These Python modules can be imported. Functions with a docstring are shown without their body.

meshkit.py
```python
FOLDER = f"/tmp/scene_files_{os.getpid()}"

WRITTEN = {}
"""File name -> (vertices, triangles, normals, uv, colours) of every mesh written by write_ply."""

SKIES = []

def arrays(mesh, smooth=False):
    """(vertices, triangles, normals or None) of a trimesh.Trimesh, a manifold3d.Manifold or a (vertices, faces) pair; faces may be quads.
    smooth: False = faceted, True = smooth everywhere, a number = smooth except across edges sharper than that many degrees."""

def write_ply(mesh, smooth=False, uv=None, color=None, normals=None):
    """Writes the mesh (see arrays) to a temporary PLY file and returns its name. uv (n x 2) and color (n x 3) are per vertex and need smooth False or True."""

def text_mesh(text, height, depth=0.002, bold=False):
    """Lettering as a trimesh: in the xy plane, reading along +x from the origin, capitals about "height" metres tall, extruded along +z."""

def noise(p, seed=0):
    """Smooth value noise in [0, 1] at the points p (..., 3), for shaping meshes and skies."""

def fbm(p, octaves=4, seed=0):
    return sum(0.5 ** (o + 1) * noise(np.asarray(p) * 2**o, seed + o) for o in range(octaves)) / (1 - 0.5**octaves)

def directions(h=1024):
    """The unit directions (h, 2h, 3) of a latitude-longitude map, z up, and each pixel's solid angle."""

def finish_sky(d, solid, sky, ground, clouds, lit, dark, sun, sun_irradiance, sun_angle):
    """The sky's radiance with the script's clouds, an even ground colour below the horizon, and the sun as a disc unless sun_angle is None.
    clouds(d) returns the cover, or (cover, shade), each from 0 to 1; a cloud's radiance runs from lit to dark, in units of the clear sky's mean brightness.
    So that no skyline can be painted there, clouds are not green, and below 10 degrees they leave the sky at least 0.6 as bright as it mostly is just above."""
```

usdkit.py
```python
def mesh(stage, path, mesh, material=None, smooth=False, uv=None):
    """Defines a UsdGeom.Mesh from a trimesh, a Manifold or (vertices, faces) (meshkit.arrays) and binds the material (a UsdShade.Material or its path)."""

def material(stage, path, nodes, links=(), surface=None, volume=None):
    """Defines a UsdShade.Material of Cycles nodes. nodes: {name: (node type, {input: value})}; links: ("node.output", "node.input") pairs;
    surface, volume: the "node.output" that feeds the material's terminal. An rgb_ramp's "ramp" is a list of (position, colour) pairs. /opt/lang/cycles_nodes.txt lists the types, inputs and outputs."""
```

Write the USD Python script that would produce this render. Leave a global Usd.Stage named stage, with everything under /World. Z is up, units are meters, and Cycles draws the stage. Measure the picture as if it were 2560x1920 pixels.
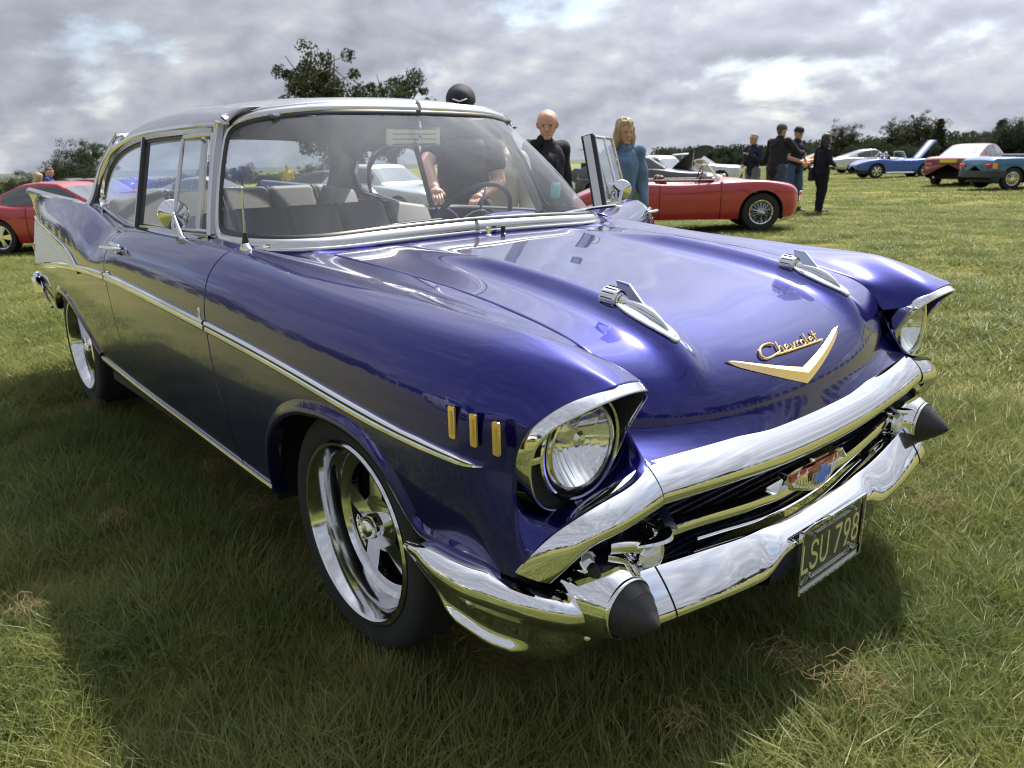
import math, random
import numpy as np
import trimesh, manifold3d, usdkit, meshkit
from scipy.interpolate import BSpline, PchipInterpolator
from shapely.geometry import Polygon, Point, LineString, box as sbox
from shapely.ops import unary_union
from shapely import affinity
from pxr import Usd, UsdGeom, UsdLux, UsdShade, Gf, Sdf, Vt

stage = Usd.Stage.CreateInMemory()
UsdGeom.SetStageUpAxis(stage, UsdGeom.Tokens.z)
UsdGeom.SetStageMetersPerUnit(stage, 1.0)
UsdGeom.Xform.Define(stage, '/World')
UsdGeom.Scope.Define(stage, '/World/Looks')
PI = math.pi

# ------------------------------------------------------------------ camera, sky, sun, exposure
CAM = np.array([1.64123216, -1.74205468, 1.2498834])
YAW, PITCH, ROLL = math.radians(138.9342163), math.radians(-16.37859316), math.radians(-1.14693255)
FPX = 1915.0                                            # focal length in pixels of the 2560 wide photograph
_fw = np.array([math.cos(PITCH)*math.cos(YAW), math.cos(PITCH)*math.sin(YAW), math.sin(PITCH)])
_r = np.cross(_fw, [0, 0, 1]); _r /= np.linalg.norm(_r); _u = np.cross(_r, _fw)
RIGHT, UP = math.cos(ROLL)*_r + math.sin(ROLL)*_u, -math.sin(ROLL)*_r + math.cos(ROLL)*_u
FWD = _fw
EXPOSURE = 1.1
camera = UsdGeom.Camera.Define(stage, '/World/camera')
camera.AddTransformOp().Set(Gf.Matrix4d(*RIGHT, 0, *UP, 0, *(-FWD), 0, *CAM, 1))
camera.CreateHorizontalApertureAttr(36.0); camera.CreateVerticalApertureAttr(27.0)
camera.CreateFocalLengthAttr(36.0*FPX/2560)
camera.CreateClippingRangeAttr(Gf.Vec2f(0.05, 3000.0))
camera.CreateFocusDistanceAttr(2.1); camera.CreateFStopAttr(6.0)
camera.CreateExposureAttr(EXPOSURE)

SUN_AZ, SUN_EL = math.radians(108.0), math.radians(55.0)       # azimuth from +x towards +y
sun_dir = np.array([math.cos(SUN_EL)*math.cos(SUN_AZ), math.cos(SUN_EL)*math.sin(SUN_AZ), math.sin(SUN_EL)])
SUN_ROT = math.atan2(sun_dir[0], sun_dir[1])
sun = UsdLux.DistantLight.Define(stage, '/World/sun')
sun.CreateIntensityAttr(1.1); sun.CreateAngleAttr(1.2); sun.CreateNormalizeAttr(True)
sun.CreateColorAttr(Gf.Vec3f(1.0, 0.94, 0.84))
_z = sun_dir; _x = np.cross([0, 0, 1], _z); _x /= np.linalg.norm(_x); _y = np.cross(_z, _x)
sun.AddTransformOp().Set(Gf.Matrix4d(*_x, 0, *_y, 0, *_z, 0, 0, 0, 30, 1))
SKY_STRENGTH = 0.11
dome = UsdLux.DomeLight.Define(stage, '/World/sky')

def sky_material():
    n = {
     'co': ('texture_coordinate', {}),
     'sep': ('separate_xyz', {}),
     'zc': ('math', {'math_type': 'maximum', 'value2': 0.0}),
     'zd': ('math', {'math_type': 'add', 'value2': 0.42}),
     'ux': ('math', {'math_type': 'divide'}), 'uy': ('math', {'math_type': 'divide'}),
     'cv': ('combine_xyz', {'z': 3.7}),
     'n1': ('noise_texture', {'scale': 3.1, 'detail': 10.0, 'roughness': 0.52, 'distortion': 0.2}),
     'n2': ('noise_texture', {'scale': 1.3, 'detail': 8.0, 'roughness': 0.6, 'distortion': 0.15}),
     'off': ('mapping', {'location': (0.17, 0.42, 5.0)}),
     'n3': ('noise_texture', {'scale': 3.1, 'detail': 6.0, 'roughness': 0.48, 'distortion': 0.2}),
     'offs': ('mapping', {'location': (-0.012, 0.045, 0.0)}),
     'cover': ('map_range', {'from_min': 0.30, 'from_max': 0.44, 'to_min': 0.45, 'to_max': 1.0, 'clamp': True, 'range_type': 'smoothstep'}),
     'diff': ('math', {'math_type': 'subtract'}),
     'lit': ('map_range', {'from_min': -0.13, 'from_max': 0.11, 'to_min': 0.0, 'to_max': 1.0, 'clamp': True}),
     'tone': ('mix_float', {'fac': 0.42}),
     'ramp': ('rgb_ramp', {'ramp': [(0.0, (0.27, 0.29, 0.345)), (0.30, (0.385, 0.41, 0.475)), (0.50, (0.47, 0.50, 0.585)), (0.68, (0.57, 0.595, 0.655)), (0.86, (0.74, 0.75, 0.775)), (1.0, (0.88, 0.88, 0.88))]}),
     'sunv': ('combine_xyz', {'x': float(sun_dir[0]), 'y': float(sun_dir[1]), 'z': float(sun_dir[2])}),
     'dx': ('math', {'math_type': 'multiply', 'value2': float(sun_dir[0])}),
     'dy': ('math', {'math_type': 'multiply', 'value2': float(sun_dir[1])}),
     'dz': ('math', {'math_type': 'multiply', 'value2': float(sun_dir[2])}),
     'd1': ('math', {'math_type': 'add'}), 'd2': ('math', {'math_type': 'add'}),
     'gd': ('math', {'math_type': 'maximum', 'value2': 0.0}), 'gp': ('math', {'math_type': 'power', 'value2': 6.0}), 'glow': ('math', {'math_type': 'multiply_add', 'value2': 4.6, 'value3': 0.88}),
     'gm': ('mix_color', {'blend_type': 'multiply', 'fac': 1.0, 'use_clamp': False}),
     'k': ('mix_color', {'blend_type': 'multiply', 'fac': 1.0, 'b': (CLOUD_K, CLOUD_K, CLOUD_K), 'use_clamp': False}),
     'sky': ('sky_texture', {'sky_type': 'single_scattering', 'sun_disc': False, 'sun_elevation': SUN_EL, 'sun_rotation': SUN_ROT, 'aerosol_density': 1.6}),
     'mix': ('mix_color', {'blend_type': 'mix', 'use_clamp': False}),
     'bg': ('background_shader', {'strength': SKY_STRENGTH}),
    }
    l = [('co.generated', 'sep.vector'), ('sep.z', 'zc.value1'), ('zc.value', 'zd.value1'),
         ('sep.x', 'ux.value1'), ('zd.value', 'ux.value2'), ('sep.y', 'uy.value1'), ('zd.value', 'uy.value2'),
         ('ux.value', 'cv.x'), ('uy.value', 'cv.y'), ('cv.vector', 'n1.vector'), ('cv.vector', 'off.vector'), ('off.vector', 'n2.vector'),
         ('cv.vector', 'offs.vector'), ('offs.vector', 'n3.vector'),
         ('n1.fac', 'cover.value'), ('n3.fac', 'diff.value1'), ('n1.fac', 'diff.value2'), ('diff.value', 'lit.value'),
         ('lit.result', 'tone.a'), ('n2.fac', 'tone.b'), ('tone.result', 'ramp.fac'),
         ('sep.x', 'dx.value1'), ('sep.y', 'dy.value1'), ('sep.z', 'dz.value1'), ('dx.value', 'd1.value1'), ('dy.value', 'd1.value2'),
         ('d1.value', 'd2.value1'), ('dz.value', 'd2.value2'), ('d2.value', 'gd.value1'), ('gd.value', 'gp.value1'), ('gp.value', 'glow.value1'),
         ('ramp.color', 'gm.a'), ('glow.value', 'gm.b'), ('gm.result', 'k.a'),
         ('cover.result', 'mix.fac'), ('sky.color', 'mix.a'), ('k.result', 'mix.b'), ('mix.result', 'bg.color')]
    del n['sunv']
    return usdkit.material(stage, '/World/Looks/sky', n, l, surface='bg.background')
CLOUD_K = 4.5
UsdShade.MaterialBindingAPI.Apply(dome.GetPrim()).Bind(sky_material())

def ray(px, py):
    return FWD + RIGHT*((px-1280)/FPX) - UP*((py-960)/FPX)
def at_dist(px, py, dist):
    """The point of the place seen at that spot of the photograph at a horizontal distance from the camera."""
    d = ray(px, py); return CAM + d*(dist/math.hypot(d[0], d[1]))
def ground_z(x, y):
    """The field falls gently away beyond the tail of the blue car and rises a little on the other side."""
    x, y = np.asarray(x, float), np.asarray(y, float); r = np.hypot(x+1.5, y)
    w = np.clip((r-3.6)/6.0, 0, 1); w = w*w*(3-2*w)*np.minimum(1, 130/np.maximum(r, 1))
    return (.020*x+.0093*y)*w

# ------------------------------------------------------------------ materials
def srgb(r, g, b):
    f = lambda c: (c/255/12.92) if c/255 <= 0.04045 else ((c/255+0.055)/1.055)**2.4
    return (f(r), f(g), f(b))
_mats = {}
def mat(name, color=(0.5, 0.5, 0.5), rough=0.5, metal=0.0, coat=0.0, spec=0.5, bump=0.0, bscale=60.0, var=0.0, vscale=6.0, coat_rough=0.03, **kw):
    if name in _mats:
        return _mats[name]
    inp = {'base_color': color, 'roughness': rough, 'metallic': metal, 'coat_weight': coat, 'coat_roughness': coat_rough, 'specular_ior_level': spec}
    inp.update(kw)
    n, l = {'p': ('principled_bsdf', inp)}, []
    if var > 0:
        n['co'] = ('texture_coordinate', {})
        n['nz'] = ('noise_texture', {'scale': vscale, 'detail': 5.0, 'roughness': 0.6})
        n['rp'] = ('rgb_ramp', {'ramp': [(0.25, tuple(c*(1-var) for c in color)), (0.75, tuple(min(c*(1+var), 1) for c in color))]})
        l += [('co.object', 'nz.vector'), ('nz.fac', 'rp.fac'), ('rp.color', 'p.base_color')]
    if bump > 0:
        n['co2'] = ('texture_coordinate', {})
        n['nb'] = ('noise_texture', {'scale': bscale, 'detail': 4.0})
        n['bp'] = ('bump', {'strength': bump, 'distance': 0.01})
        l += [('co2.object', 'nb.vector'), ('nb.fac', 'bp.height'), ('bp.normal', 'p.normal')]
    _mats[name] = usdkit.material(stage, '/World/Looks/'+name, n, l, surface='p.BSDF')
    return _mats[name]

def glass_mat(name, tint=(1, 1, 1), refl=1.0, dirt=0.0):
    """A window pane: clear, with the mirror strength of glass by view angle, alike from both sides, and a little dust."""
    n = {'t': ('transparent_bsdf', {'color': tint}), 'g': ('glossy_bsdf', {'color': (refl, refl, refl), 'roughness': 0.0}), 'lw': ('layer_weight', {'blend': 0.5}),
         'pw': ('math', {'math_type': 'power', 'value2': 5.0}), 'ma': ('math', {'math_type': 'multiply_add', 'value2': 0.90, 'value3': 0.05}), 'm': ('mix_closure', {})}
    l = [('lw.facing', 'pw.value1'), ('pw.value', 'ma.value1'), ('ma.value', 'm.fac'), ('t.BSDF', 'm.closure1'), ('g.BSDF', 'm.closure2')]
    surf = 'm.closure'
    if dirt > 0:
        n['d'] = ('diffuse_bsdf', {'color': (0.6, 0.6, 0.58)}); n['m2'] = ('mix_closure', {'fac': dirt})
        l += [('m.closure', 'm2.closure1'), ('d.BSDF', 'm2.closure2')]; surf = 'm2.closure'
    return usdkit.material(stage, '/World/Looks/'+name, n, l, surface=surf)

def paint(name, color, metal=0.35, rough=0.38, flake=0.12, coat=1.0):
    if name in _mats: return _mats[name]
    n = {'p': ('principled_bsdf', {'base_color': color, 'metallic': metal, 'roughness': rough, 'coat_weight': coat, 'coat_roughness': 0.012, 'coat_ior': 1.5}),
         'co': ('texture_coordinate', {}), 'v': ('white_noise_texture', {}), 'sc': ('mapping', {'scale': (900, 900, 900)}), 'vo': ('voronoi_texture', {'scale': 1400.0}),
         'mx': ('mix_color', {'blend_type': 'mix', 'a': color, 'b': tuple(min(1, c*1.7+0.004) for c in color)}), 'cl': ('math', {'math_type': 'multiply', 'value2': flake*4})}
    del n['v']; del n['sc']
    l = [('co.object', 'vo.vector'), ('vo.distance', 'cl.value1'), ('cl.value', 'mx.fac'), ('mx.result', 'p.base_color')]
    _mats[name] = usdkit.material(stage, '/World/Looks/'+name, n, l, surface='p.BSDF')
    return _mats[name]

BLUE = paint('candy_blue_paint', (0.0042, 0.0042, 0.120), metal=0.9, rough=0.27)
SILVER = paint('silver_roof_paint', (0.27, 0.27, 0.29), metal=0.8, rough=0.36)
CHROME = mat('chrome', (0.86, 0.86, 0.87), rough=0.035, metal=1.0)
STEEL = mat('polished_stainless', (0.66, 0.65, 0.63), rough=0.14, metal=1.0)
ALLOY = mat('polished_alloy', (0.74, 0.74, 0.75), rough=0.10, metal=1.0)
GOLD = mat('gold_trim', (0.78, 0.55, 0.22), rough=0.22, metal=0.9)
GOLDV = mat('gold_emblem', (0.90, 0.68, 0.38), rough=0.34, metal=0.75)
RUBBER = mat('black_rubber', (0.018, 0.018, 0.02), rough=0.42, spec=0.4)
TYRE = mat('tyre_rubber', (0.022, 0.022, 0.023), rough=0.7, spec=0.25, bump=0.15, bscale=200)
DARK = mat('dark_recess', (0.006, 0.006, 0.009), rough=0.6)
GRILLE = mat('grille_navy', (0.018, 0.02, 0.06), rough=0.25, coat=0.6)
GLASS = glass_mat('clear_glass', (0.88, 0.91, 0.91), dirt=0.035)
BGGLASS = mat('dark_car_glass', (0.02, 0.024, 0.026), rough=0.03, spec=0.9, coat=1.0)
SEAT = mat('grey_upholstery', (0.17, 0.165, 0.165), rough=0.6, bump=0.1, bscale=150)
SEATD = mat('dark_upholstery', (0.07, 0.07, 0.075), rough=0.65)
LINER = mat('headliner', (0.12, 0.12, 0.125), rough=0.8)
BLACK = mat('black_plastic', (0.015, 0.015, 0.016), rough=0.35)
MESHM = mat('black_mesh', (.016, .016, .018), rough=.5, bump=.8, bscale=320)
SEAM = mat('panel_gap', (0.004, 0.004, 0.006), rough=0.9, spec=0.1)
LAMP = mat('lamp_reflector', (0.9, 0.9, 0.9), rough=0.06, metal=1.0, bump=0.0)
CLEAR = glass_mat('lamp_glass', (0.95, 0.96, 0.96))
RED_LENS = mat('red_lens', (0.45, 0.01, 0.012), rough=0.1, coat=1.0)
AMBER = mat('amber_lens', (0.7, 0.2, 0.02), rough=0.15, coat=1.0)
WHITE_LENS = mat('clear_lens', (0.72, 0.73, 0.74), rough=0.08, metal=0.5, coat=1.0)
WHITE = mat('white_enamel', (0.75, 0.74, 0.70), rough=0.3)
RED_ENAMEL = mat('red_enamel', (0.32, 0.012, 0.02), rough=0.25, coat=0.8)
BLUE_ENAMEL = mat('blue_enamel', (0.012, 0.09, 0.42), rough=0.25, coat=0.8)
PLATE_BLACK = mat('plate_black', (0.012, 0.013, 0.012), rough=0.25, coat=0.7)
PLATE_TEXT = mat('plate_yellow_silver', (0.50, 0.49, 0.22), rough=0.35, metal=0.3)
PLATE_YELLOW = mat('plate_yellow', (0.62, 0.47, 0.05), rough=0.4)

# ------------------------------------------------------------------ prims
_used = {}
def numbered(parent, name):
    k = (parent, name); c = _used.get(k, 0); _used[k] = c+1
    return f'{parent}/{name}' if c == 0 else f'{parent}/{name}_{c:03d}'
def keys(prim, label=None, cat=None, group=None, kind=None):
    for k, v in (('label', label), ('category', cat), ('group', group), ('kind', kind)):
        if v: prim.SetCustomDataByKey(k, v)
def thing(name, label, cat, loc=(0, 0, 0), rotz=0.0, group=None, kind=None, scale=None):
    x = UsdGeom.Xform.Define(stage, numbered('/World', name))
    if any(loc): x.AddTranslateOp().Set(Gf.Vec3d(*map(float, loc)))
    if rotz: x.AddRotateZOp().Set(float(math.degrees(rotz)))
    if scale: x.AddScaleOp().Set(Gf.Vec3f(*((scale,)*3 if np.ndim(scale) == 0 else scale)))
    keys(x.GetPrim(), label, cat, group, kind)
    return x.GetPrim().GetPath().pathString
def part(parent, name, mesh, material, smooth=35, label=None, kind=None):
    if isinstance(mesh, list):
        mesh = join(mesh)
    if isinstance(mesh, tuple) and len(mesh) == 3:      # (vertices, faces, normals): given normals
        v, f, n = mesh
        path = numbered(parent, name)
        m = usdkit.mesh(stage, path, (v, f), material, smooth=False)
        m.CreateNormalsAttr(Vt.Vec3fArray.FromNumpy(np.asarray(n, np.float32))); m.SetNormalsInterpolation('vertex')
    else:
        path = numbered(parent, name)
        m = usdkit.mesh(stage, path, mesh, material, smooth=smooth)
    m.CreateDoubleSidedAttr(True)
    keys(m.GetPrim(), label, kind=kind)
    return path
def copy_of(src, name, label, cat, loc, rotz=0.0, group=None, scale=None):
    p = thing(name, label, cat, loc, rotz, group, scale=scale)
    pr = stage.GetPrimAtPath(p); pr.GetReferences().AddInternalReference(src); pr.SetInstanceable(True)
    return p

# ------------------------------------------------------------------ shapes
def tm(v, f): return trimesh.Trimesh(np.asarray(v, float), np.asarray(f, int), process=False)
def tri(f):
    f = np.asarray(f); return f if f.shape[1] == 3 else np.vstack([f[:, [0, 1, 2]], f[:, [0, 2, 3]]])
def astm(m):
    if isinstance(m, trimesh.Trimesh): return m
    v, f, _ = meshkit.arrays(m if not (isinstance(m, tuple) and len(m) == 3) else m[:2]); return tm(v, f)
def join(ms):
    vs, fs, o = [], [], 0
    for m in ms:
        m = astm(m); vs.append(np.asarray(m.vertices)); fs.append(np.asarray(m.faces)+o); o += len(m.vertices)
    return tm(np.vstack(vs), np.vstack(fs))
def mir(m):
    """The mirror image in the car's middle plane."""
    if isinstance(m, list): m = join(m)
    if isinstance(m, tuple) and len(m) == 3:
        return m[0]*[1, -1, 1], m[1][:, ::-1], m[2]*[1, -1, 1]
    m = astm(m); return tm(m.vertices*[1, -1, 1], m.faces[:, ::-1])
def move(m, t=(0, 0, 0), R=None):
    m = astm(m).copy()
    if R is not None: m.vertices = m.vertices @ np.asarray(R).T
    m.vertices = m.vertices + np.asarray(t); return m
def rot(axis, a):
    return trimesh.transformations.rotation_matrix(a, {'x': [1, 0, 0], 'y': [0, 1, 0], 'z': [0, 0, 1]}[axis])[:3, :3]
def bbox(c, s, R=None, bev=0.0):
    """A box of size s about c, its edges bevelled by bev."""
    s = np.asarray(s, float)
    if bev > 0:
        h = s/2; pts = []
        for sx in (-1, 1):
            for sy in (-1, 1):
                for sz in (-1, 1):
                    q = np.array([sx, sy, sz])*h
                    for k in range(3):
                        e = -np.array([sx, sy, sz])*bev; e[k] = 0; pts.append(q+e)
        b = trimesh.convex.convex_hull(np.array(pts))
    else:
        b = trimesh.creation.box(s)
    return move(b, c, R)
def _basis(n, p, deg=3):
    deg = min(deg, n-1)
    kn = np.concatenate([[0]*deg, np.linspace(0, 1, n-deg+1), [1]*deg])
    gre = np.array([kn[i+1:i+deg+1].mean() for i in range(n)])
    return np.array([BSpline(kn, np.eye(n)[i], deg)(np.clip(p, 0, 1)) for i in range(n)]).T, gre
_bc = {}
def bs(ctrl, n, comp=3, p=None):
    """A smooth curve along axis 0 that passes close to the control points, sampled at n spots."""
    ctrl = np.asarray(ctrl, float); k = len(ctrl)
    key = (k, n if p is None else None)
    if p is None and key in _bc: B, G = _bc[key]
    else:
        B, g = _basis(k, np.linspace(0, 1, n) if p is None else p); G, _ = _basis(k, g)
        if p is None: _bc[key] = (B, G)
    c = ctrl.copy()
    for _ in range(comp):
        c = c + ctrl - np.tensordot(G, c, 1)
    return np.tensordot(B, c, 1)
def grid_normals(P):
    du = np.gradient(P, axis=0); dv = np.gradient(P, axis=1)
    n = np.cross(du, dv); l = np.linalg.norm(n, axis=2, keepdims=True)
    return n/np.maximum(l, 1e-12)
def grid(P, flip=False, closed=False):
    nu, nv = P.shape[:2]
    i, j = np.meshgrid(np.arange(nu-1), np.arange(nv if closed else nv-1), indexing='ij')
    a = i*nv+j; b = (i+1)*nv+j; jn = (j+1) % nv
    f = np.stack([a, b, (i+1)*nv+jn, i*nv+jn], -1).reshape(-1, 4)
    f = tri(f)
    return P.reshape(-1, 3), (f[:, ::-1] if flip else f)
def panel(P, flip=False, lip=0.014, edges='udlr'):
    """A sheet-metal panel from a grid of points: outer skin with true normals and its edges rolled inwards. flip when du x dv points inwards."""
    N = grid_normals(P)
    if flip: N = -N
    v, f = grid(P, flip)
    vs, fs, ns, o = [v], [f], [N.reshape(-1, 3)], len(v)
    for e in edges:
        row, nn = {'l': (P[:, 0], N[:, 0]), 'r': (P[:, -1], N[:, -1]), 'u': (P[0], N[0]), 'd': (P[-1], N[-1])}[e]
        other = {'l': P[:, 1], 'r': P[:, -2], 'u': P[1], 'd': P[-2]}[e]
        out = row-other; out -= (out*nn).sum(1, keepdims=True)*nn; out /= np.maximum(np.linalg.norm(out, axis=1, keepdims=True), 1e-9)
        a = row; b = row + out*0.0025 - nn*0.003; c = row + out*0.003 - nn*lip
        q = np.stack([a, b, c], 1); qv, qf = grid(q, flip=(e in 'ld') ^ flip ^ True)
        qn = np.stack([nn, (nn+out)/1.414, out], 1).reshape(-1, 3)
        vs.append(qv); fs.append(qf+o); ns.append(qn); o += len(qv)
    return np.vstack(vs), np.vstack(fs), np.vstack(ns)
def skin(P, flip=False):
    N = grid_normals(P); N = -N if flip else N
    v, f = grid(P, flip); return v, f, N.reshape(-1, 3)
def frames(path, up=(0, 0, 1)):
    path = np.asarray(path, float); t = np.gradient(path, axis=0); t /= np.maximum(np.linalg.norm(t, axis=1, keepdims=True), 1e-12)
    up = np.broadcast_to(np.asarray(up, float), path.shape)
    s = np.cross(t, up); s /= np.maximum(np.linalg.norm(s, axis=1, keepdims=True), 1e-9)
    return t, s, np.cross(s, t)
def sweep(sec, path, up=(0, 0, 1), scale=None, cap=True, closed=False):
    """Sweeps a closed 2D section (side, up) along a path; scale is one number or (side, up) per station."""
    sec = np.asarray(sec, float); path = np.asarray(path, float)
    if closed:
        ext = np.vstack([path[-2:], path, path[:2]]); t, s, u = frames(ext, up if np.ndim(up) == 1 else np.vstack([up[-2:], up, up[:2]])); t, s, u = t[2:-2], s[2:-2], u[2:-2]
    else: t, s, u = frames(path, up)
    sc = np.ones((len(path), 2)) if scale is None else np.asarray(scale, float).reshape(len(path), -1)*np.ones((1, 2))
    P = path[:, None] + s[:, None]*(sec[None, :, :1]*sc[:, None, :1]) + u[:, None]*(sec[None, :, 1:]*sc[:, None, 1:])
    if closed: P = np.concatenate([P, P[:1]])
    v, f = grid(P, closed=True); n = len(sec)
    if cap and not closed:
        v = np.vstack([v, path[0], path[-1]]); a, b = len(v)-2, len(v)-1; o = (len(path)-1)*n
        f = np.vstack([f, [[a, k, (k+1) % n] for k in range(n)], [[b, o+(k+1) % n, o+k] for k in range(n)]])
    m = tm(v, f)
    return m
def circle(r, n=10, ry=None): 
    a = np.linspace(0, 2*PI, n, endpoint=False); return np.stack([r*np.cos(a), (ry or r)*np.sin(a)], 1)
def tube(path, r, n=10, scale=None, up=(0.013, 0.027, 1), closed=False, ry=None):
    return sweep(circle(r, n, ry), path, up, scale, closed=closed)
def lathe(prof, n=48, axis='y', center=(0, 0, 0)):
    """Turns a profile of (radius, along) about an axis through center."""
    prof = np.asarray(prof, float); a = np.linspace(0, 2*PI, n, endpoint=False)
    r, h = prof[:, 0][:, None], np.repeat(prof[:, 1][:, None], n, 1)
    c, s = r*np.cos(a), r*np.sin(a)
    P = {'y': np.stack([c, h, s], -1), 'x': np.stack([h, c, s], -1), 'z': np.stack([c, s, h], -1)}[axis] + np.asarray(center)
    v, f = grid(P, closed=True, flip=(axis == 'y')); return tm(v, f)
def cyl(a, b, r, r2=None, n=16):
    a, b = np.asarray(a, float), np.asarray(b, float)
    return tube(np.array([a, b]), r, n, scale=[1, (r2 or r)/r], up=(0.13, 0.27, 1) if abs((b-a)[2]) < 0.95*np.linalg.norm(b-a) else (1, 0.1, 0))
def extrude(poly, h):
    gs = getattr(poly, 'geoms', [poly])
    return join([trimesh.creation.extrude_polygon(g, h, engine='earcut') for g in gs if g.area > 1e-9])
def ring_pts(pts, n, closed=True):
    pts = np.asarray(pts, float)
    from scipy.interpolate import CubicSpline
    q = np.vstack([pts, pts[:1]]) if closed else pts
    d = np.concatenate([[0], np.cumsum(np.linalg.norm(np.diff(q, axis=0), axis=1))])
    cs = CubicSpline(d, q, bc_type='periodic' if closed else 'not-a-knot')
    return cs(np.linspace(0, d[-1], n, endpoint=not closed))
def text(s, h, depth=0.002, bold=False): return meshkit.text_mesh(s, h, depth, bold)
def hull(pts_r, seg=16):
    """The hull of spheres given as (x, y, z, r)."""
    return manifold3d.Manifold.batch_hull([manifold3d.Manifold.sphere(r, seg).translate((x, y, z)) for x, y, z, r in pts_r])
# ------------------------------------------------------------------ the classic car (x forward from its front axle, y to its left, z up)
def orient(m):
    v, f, n = m
    fn = np.cross(v[f[:, 1]]-v[f[:, 0]], v[f[:, 2]]-v[f[:, 0]])
    bad = (fn*(n[f[:, 0]]+n[f[:, 1]]+n[f[:, 2]])).sum(1) < 0
    f = f.copy(); f[bad] = f[bad][:, ::-1]
    return v, f, n
def both(parent, name, m, material, smooth=35, label=None):
    m = orient(m) if isinstance(m, tuple) and len(m) == 3 else m
    part(parent, name, m, material, smooth, label); part(parent, name, mir(m), material, smooth, label)
def one(parent, name, m, material, smooth=35, label=None):
    return part(parent, name, orient(m) if isinstance(m, tuple) and len(m) == 3 else m, material, smooth, label)
car = thing('classic_car', 'glossy deep blue two door 1950s hardtop with silver roof filling the foreground', 'car')

class Line:
    """A feature line of the body side: (y, z) as a smooth function of x."""
    def __init__(s, rows):
        rows = np.array(sorted(rows), float); s.c = bs(rows, 1200)
    def __call__(s, x):
        return np.stack([np.interp(x, s.c[:, 0], s.c[:, 1]), np.interp(x, s.c[:, 0], s.c[:, 2])], -1)
TRIM = Line([(-4.0, .800, .655), (-3.6, .838, .700), (-3.2, .868, .741), (-2.8, .895, .777), (-2.3, .918, .808), (-1.72, .932, .822), (-1.13, .935, .800), (-.67, .935, .777), (-.2, .934, .747), (.19, .931, .713), (.5, .924, .699), (.75, .90, .692)])
CREST = Line([(.80, .748, .865), (.70, .755, .902), (.62, .763, .922), (.5, .768, .934), (.35, .77, .941), (.13, .77, .953), (-.065, .771, .962), (-.3, .773, .978), (-.5, .778, .994), (-.7, .788, 1.005), (-.95, .795, 1.012), (-1.3, .797, 1.013), (-1.62, .793, 1.012), (-1.85, .787, 1.004), (-2.02, .781, 1.002), (-2.18, .777, 1.018), (-2.36, .775, 1.05), (-2.6, .774, 1.078), (-3.0, .774, 1.092), (-3.5, .769, 1.106), (-3.97, .756, 1.120)])
def wheel_bottom(x):
    """The height of the body's lower edge."""
    x = np.asarray(x, float)
    base = np.interp(x, [-4.05, -3.36, -2.4, -1.3, -.55, -.4], [.50, .46, .35, .318, .287, .287])
    xa = np.array([-.462, -.456, -.44, -.405, -.36, -.30, -.22, -.12, 0.0, .11, .20, .27, .32, .352, .374, .40, .46, .56, .68, .80])
    za = np.array([.287, .330, .375, .440, .505, .562, .612, .648, .664, .664, .648, .612, .566, .520, .488, .482, .484, .487, .488, .490])
    z = np.where(x > -.462, np.interp(x, xa, za), base)
    xr = np.array([-3.40, -3.385, -3.34, -3.27, -3.18, -3.06, -2.93, -2.80, -2.68, -2.58, -2.50, -2.44, -2.41, -2.40])
    zr = np.array([.46, .478, .520, .560, .594, .620, .628, .618, .584, .530, .470, .410, .372, .35])
    return np.where((x > -3.40) & (x < -2.40), np.interp(x, xr, zr), z)
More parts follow.
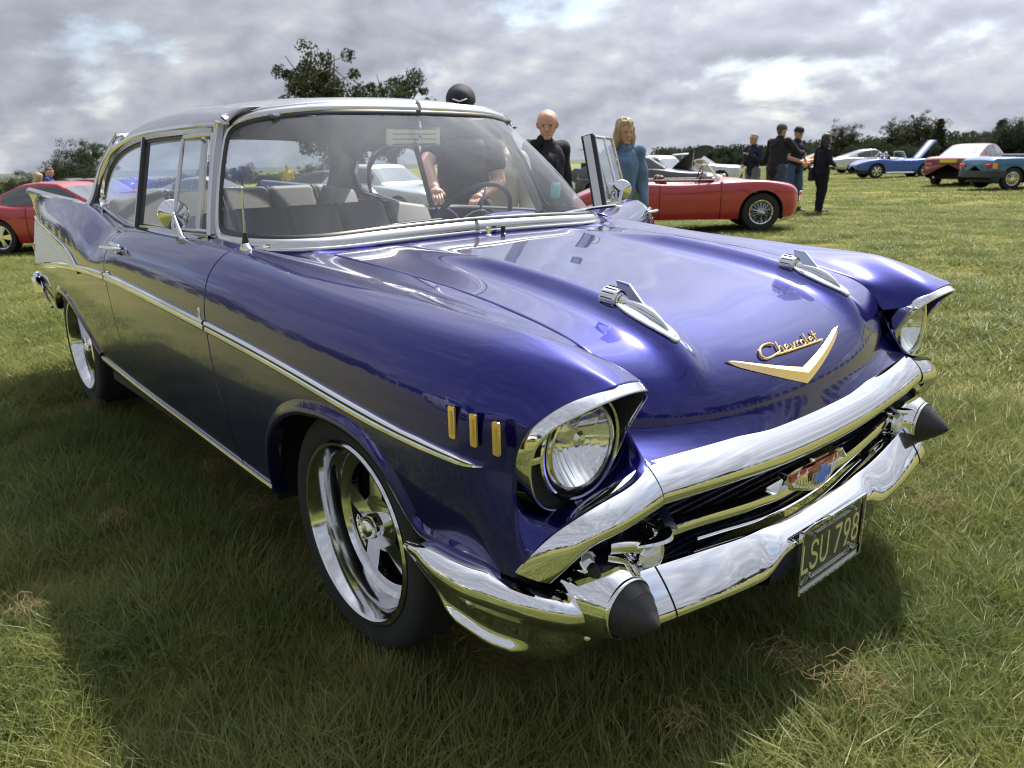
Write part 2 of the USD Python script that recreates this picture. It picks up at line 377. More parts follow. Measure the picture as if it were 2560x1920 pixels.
def side_y(x, z):
    t = TRIM(x); zb = np.interp(x, [-4, -2.4, -.4], [.42, .34, .287])
    drop = np.interp(x, [-4.0, -3.4, -2.4, .3, .8], [.05, .055, .066, .066, .05])
    return t[..., 0] - drop*np.clip((t[..., 1]-z)/(t[..., 1]-zb), 0, 1.2)**2.0
def side_section(x, nv_low=22, nv_up=34, inner=None):
    """One cross section of the body side, bottom edge to inner top edge."""
    t, c = TRIM(x), CREST(x); zb = float(wheel_bottom(x))
    zl = np.linspace(zb, t[1], nv_low); low = np.stack([side_y(x, zl), zl], 1)
    h = c[1]-t[1]
    k = np.interp(x, [-4.0, -3.2, -2.5, -2.2], [1, 1, 0.35, 0])            # how far the section is that of a fin
    dip = math.exp(-((x+2.0)/.17)**2)*.020                                    # the hollow below the dip of the waistline
    a = np.array([(t[0], t[1]), (t[0]-.0015, t[1]+.22*h), (t[0]-.012-dip*.6, t[1]+.48*h), (t[0]-.036-dip, t[1]+.72*h), (t[0]-.078-dip*.7, t[1]+.905*h), (c[0]+.028, t[1]+.985*h), (c[0], c[1])])
    b = np.array([(t[0], t[1]), (t[0]-.006, t[1]+.22*h), (t[0]-.020, t[1]+.48*h), (t[0]-.038, t[1]+.72*h), (t[0]*.4+c[0]*.6-.014, t[1]+.90*h), (c[0]+.012, t[1]+.99*h), (c[0], c[1]+.003)])
    m = a*(1-k)+b*k
    pts = [tuple(p) for p in m] + [tuple(p) for p in (inner if inner is not None else [])]
    up = bs(np.array(pts), nv_up)
    q = np.vstack([low[:-1], up])
    return np.concatenate([np.full((len(q), 1), x), q], 1)
def cosx(a, b, n): return a+(b-a)*(1-np.cos(np.linspace(0, PI, n)))/2

# ---- front fender: side, crest and inner slope up to the bonnet gap, ending at the headlamp
GAPZ = lambda x: np.interp(x, [-.55, -.3, -.1, .13, .285, .44, .52, .58, .64], [.988, .976, .966, .948, .929, .903, .886, .870, .853])
def fender_inner(x):
    c = CREST(x)[..., :]; gy = np.interp(x, [-.70, -.55, -.45, .64], [.70, .665, .622, .617]); gz = GAPZ(x)
    return [(c[0]*.62+gy*.38, c[1]*.62+gz*.38-.003), (c[0]*.28+gy*.72, c[1]*.25+gz*.75-.006), (gy, gz)]
FRONT = np.array([(.696, .878, .735), (.722, .869, .782), (.762, .838, .820), (.790, .792, .842), (.801, .748, .851), (.796, .695, .846), (.772, .645, .824), (.728, .626, .765), (.702, .622, .720), (.688, .621, .690), (.681, .640, .652), (.680, .688, .613), (.679, .742, .601), (.679, .790, .597), (.680, .826, .608), (.681, .852, .634), (.685, .870, .672)])
RIM = FRONT-np.array([(.016+.018*np.clip((y-.76)/.08, 0, 1), 0, 0) for _, y, _ in FRONT])+(FRONT-np.array([.70, .748, .722]))*np.array([0, .012, .012])+np.array([(0, 0, .008 if z > .80 else 0) for _, _, z in FRONT])-np.array([(.016 if z < .70 else 0, 0, 0) for _, _, z in FRONT])
xs = np.unique(np.concatenate([np.linspace(-.695, -.47, 10), cosx(-.465, -.30, 16), np.linspace(-.30, .22, 26), cosx(.22, .40, 16), np.linspace(.40, .52, 7)]))
sec = np.array([side_section(x, inner=fender_inner(x)) for x in xs])
NL = 21                                                              # index of the trim line in a section
def nose_end():
    """The front end of the fender: cheek below the headlamp, then round the headlamp's rim to the bonnet gap."""
    low = bs(np.array([(.672, .900, .492), (.668, .898, .55), (.657, .893, .62), (.652, .884, .70)]), 22)[:-1]
    up = bs(np.array([(.652, .884, .70), (.668, .882, .755), (.692, .873, .795), (.738, .835, .836), (.782, .772, .862), (.786, .748, .866), (.780, .695, .860), (.762, .652, .838), (.715, .626, .805), (.658, .613, .790)]), 34)
    return np.vstack([low, up])
end = nose_end()
def front_blend():
    """Smooth stations from the last cross section to the nose, leaving along the fender's own direction."""
    tan = (sec[-1]-sec[-4])/(xs[-1]-xs[-4])
    out = []
    for s in np.linspace(0, 1, 22)[1:]:
        L = .24
        h00, h10, h01, h11 = 2*s**3-3*s**2+1, s**3-2*s**2+s, -2*s**3+3*s**2, s**3-s**2
        m1 = np.zeros_like(end); m1[:, 0] = .20; m1[:, 1] = np.concatenate([np.linspace(-.05, -.04, 21), np.linspace(-.04, -.03, 34)]); m1[:, 2] = np.concatenate([np.zeros(21), np.interp(np.linspace(0, 1, 34), [0, .4, .6, 1], [0.0, -.055, -.085, -.16])])
        out.append(h00*sec[-1]+h10*tan*L+h01*end+h11*m1)
    return np.array(out)
fender = np.concatenate([sec, front_blend()])
both(car, 'front_fender', panel(fender, flip=True, edges='lrud'), BLUE)
# the cheek and the strip below the headlamp down to the chrome bar
NBAR = np.array([(.672, .900, .492), (.706, .878, .556), (.738, .824, .604), (.755, .760, .628), (.766, .695, .645), (.764, .645, .656), (.750, .614, .664), (.735, .608, .668)])
NTOP = np.array([(.652, .884, .70), (.645, .864, .632), (.650, .826, .600), (.650, .740, .594), (.652, .672, .614), (.660, .621, .668), (.676, .613, .735), (.660, .611, .785)])
rows = []
for s in np.linspace(0, 1, 6):
    mid = NTOP*(1-s)+NBAR*s; bulge = np.zeros_like(mid); w = math.sin(PI*s)
    bulge[:, 0] = -.004*w; bulge[0] = 0; bulge[1, 0] = -.002*w; bulge[0, 0] = .000
    rows.append(mid+bulge)
chk = bs(np.array([bs(r, 40) for r in rows]), 18)
both(car, 'fender_nose', panel(chk, flip=True, edges='r'), BLUE)

# ---- arch lips
def arch_path(a, b, n, inset=0.0):
    x = cosx(a, b, n); z = wheel_bottom(x); return np.stack([x, side_y(x, z)-inset, z], 1)
lip_sec = np.array([(-.004, -.012), (.006, -.012), (.010, -.004), (.010, .004), (.004, .012), (-.004, .006)])
for (a, b, n) in ((-.4615, .64, 130), (-3.385, -2.412, 60)):
    pth = arch_path(a, b, n); 
    d = np.concatenate([[0], np.cumsum(np.linalg.norm(np.diff(pth, axis=0), axis=1))]); q = np.linspace(0, d[-1], 70)
    pth = np.stack([np.interp(q, d, pth[:, k]) for k in range(3)], 1)
    for _ in range(4): pth[1:-1] = .25*pth[:-2]+.5*pth[1:-1]+.25*pth[2:]
    t, s, u = frames(pth, (0, 1, 0))
    yv = np.array([0, 1.0, 0])
    inward = np.cross(yv, t)                                          # towards the wheel
    inward *= np.sign((inward*(np.array([(-.04 if a > -1 else (a+b)/2), 0, .33])*[1, 0, 1]-pth*[1, 0, 1])).sum(1))[:, None]; inward[pth[:, 0] > .36] = inward[pth[:, 0] > .36]*[1, 1, 0]*0+np.array([0, 0, -1.0]) if a > -1 else inward[pth[:, 0] > .36]
    prof = [(-.034, .0005), (-.022, .0030), (-.010, .0085), (0.0, .0115), (.010, .0095), (.013, .002), (.013, -.030)]
    G = np.stack([pth+inward*i+yv*o for i, o in prof], 1)
    both(car, 'arch_lip', skin(G), BLUE)

# ---- door and rear quarter
def door_inner(x):
    c = CREST(x); return [(c[0]-.030, c[1]+.004), (c[0]-.052, c[1]-.002)]
XD0, XD1 = -1.795, -.705
xd = np.linspace(XD0, XD1, 40)
door = np.array([side_section(x, inner=door_inner(x)) for x in xd])
door_skin = orient(panel(door, flip=True))
one(car, 'door', mir(door_skin), BLUE)
def quarter_inner(x):
    c = CREST(x); deck = np.interp(x, [-4.05, -3.4, -2.9, -2.4, -2.2], [.86, .955, .995, c[1]-.02, c[1]-.004])
    w = np.interp(x, [-3.2, -2.6, -2.3], [.62, .66, .72]); 
    return [(c[0]-.028, c[1]-.004), (c[0]*.55+w*.45, c[1]*.35+deck*.65), (w+.015, deck+.004), (w, deck)]
xq = np.unique(np.concatenate([np.linspace(-4.0, -3.42, 14), cosx(-3.41, -3.25, 10), np.linspace(-3.25, -2.55, 22), cosx(-2.55, -2.39, 14), np.linspace(-2.39, -1.805, 22)]))
quarter = np.array([side_section(x, inner=quarter_inner(x)) for x in xq])
fin_lean = np.clip((-3.55-quarter[..., 0])/.45, 0, 1)**1.5
quarter[..., 0] += fin_lean*np.interp(quarter[..., 2], [.5, .66, .80, .97, 1.12], [.06, .02, .06, .10, 0.0])
both(car, 'rear_quarter', panel(quarter, flip=True), BLUE)
# tail end closing sheet
tail = quarter[0]
both(car, 'tail_panel', skin(np.stack([tail+[-.002, 0, 0], np.stack([tail[:, 0]+.01, np.full(len(tail), .45), np.clip(tail[:, 2], .5, .86)], 1), np.stack([tail[:, 0]+.02, np.full(len(tail), 0.0), np.clip(tail[:, 2], .5, .86)], 1)])), BLUE)
# dark structure behind the panel gaps
inn = lambda P, d: P-grid_normals(P)*d*-1
for nm, P in (('front', fender[:30]), ('mid', door), ('rear', quarter)):
    pass
jx = np.linspace(-4.0, -.50, 120)
core = np.array([side_section(x, inner=[]) for x in jx]); core[..., 1] -= .018; core[..., 2] -= .006; core[:, -1, 1] -= .02
cut = core[jx > -2.3]
part(car, 'inner_structure', orient(skin(mir(cut.reshape(-1, 3))[0].reshape(cut.shape) if False else cut*[1, -1, 1])), SEAM)

# ---- bonnet
HP0 = np.array([(-.535, .992), (-.42, .988), (-.20, .973), (.05, .951), (.28, .924), (.45, .895), (.57, .862), (.655, .820), (.715, .770), (.745, .722), (.756, .690), (.764, .664), (.7735, .634)])
HP1 = np.array([(-.470, .984), (-.36, .979), (-.16, .968), (.06, .953), (.25, .933), (.40, .910), (.51, .887), (.585, .862), (.632, .825), (.654, .775), (.670, .722), (.690, .688), (.752, .661)])
def hood_grid(nu, ys):
    a, b = bs(HP0, nu, comp=2), bs(HP1, nu, comp=2)
    out = []
    for y in ys:
        s = min(abs(y)/.604, 1.0)
        w = .55*s**2+.45*s**4
        p = a*(1-w)+b*w
        u = np.linspace(0, 1, nu)
        amp = np.interp(u, [0, .06, .18, .50, .60, .70, .78], [0, .008, .030, .033, .030, .018, 0])
        d = abs(y)-.395
        bump = amp*(math.exp(-(d/.040)**2)+.35*math.exp(-(d/.075)**2)/1.35)
        valley = -.006*math.exp(-(y/.2)**2)*np.interp(u, [0, .15, .5, .7], [0, 1, 1, 0])
        out.append(np.stack([p[:, 0], np.full(nu, y), p[:, 1]+bump+valley], 1))
    return np.array(out).transpose(1, 0, 2)
ys = np.unique(np.concatenate([np.linspace(-.604, -.50, 10), np.linspace(-.50, -.28, 30), np.linspace(-.28, .28, 30), np.linspace(.28, .50, 30), np.linspace(.50, .604, 10)]))
hood = hood_grid(110, ys)
one(car, 'bonnet', panel(hood, flip=False), BLUE)
def on_hood(x, y, dz=0.0):
    """The point of the bonnet above (x, y), and its normal."""
    tri_ = hood_grid(110, [y-.004, y, y+.004]); col = tri_[:, 1]; N = grid_normals(tri_)[:, 1]
    k = np.interp(x, np.maximum.accumulate(col[:75, 0]), np.arange(75)); i0 = int(k); f = k-i0
    n = N[i0]*(1-f)+N[min(i0+1, 74)]*f; n = n*np.sign(n[2]+1e-9) if abs(n[2]) > .2 else n
    return col[i0]*(1-f)+col[i0+1]*f, n/np.linalg.norm(n)
# dark channel under the bonnet gap
e_ = hood[2:-2, -1]; eN = grid_normals(hood)[2:-2, -1]; eN *= np.sign(eN[:, 2]+eN[:, 0])[:, None]
ch = e_-eN*.026+np.array([0, .006, 0]); ch = ch[::3]
both(car, 'gap_channel', tube(ch, .017, 8), SEAM)

# ---- cowl between bonnet and windscreen, and the windscreen
WB = np.array([(-.560, 0, 1.033), (-.548, .26, 1.030), (-.545, .48, 1.024), (-.562, .615, 1.020), (-.62, .70, 1.020), (-.735, .748, 1.022), (-.86, .757, 1.024), (-.975, .752, 1.026)])
WT = np.array([(-.842, 0, 1.425), (-.862, .24, 1.424), (-.905, .40, 1.418), (-.955, .50, 1.409), (-1.005, .565, 1.398), (-1.045, .600, 1.387), (-1.075, .622, 1.376), (-1.095, .634, 1.366)])
def full(c, n):
    h = bs(c, n); return np.vstack([(h*[1, -1, 1])[::-1], h[1:]])
nb = 50; wb, wt = full(WB, nb), full(WT, nb)
cow_in = np.vstack([[(-.555, y, .985-.012*(abs(y)/.62)**2) for y in np.linspace(-.60, .60, 2*nb-1)]])
cow_mid = np.array(wb)*[1, 1, 1]+np.array([0.022, 0, -.012])
cow_mid[:, 1] *= 1.0
ci = np.stack([np.interp(np.linspace(-1, 1, 2*nb-1), [-1, -.9, -.72, -.6, 0, .6, .72, .9, 1], [-.93, -.80, -.60, -.525, -.53, -.525, -.60, -.80, -.93]), wb[:, 1]*.965+np.sign(wb[:, 1])*.0, np.zeros(2*nb-1)], 1)
hr = np.stack([np.interp(abs(wb[:, 1]), [0, .5, .62, .70, .757], [-.500, -.485, -.49, -.62, -.95]), np.clip(wb[:, 1]*1.045, -.79, .79), np.interp(abs(wb[:, 1]), [0, .4, .6, .70, .757], [.975, .975, .978, .992, 1.0])], 1)
cow = np.stack([wb+[-.02, 0, .012], wb+[.012, 0, -.006], wb*.55+hr*.45+[0, 0, -.012], hr+[0, 0, -.004], hr+[.06, 0, -.02]], 0)
one(car, 'cowl', skin(bs(cow, 20)), BLUE)
vent = np.array([(-.508, y, .992) for y in np.linspace(-.40, .40, 30)])
# windscreen glass: bowed between its lower and upper curves
S = np.linspace(0, 1, 26)[:, None, None]
bow = np.sin(PI*S)*np.array([.030, 0, .012])
ws = wb[None]*(1-S)+wt[None]*S+bow*np.ones((1, 2*nb-1, 1))
side_w = np.clip((abs(wb[:, 1])-.55)/.2, 0, 1)[None, :, None]
ws = ws+np.sin(PI*S)*side_w*np.sign(wb[:, 1])[None, :, None]*np.array([0, .012, 0])-np.sin(PI*S)*side_w*np.array([.022, 0, .012])
one(car, 'windscreen', skin(ws), GLASS)
loop = np.vstack([wb, wt[::-1]])
def edge_path(lo, hi, n=220):
    left = ws[:, -1]; right = ws[::-1, 0]
    p = np.vstack([lo, left[1:-1], hi[::-1], right[1:-1]])
    # round the four corners by light smoothing
    d = np.concatenate([[0], np.cumsum(np.linalg.norm(np.diff(np.vstack([p, p[:1]]), axis=0), axis=1))])
    q = np.linspace(0, d[-1], n, endpoint=False); pp = np.vstack([p, p[:1]])
    r = np.stack([np.interp(q, d, pp[:, k]) for k in range(3)], 1)
    for _ in range(6): r = .25*np.roll(r, 1, 0)+.5*r+.25*np.roll(r, -1, 0)
    return r
rimp = edge_path(wb, wt)
cen = ws.mean((0, 1))
Nw = grid_normals(ws); from scipy.spatial import cKDTree
kd = cKDTree(ws.reshape(-1, 3)); nn = Nw.reshape(-1, 3)[kd.query(rimp)[1]]; nn *= np.sign((nn*(rimp-np.array([-1.6, 0, 1.15]))).sum(1))[:, None]
tt = np.roll(rimp, -1, 0)-np.roll(rimp, 1, 0); tt /= np.linalg.norm(tt, axis=1, keepdims=True)
outw = np.cross(tt, nn); outw *= np.sign((outw*(rimp-cen)).sum(1))[:, None]
for _ in range(8):
    outw = .25*np.roll(outw, 1, 0)+.5*outw+.25*np.roll(outw, -1, 0); nn = .25*np.roll(nn, 1, 0)+.5*nn+.25*np.roll(nn, -1, 0)
outw /= np.linalg.norm(outw, axis=1, keepdims=True); nn /= np.linalg.norm(nn, axis=1, keepdims=True)
def rim_loft(prof):
    G = np.stack([rimp+outw*a+nn*b for a, b in prof], 1); return skin(np.concatenate([G, G[:1]]))
part(car, 'windscreen_seal', orient(rim_loft([(-.020, .001), (-.018, .006), (-.006, .009), (.004, .006)])), RUBBER)
part(car, 'windscreen_trim', orient(rim_loft([(-.004, .004), (-.002, .011), (.006, .0155), (.016, .0165), (.026, .0135), (.031, .0095), (.034, .0125), (.041, .012), (.046, .006), (.047, -.01)])), STEEL)
for q in (0, nb-1):
    pass
i_top, i_bot = np.argmin(abs(rimp[:, 1])+(rimp[:, 2] < 1.2)*9), np.argmin(abs(rimp[:, 1])+(rimp[:, 2] > 1.2)*9)
for i in (i_top, i_bot):
    pth = np.array([rimp[i]+outw[i]*a+nn[i]*(b+.0008) for a, b in [(-.004, .006), (.006, .0155), (.016, .0165), (.026, .0135), (.036, .012)]])
    part(car, 'trim_clip', tube(pth, .010, 8, ry=.0012, up=(0, 1, 0)), STEEL)

# ---- roof
def roof_row(x):
    hz = np.interp(x, [-2.95, -2.7, -2.45, -2.2, -1.9, -1.5, -1.15, -.9, -.84], [1.20, 1.315, 1.388, 1.432, 1.461, 1.476, 1.470, 1.452, 1.438])
    return hz
kd_r = cKDTree(rimp)
front_edge = wt+np.array([.012, 0, .030])*np.ones((len(wt), 1)); front_edge[:, 1] *= 1.02; 
rs = []
ry = np.linspace(-1, 1, 61)
fe = np.stack([np.interp(ry, np.linspace(-1, 1, len(front_edge)), front_edge[:, k]) for k in range(3)], 1)
rim_q = np.array([rimp[i]+outw[i]*.043+nn[i]*.009 for i in kd_r.query(fe)[1]]); fe = rim_q; fe[:, 1] = np.linspace(fe[0, 1], fe[-1, 1], 61)*.5+fe[:, 1]*.5
rs.append(fe)
def roof_station(x, half, zc, zd, bowx=0.0):
    """half: half width at the drip rail, zc centre height, zd height at the rail."""
    k = np.array([(0, zc), (.30*half, zc-.004), (.58*half, zc-.018), (.78*half, zc-.040), (.90*half, zc*.45+zd*.55+.012), (.975*half, zd+.022), (half, zd)])
    h = bs(k, 31); a = np.vstack([(h*[-1, 1])[::-1], h[1:]])
    return np.stack([np.full(61, x)+bowx*(a[:, 0]/half)**2, a[:, 0], a[:, 1]], 1)
for x, half, zc, zd, bw in [(-.93, .645, 1.474, 1.386, -.13), (-1.08, .655, 1.489, 1.387, -.10), (-1.3, .664, 1.501, 1.388, -.05), (-1.55, .668, 1.506, 1.388, 0), (-1.85, .668, 1.502, 1.385, 0), (-2.12, .668, 1.484, 1.367, 0.0), (-2.35, .670, 1.450, 1.331, 0.03), (-2.52, .675, 1.405, 1.275, .05)]:
    rs.append(roof_station(x, half, zc, zd, bw))
roof = bs(np.array(rs), 90, comp=3)
one(car, 'roof', panel(roof, flip=True, lip=.03, edges='lrd'), SILVER)
# rear roof pillars sweep down from the roof's rear corners to the deck
PC = [  # rows from roof to deck; columns from the side window's edge round to the rear window's edge
    [(-2.330, .6685, 1.333), (-2.40, .664, 1.352), (-2.455, .645, 1.372), (-2.48, .61, 1.390)],
    [(-2.445, .677, 1.288), (-2.52, .676, 1.294), (-2.575, .66, 1.304), (-2.60, .635, 1.314)],
    [(-2.525, .690, 1.225), (-2.62, .690, 1.227), (-2.68, .676, 1.230), (-2.71, .652, 1.236)],
    [(-2.570, .710, 1.145), (-2.69, .708, 1.147), (-2.76, .695, 1.148), (-2.795, .67, 1.148)],
    [(-2.565, .738, 1.085), (-2.75, .727, 1.085), (-2.84, .712, 1.082), (-2.88, .688, 1.075)],
    [(-2.555, .758, 1.064), (-2.77, .742, 1.062), (-2.87, .722, 1.055), (-2.915, .70, 1.045)]]
pil = bs(np.array([bs(np.array(r), 24) for r in PC]), 40)
both(car, 'rear_pillar', panel(pil, flip=True, edges='lr', lip=.02), SILVER)
# drip rail along the roof's edge and down the pillar
dr = np.vstack([[(-1.045, .652, 1.3835)], [(x, .671, 1.385) for x in (-1.25, -1.5)], [(-1.85, .673, 1.381), (-2.12, .674, 1.362), (-2.34, .679, 1.326), (-2.455, .687, 1.280), (-2.535, .700, 1.216), (-2.578, .720, 1.140), (-2.575, .747, 1.084)]])
drp = bs(dr, 80)
both(car, 'drip_rail', sweep(np.array([(-.008, -.006), (.004, -.010), (.010, -.002), (.008, .007), (0, .009), (-.008, .006)]), drp, scale=np.interp(np.linspace(0, 1, 80), [0, .04, .9, 1], [.5, 1.1, 1, .8])[:, None]), STEEL)
# rear window
rw_t = np.array([(-2.48, -.61, 1.39), (-2.56, -.40, 1.408), (-2.60, 0, 1.420), (-2.56, .40, 1.408), (-2.48, .61, 1.39)])
rw_b = np.array([(-2.905, -.70, 1.045), (-3.05, -.56, 1.005), (-3.17, -.30, .985), (-3.20, 0, .98), (-3.17, .30, .985), (-3.05, .56, 1.005), (-2.905, .70, 1.045)])
T_, B_ = bs(rw_t, 30), bs(rw_b, 30); rw = T_[None]*(1-S)+B_[None]*S+np.sin(PI*S)*np.array([-.05, 0, .045])
one(car, 'rear_window', skin(rw), GLASS)
part(car, 'rear_window_trim', tube(T_+[0, 0, .004], .014, 8, ry=.01), STEEL); part(car, 'rear_window_trim', tube(B_+[0, 0, .006], .016, 8, ry=.012), STEEL)
# boot lid and deck
dk = []
for x, z, w in [(-2.98, .985, .60), (-3.15, .985, .615), (-3.35, .972, .62), (-3.6, .945, .62), (-3.85, .90, .60), (-4.0, .82, .58), (-4.05, .70, .58), (-4.04, .55, .58)]:
    dk.append([(x, y, z+.012*(1-(y/w)**2)) for y in np.linspace(-w, w, 25)])
one(car, 'boot_lid', panel(bs(np.array(dk), 40), flip=False), BLUE)

# ---- side glass: frames, division bar, vent window (near side)
def win_pt(x, z, s=-1):
    """A point of the side windows' leaning plane."""
    return np.array([x, s*np.interp(z, [1.0, 1.36], [.757, .668]), z])
bpath = np.array([win_pt(x, z) for x, z in zip(np.linspace(-2.02, -.99, 30), CREST(np.linspace(-2.02, -.99, 30))[:, 1]+.008)])
# waist moulding: from windscreen post along the door, through the dip, up to the pillar's foot
wm = np.array([(x, CREST(x)[0]-.036, CREST(x)[1]+.007) for x in np.concatenate([np.linspace(-.985, -1.795, 24), np.linspace(-1.81, -2.50, 26)])]+[(-2.58, .752, 1.078)])
both(car, 'waist_moulding', sweep(np.array([(-.012, -.006), (.012, -.006), (.012, .002), (.004, .007), (-.006, .007), (-.012, .001)]), wm), STEEL)
top_rail = np.array([win_pt(x, z) for x, z in [(-1.13, 1.362), (-1.3, 1.366), (-1.55, 1.367), (-1.85, 1.362), (-2.05, 1.345), (-2.2, 1.318), (-2.32, 1.274), (-2.405, 1.205), (-2.44, 1.13), (-2.43, 1.075), (-2.38, 1.052)]])
tr = bs(top_rail, 60)
both(car, 'window_rail', mir(sweep(np.array([(-.012, -.008), (.012, -.008), (.012, .010), (-.012, .010)]), tr)), STEEL)
both(car, 'window_seal', mir(tube(tr+[0.0, 0.0, -.016], .010, 8)), RUBBER)
gq = [win_pt(x, z) for x, z in zip(tr[:, 0], tr[:, 2])]
def flat_glass(up, lo):
    a, b = bs(np.array(up), 30), bs(np.array(lo), 30); s = np.linspace(0, 1, 8)[:, None, None]; return skin(a[None]*(1-s)+b[None]*s)
belt = lambda x: win_pt(x, CREST(x)[1]+.004)
part(car, 'door_glass', orient(flat_glass([win_pt(x, 1.362) for x in (-1.21, -1.5, -1.865)], [belt(x) for x in (-1.18, -1.5, -1.855)])), GLASS)
both(car, 'quarter_glass', mir(orient(flat_glass([win_pt(x, z) for x, z in [(-1.88, 1.360), (-1.96, 1.352), (-2.07, 1.336), (-2.2, 1.31), (-2.31, 1.268), (-2.40, 1.20), (-2.432, 1.13), (-2.42, 1.07)]], [belt(x) for x in (-1.87, -1.93, -2.0, -2.08, -2.16, -2.24, -2.32, -2.40)]))), GLASS)
both(car, 'division_bar', mir(tube(np.array([win_pt(-1.872, 1.362), win_pt(-1.858, 1.002)]), .017, 8, ry=.010, up=(1, 0, 0))), BLACK)
both(car, 'division_trim', mir(tube(np.array([win_pt(-1.892, 1.362)+[0, -.008, 0], win_pt(-1.878, 1.002)+[0, -.008, 0]]), .008, 8, ry=.005, up=(1, 0, 0))), STEEL)
# vent window of the near door, swung a little open
def vent(s=-1, open_=0.30):
    out = []
    hinge_t, hinge_b = win_pt(-1.115, 1.352, s), win_pt(-1.045, 1.03, s)
    rear_t, rear_b = win_pt(-1.275, 1.345, s), win_pt(-1.225, 1.035, s)
    post = tube(np.array([win_pt(-1.215, 1.36, s), win_pt(-1.180, 1.015, s)]), .013, 8, ry=.010, up=(1, 0, 0))
    off = np.array([0, s, 0])
    q = [hinge_t+off*.012, rear_t+off*.055*open_/.3, rear_b+off*.075*open_/.3, hinge_b+off*.012]
    fr = tube(np.array(ring_lin(q)), .0075, 8)
    pane = orient(skin(np.array([[q[0], q[1]], [q[3], q[2]]])))
    return post, fr, pane
def ring_lin(q, k=8):
    q = list(q)+[q[0]]; o = []
    for a, b in zip(q[:-1], q[1:]):
        for t in np.linspace(.03, .97, k): o.append(np.asarray(a)*(1-t)+np.asarray(b)*t)
    o.append(o[0]); return o
post, fr, pane = vent()
part(car, 'vent_post', post, STEEL); v_ = part(car, 'vent_window_frame', fr, STEEL); part(v_, 'vent_pane', pane, GLASS)
# windscreen pillars
pa = np.array([(-1.005, .765, 1.02), (-1.02, .752, 1.08), (-1.05, .722, 1.18), (-1.085, .688, 1.28), (-1.105, .662, 1.35), (-1.10, .655, 1.39)])
both(car, 'windscreen_pillar', sweep(np.array([(-.022, -.016), (.022, -.016), (.026, .004), (.012, .016), (-.012, .016), (-.026, .004)]), bs(pa, 24), up=(.2, 1, .3)), SILVER)
both(car, 'pillar_trim', tube(bs(pa+[.004, .014, 0], 24), .010, 8), STEEL)
# ---- chrome side spear, sill moulding, fin caps, ribbed panel
def spear(x0, x1, n, w0=1.0):
    x = np.linspace(x0, x1, n); t = TRIM(x); p = np.stack([x, t[:, 0]+.0015, t[:, 1]], 1); return p
SP = np.array([(-.003, -.017), (.004, -.017), (.008, -.011), (.0075, -.003), (.005, 0.0), (.0085, .004), (.009, .011), (.005, .017), (-.003, .017)])
def spear_mesh(x0, x1, n, taper):
    p = spear(x0, x1, n); s = np.interp(p[:, 0], *taper)
    return sweep(SP*[-1, 1], p, scale=np.stack([np.ones(n), s], 1))
tip = spear(.30, .52, 30); k = np.linspace(0, 1, 30)[:, None]
tp = ([-.4, .38, .70], [1.0, .92, .22])
x = np.linspace(-.692, .36, 40); body_p = np.stack([x, TRIM(x)[:, 0]+.0015, TRIM(x)[:, 1]], 1)
i_t = NL; nose_line = fender[len(xs)-6:, i_t] ; nose_line = nose_line+[0, .0015, 0]
# the tip follows the fender's own skin just below the trim line
nl = nose_line[:18]
pth = np.vstack([body_p[body_p[:, 0] < nl[0, 0]-.01], nl]); s = np.interp(np.arange(len(pth)), [0, len(pth)-24, len(pth)-8, len(pth)-1], [1, .95, .45, .05])
both(car, 'side_spear', sweep(SP*[-1, 1], pth, scale=np.stack([np.ones(len(pth)), s], 1)), CHROME)
both(car, 'side_spear', spear_mesh(XD0+.002, XD1-.002, 40, ([-3, 1], [1.05, 1.0])), CHROME)
both(car, 'side_spear', spear_mesh(-3.99, -1.808, 60, ([-4.0, -1.8], [.85, 1.05])), CHROME)
# upper branch and ribbed panel on the rear quarter
UP_B = np.array([(-2.29, .792), (-2.33, .812), (-2.40, .842), (-2.52, .872), (-2.72, .893), (-3.0, .912), (-3.3, .930), (-3.6, .948), (-3.90, .965)])
def on_quarter(x, z, off=.002):
    i = np.argmin(abs(xq-x)); s = side_section(float(x), inner=quarter_inner(float(x))); j0 = NL-10
    zz = s[j0:NL+30, 2]; yy = s[j0:NL+30, 1]; o = np.argsort(zz); 
    fl = np.clip((-3.55-x)/.45, 0, 1)**1.5*np.interp(z, [.5, .66, .80, .97, 1.12], [.06, .02, .06, .10, 0.0])
    return np.array([x+fl, np.interp(z, zz[o], yy[o])+off, z])
ub = bs(UP_B, 60); ubp = np.array([on_quarter(a, b, .004) for a, b in ub])
both(car, 'quarter_trim', tube(ubp, .011, 8, ry=.007, up=(0, 1, 0.1)), CHROME)
RIBBED = mat('brushed_aluminium', (0.72, 0.73, 0.73), rough=0.42, metal=0.7)
gx = np.linspace(-2.33, -3.93, 60); rp = []
for a in gx:
    zt = np.interp(-a, -ub[:, 0], ub[:, 1]); zb = TRIM(a)[1]+.012
    rp.append([on_quarter(a, z, .0025) for z in np.linspace(zb, max(zt-.006, zb+.004), 14)])
both(car, 'ribbed_panel', orient(skin(np.array(rp))), RIBBED)
ribs = []
for kz in np.arange(.66, .97, .0125):
    a = [q for q in gx if TRIM(q)[1]+.018 < kz < np.interp(-q, -ub[:, 0], ub[:, 1])-.010]
    if len(a) > 2: ribs.append(tube(np.array([on_quarter(q, kz, .003) for q in np.linspace(a[0], a[-1], 14)]), .0042, 6))
for r_ in ribs: both(car, 'rib', r_, RIBBED)
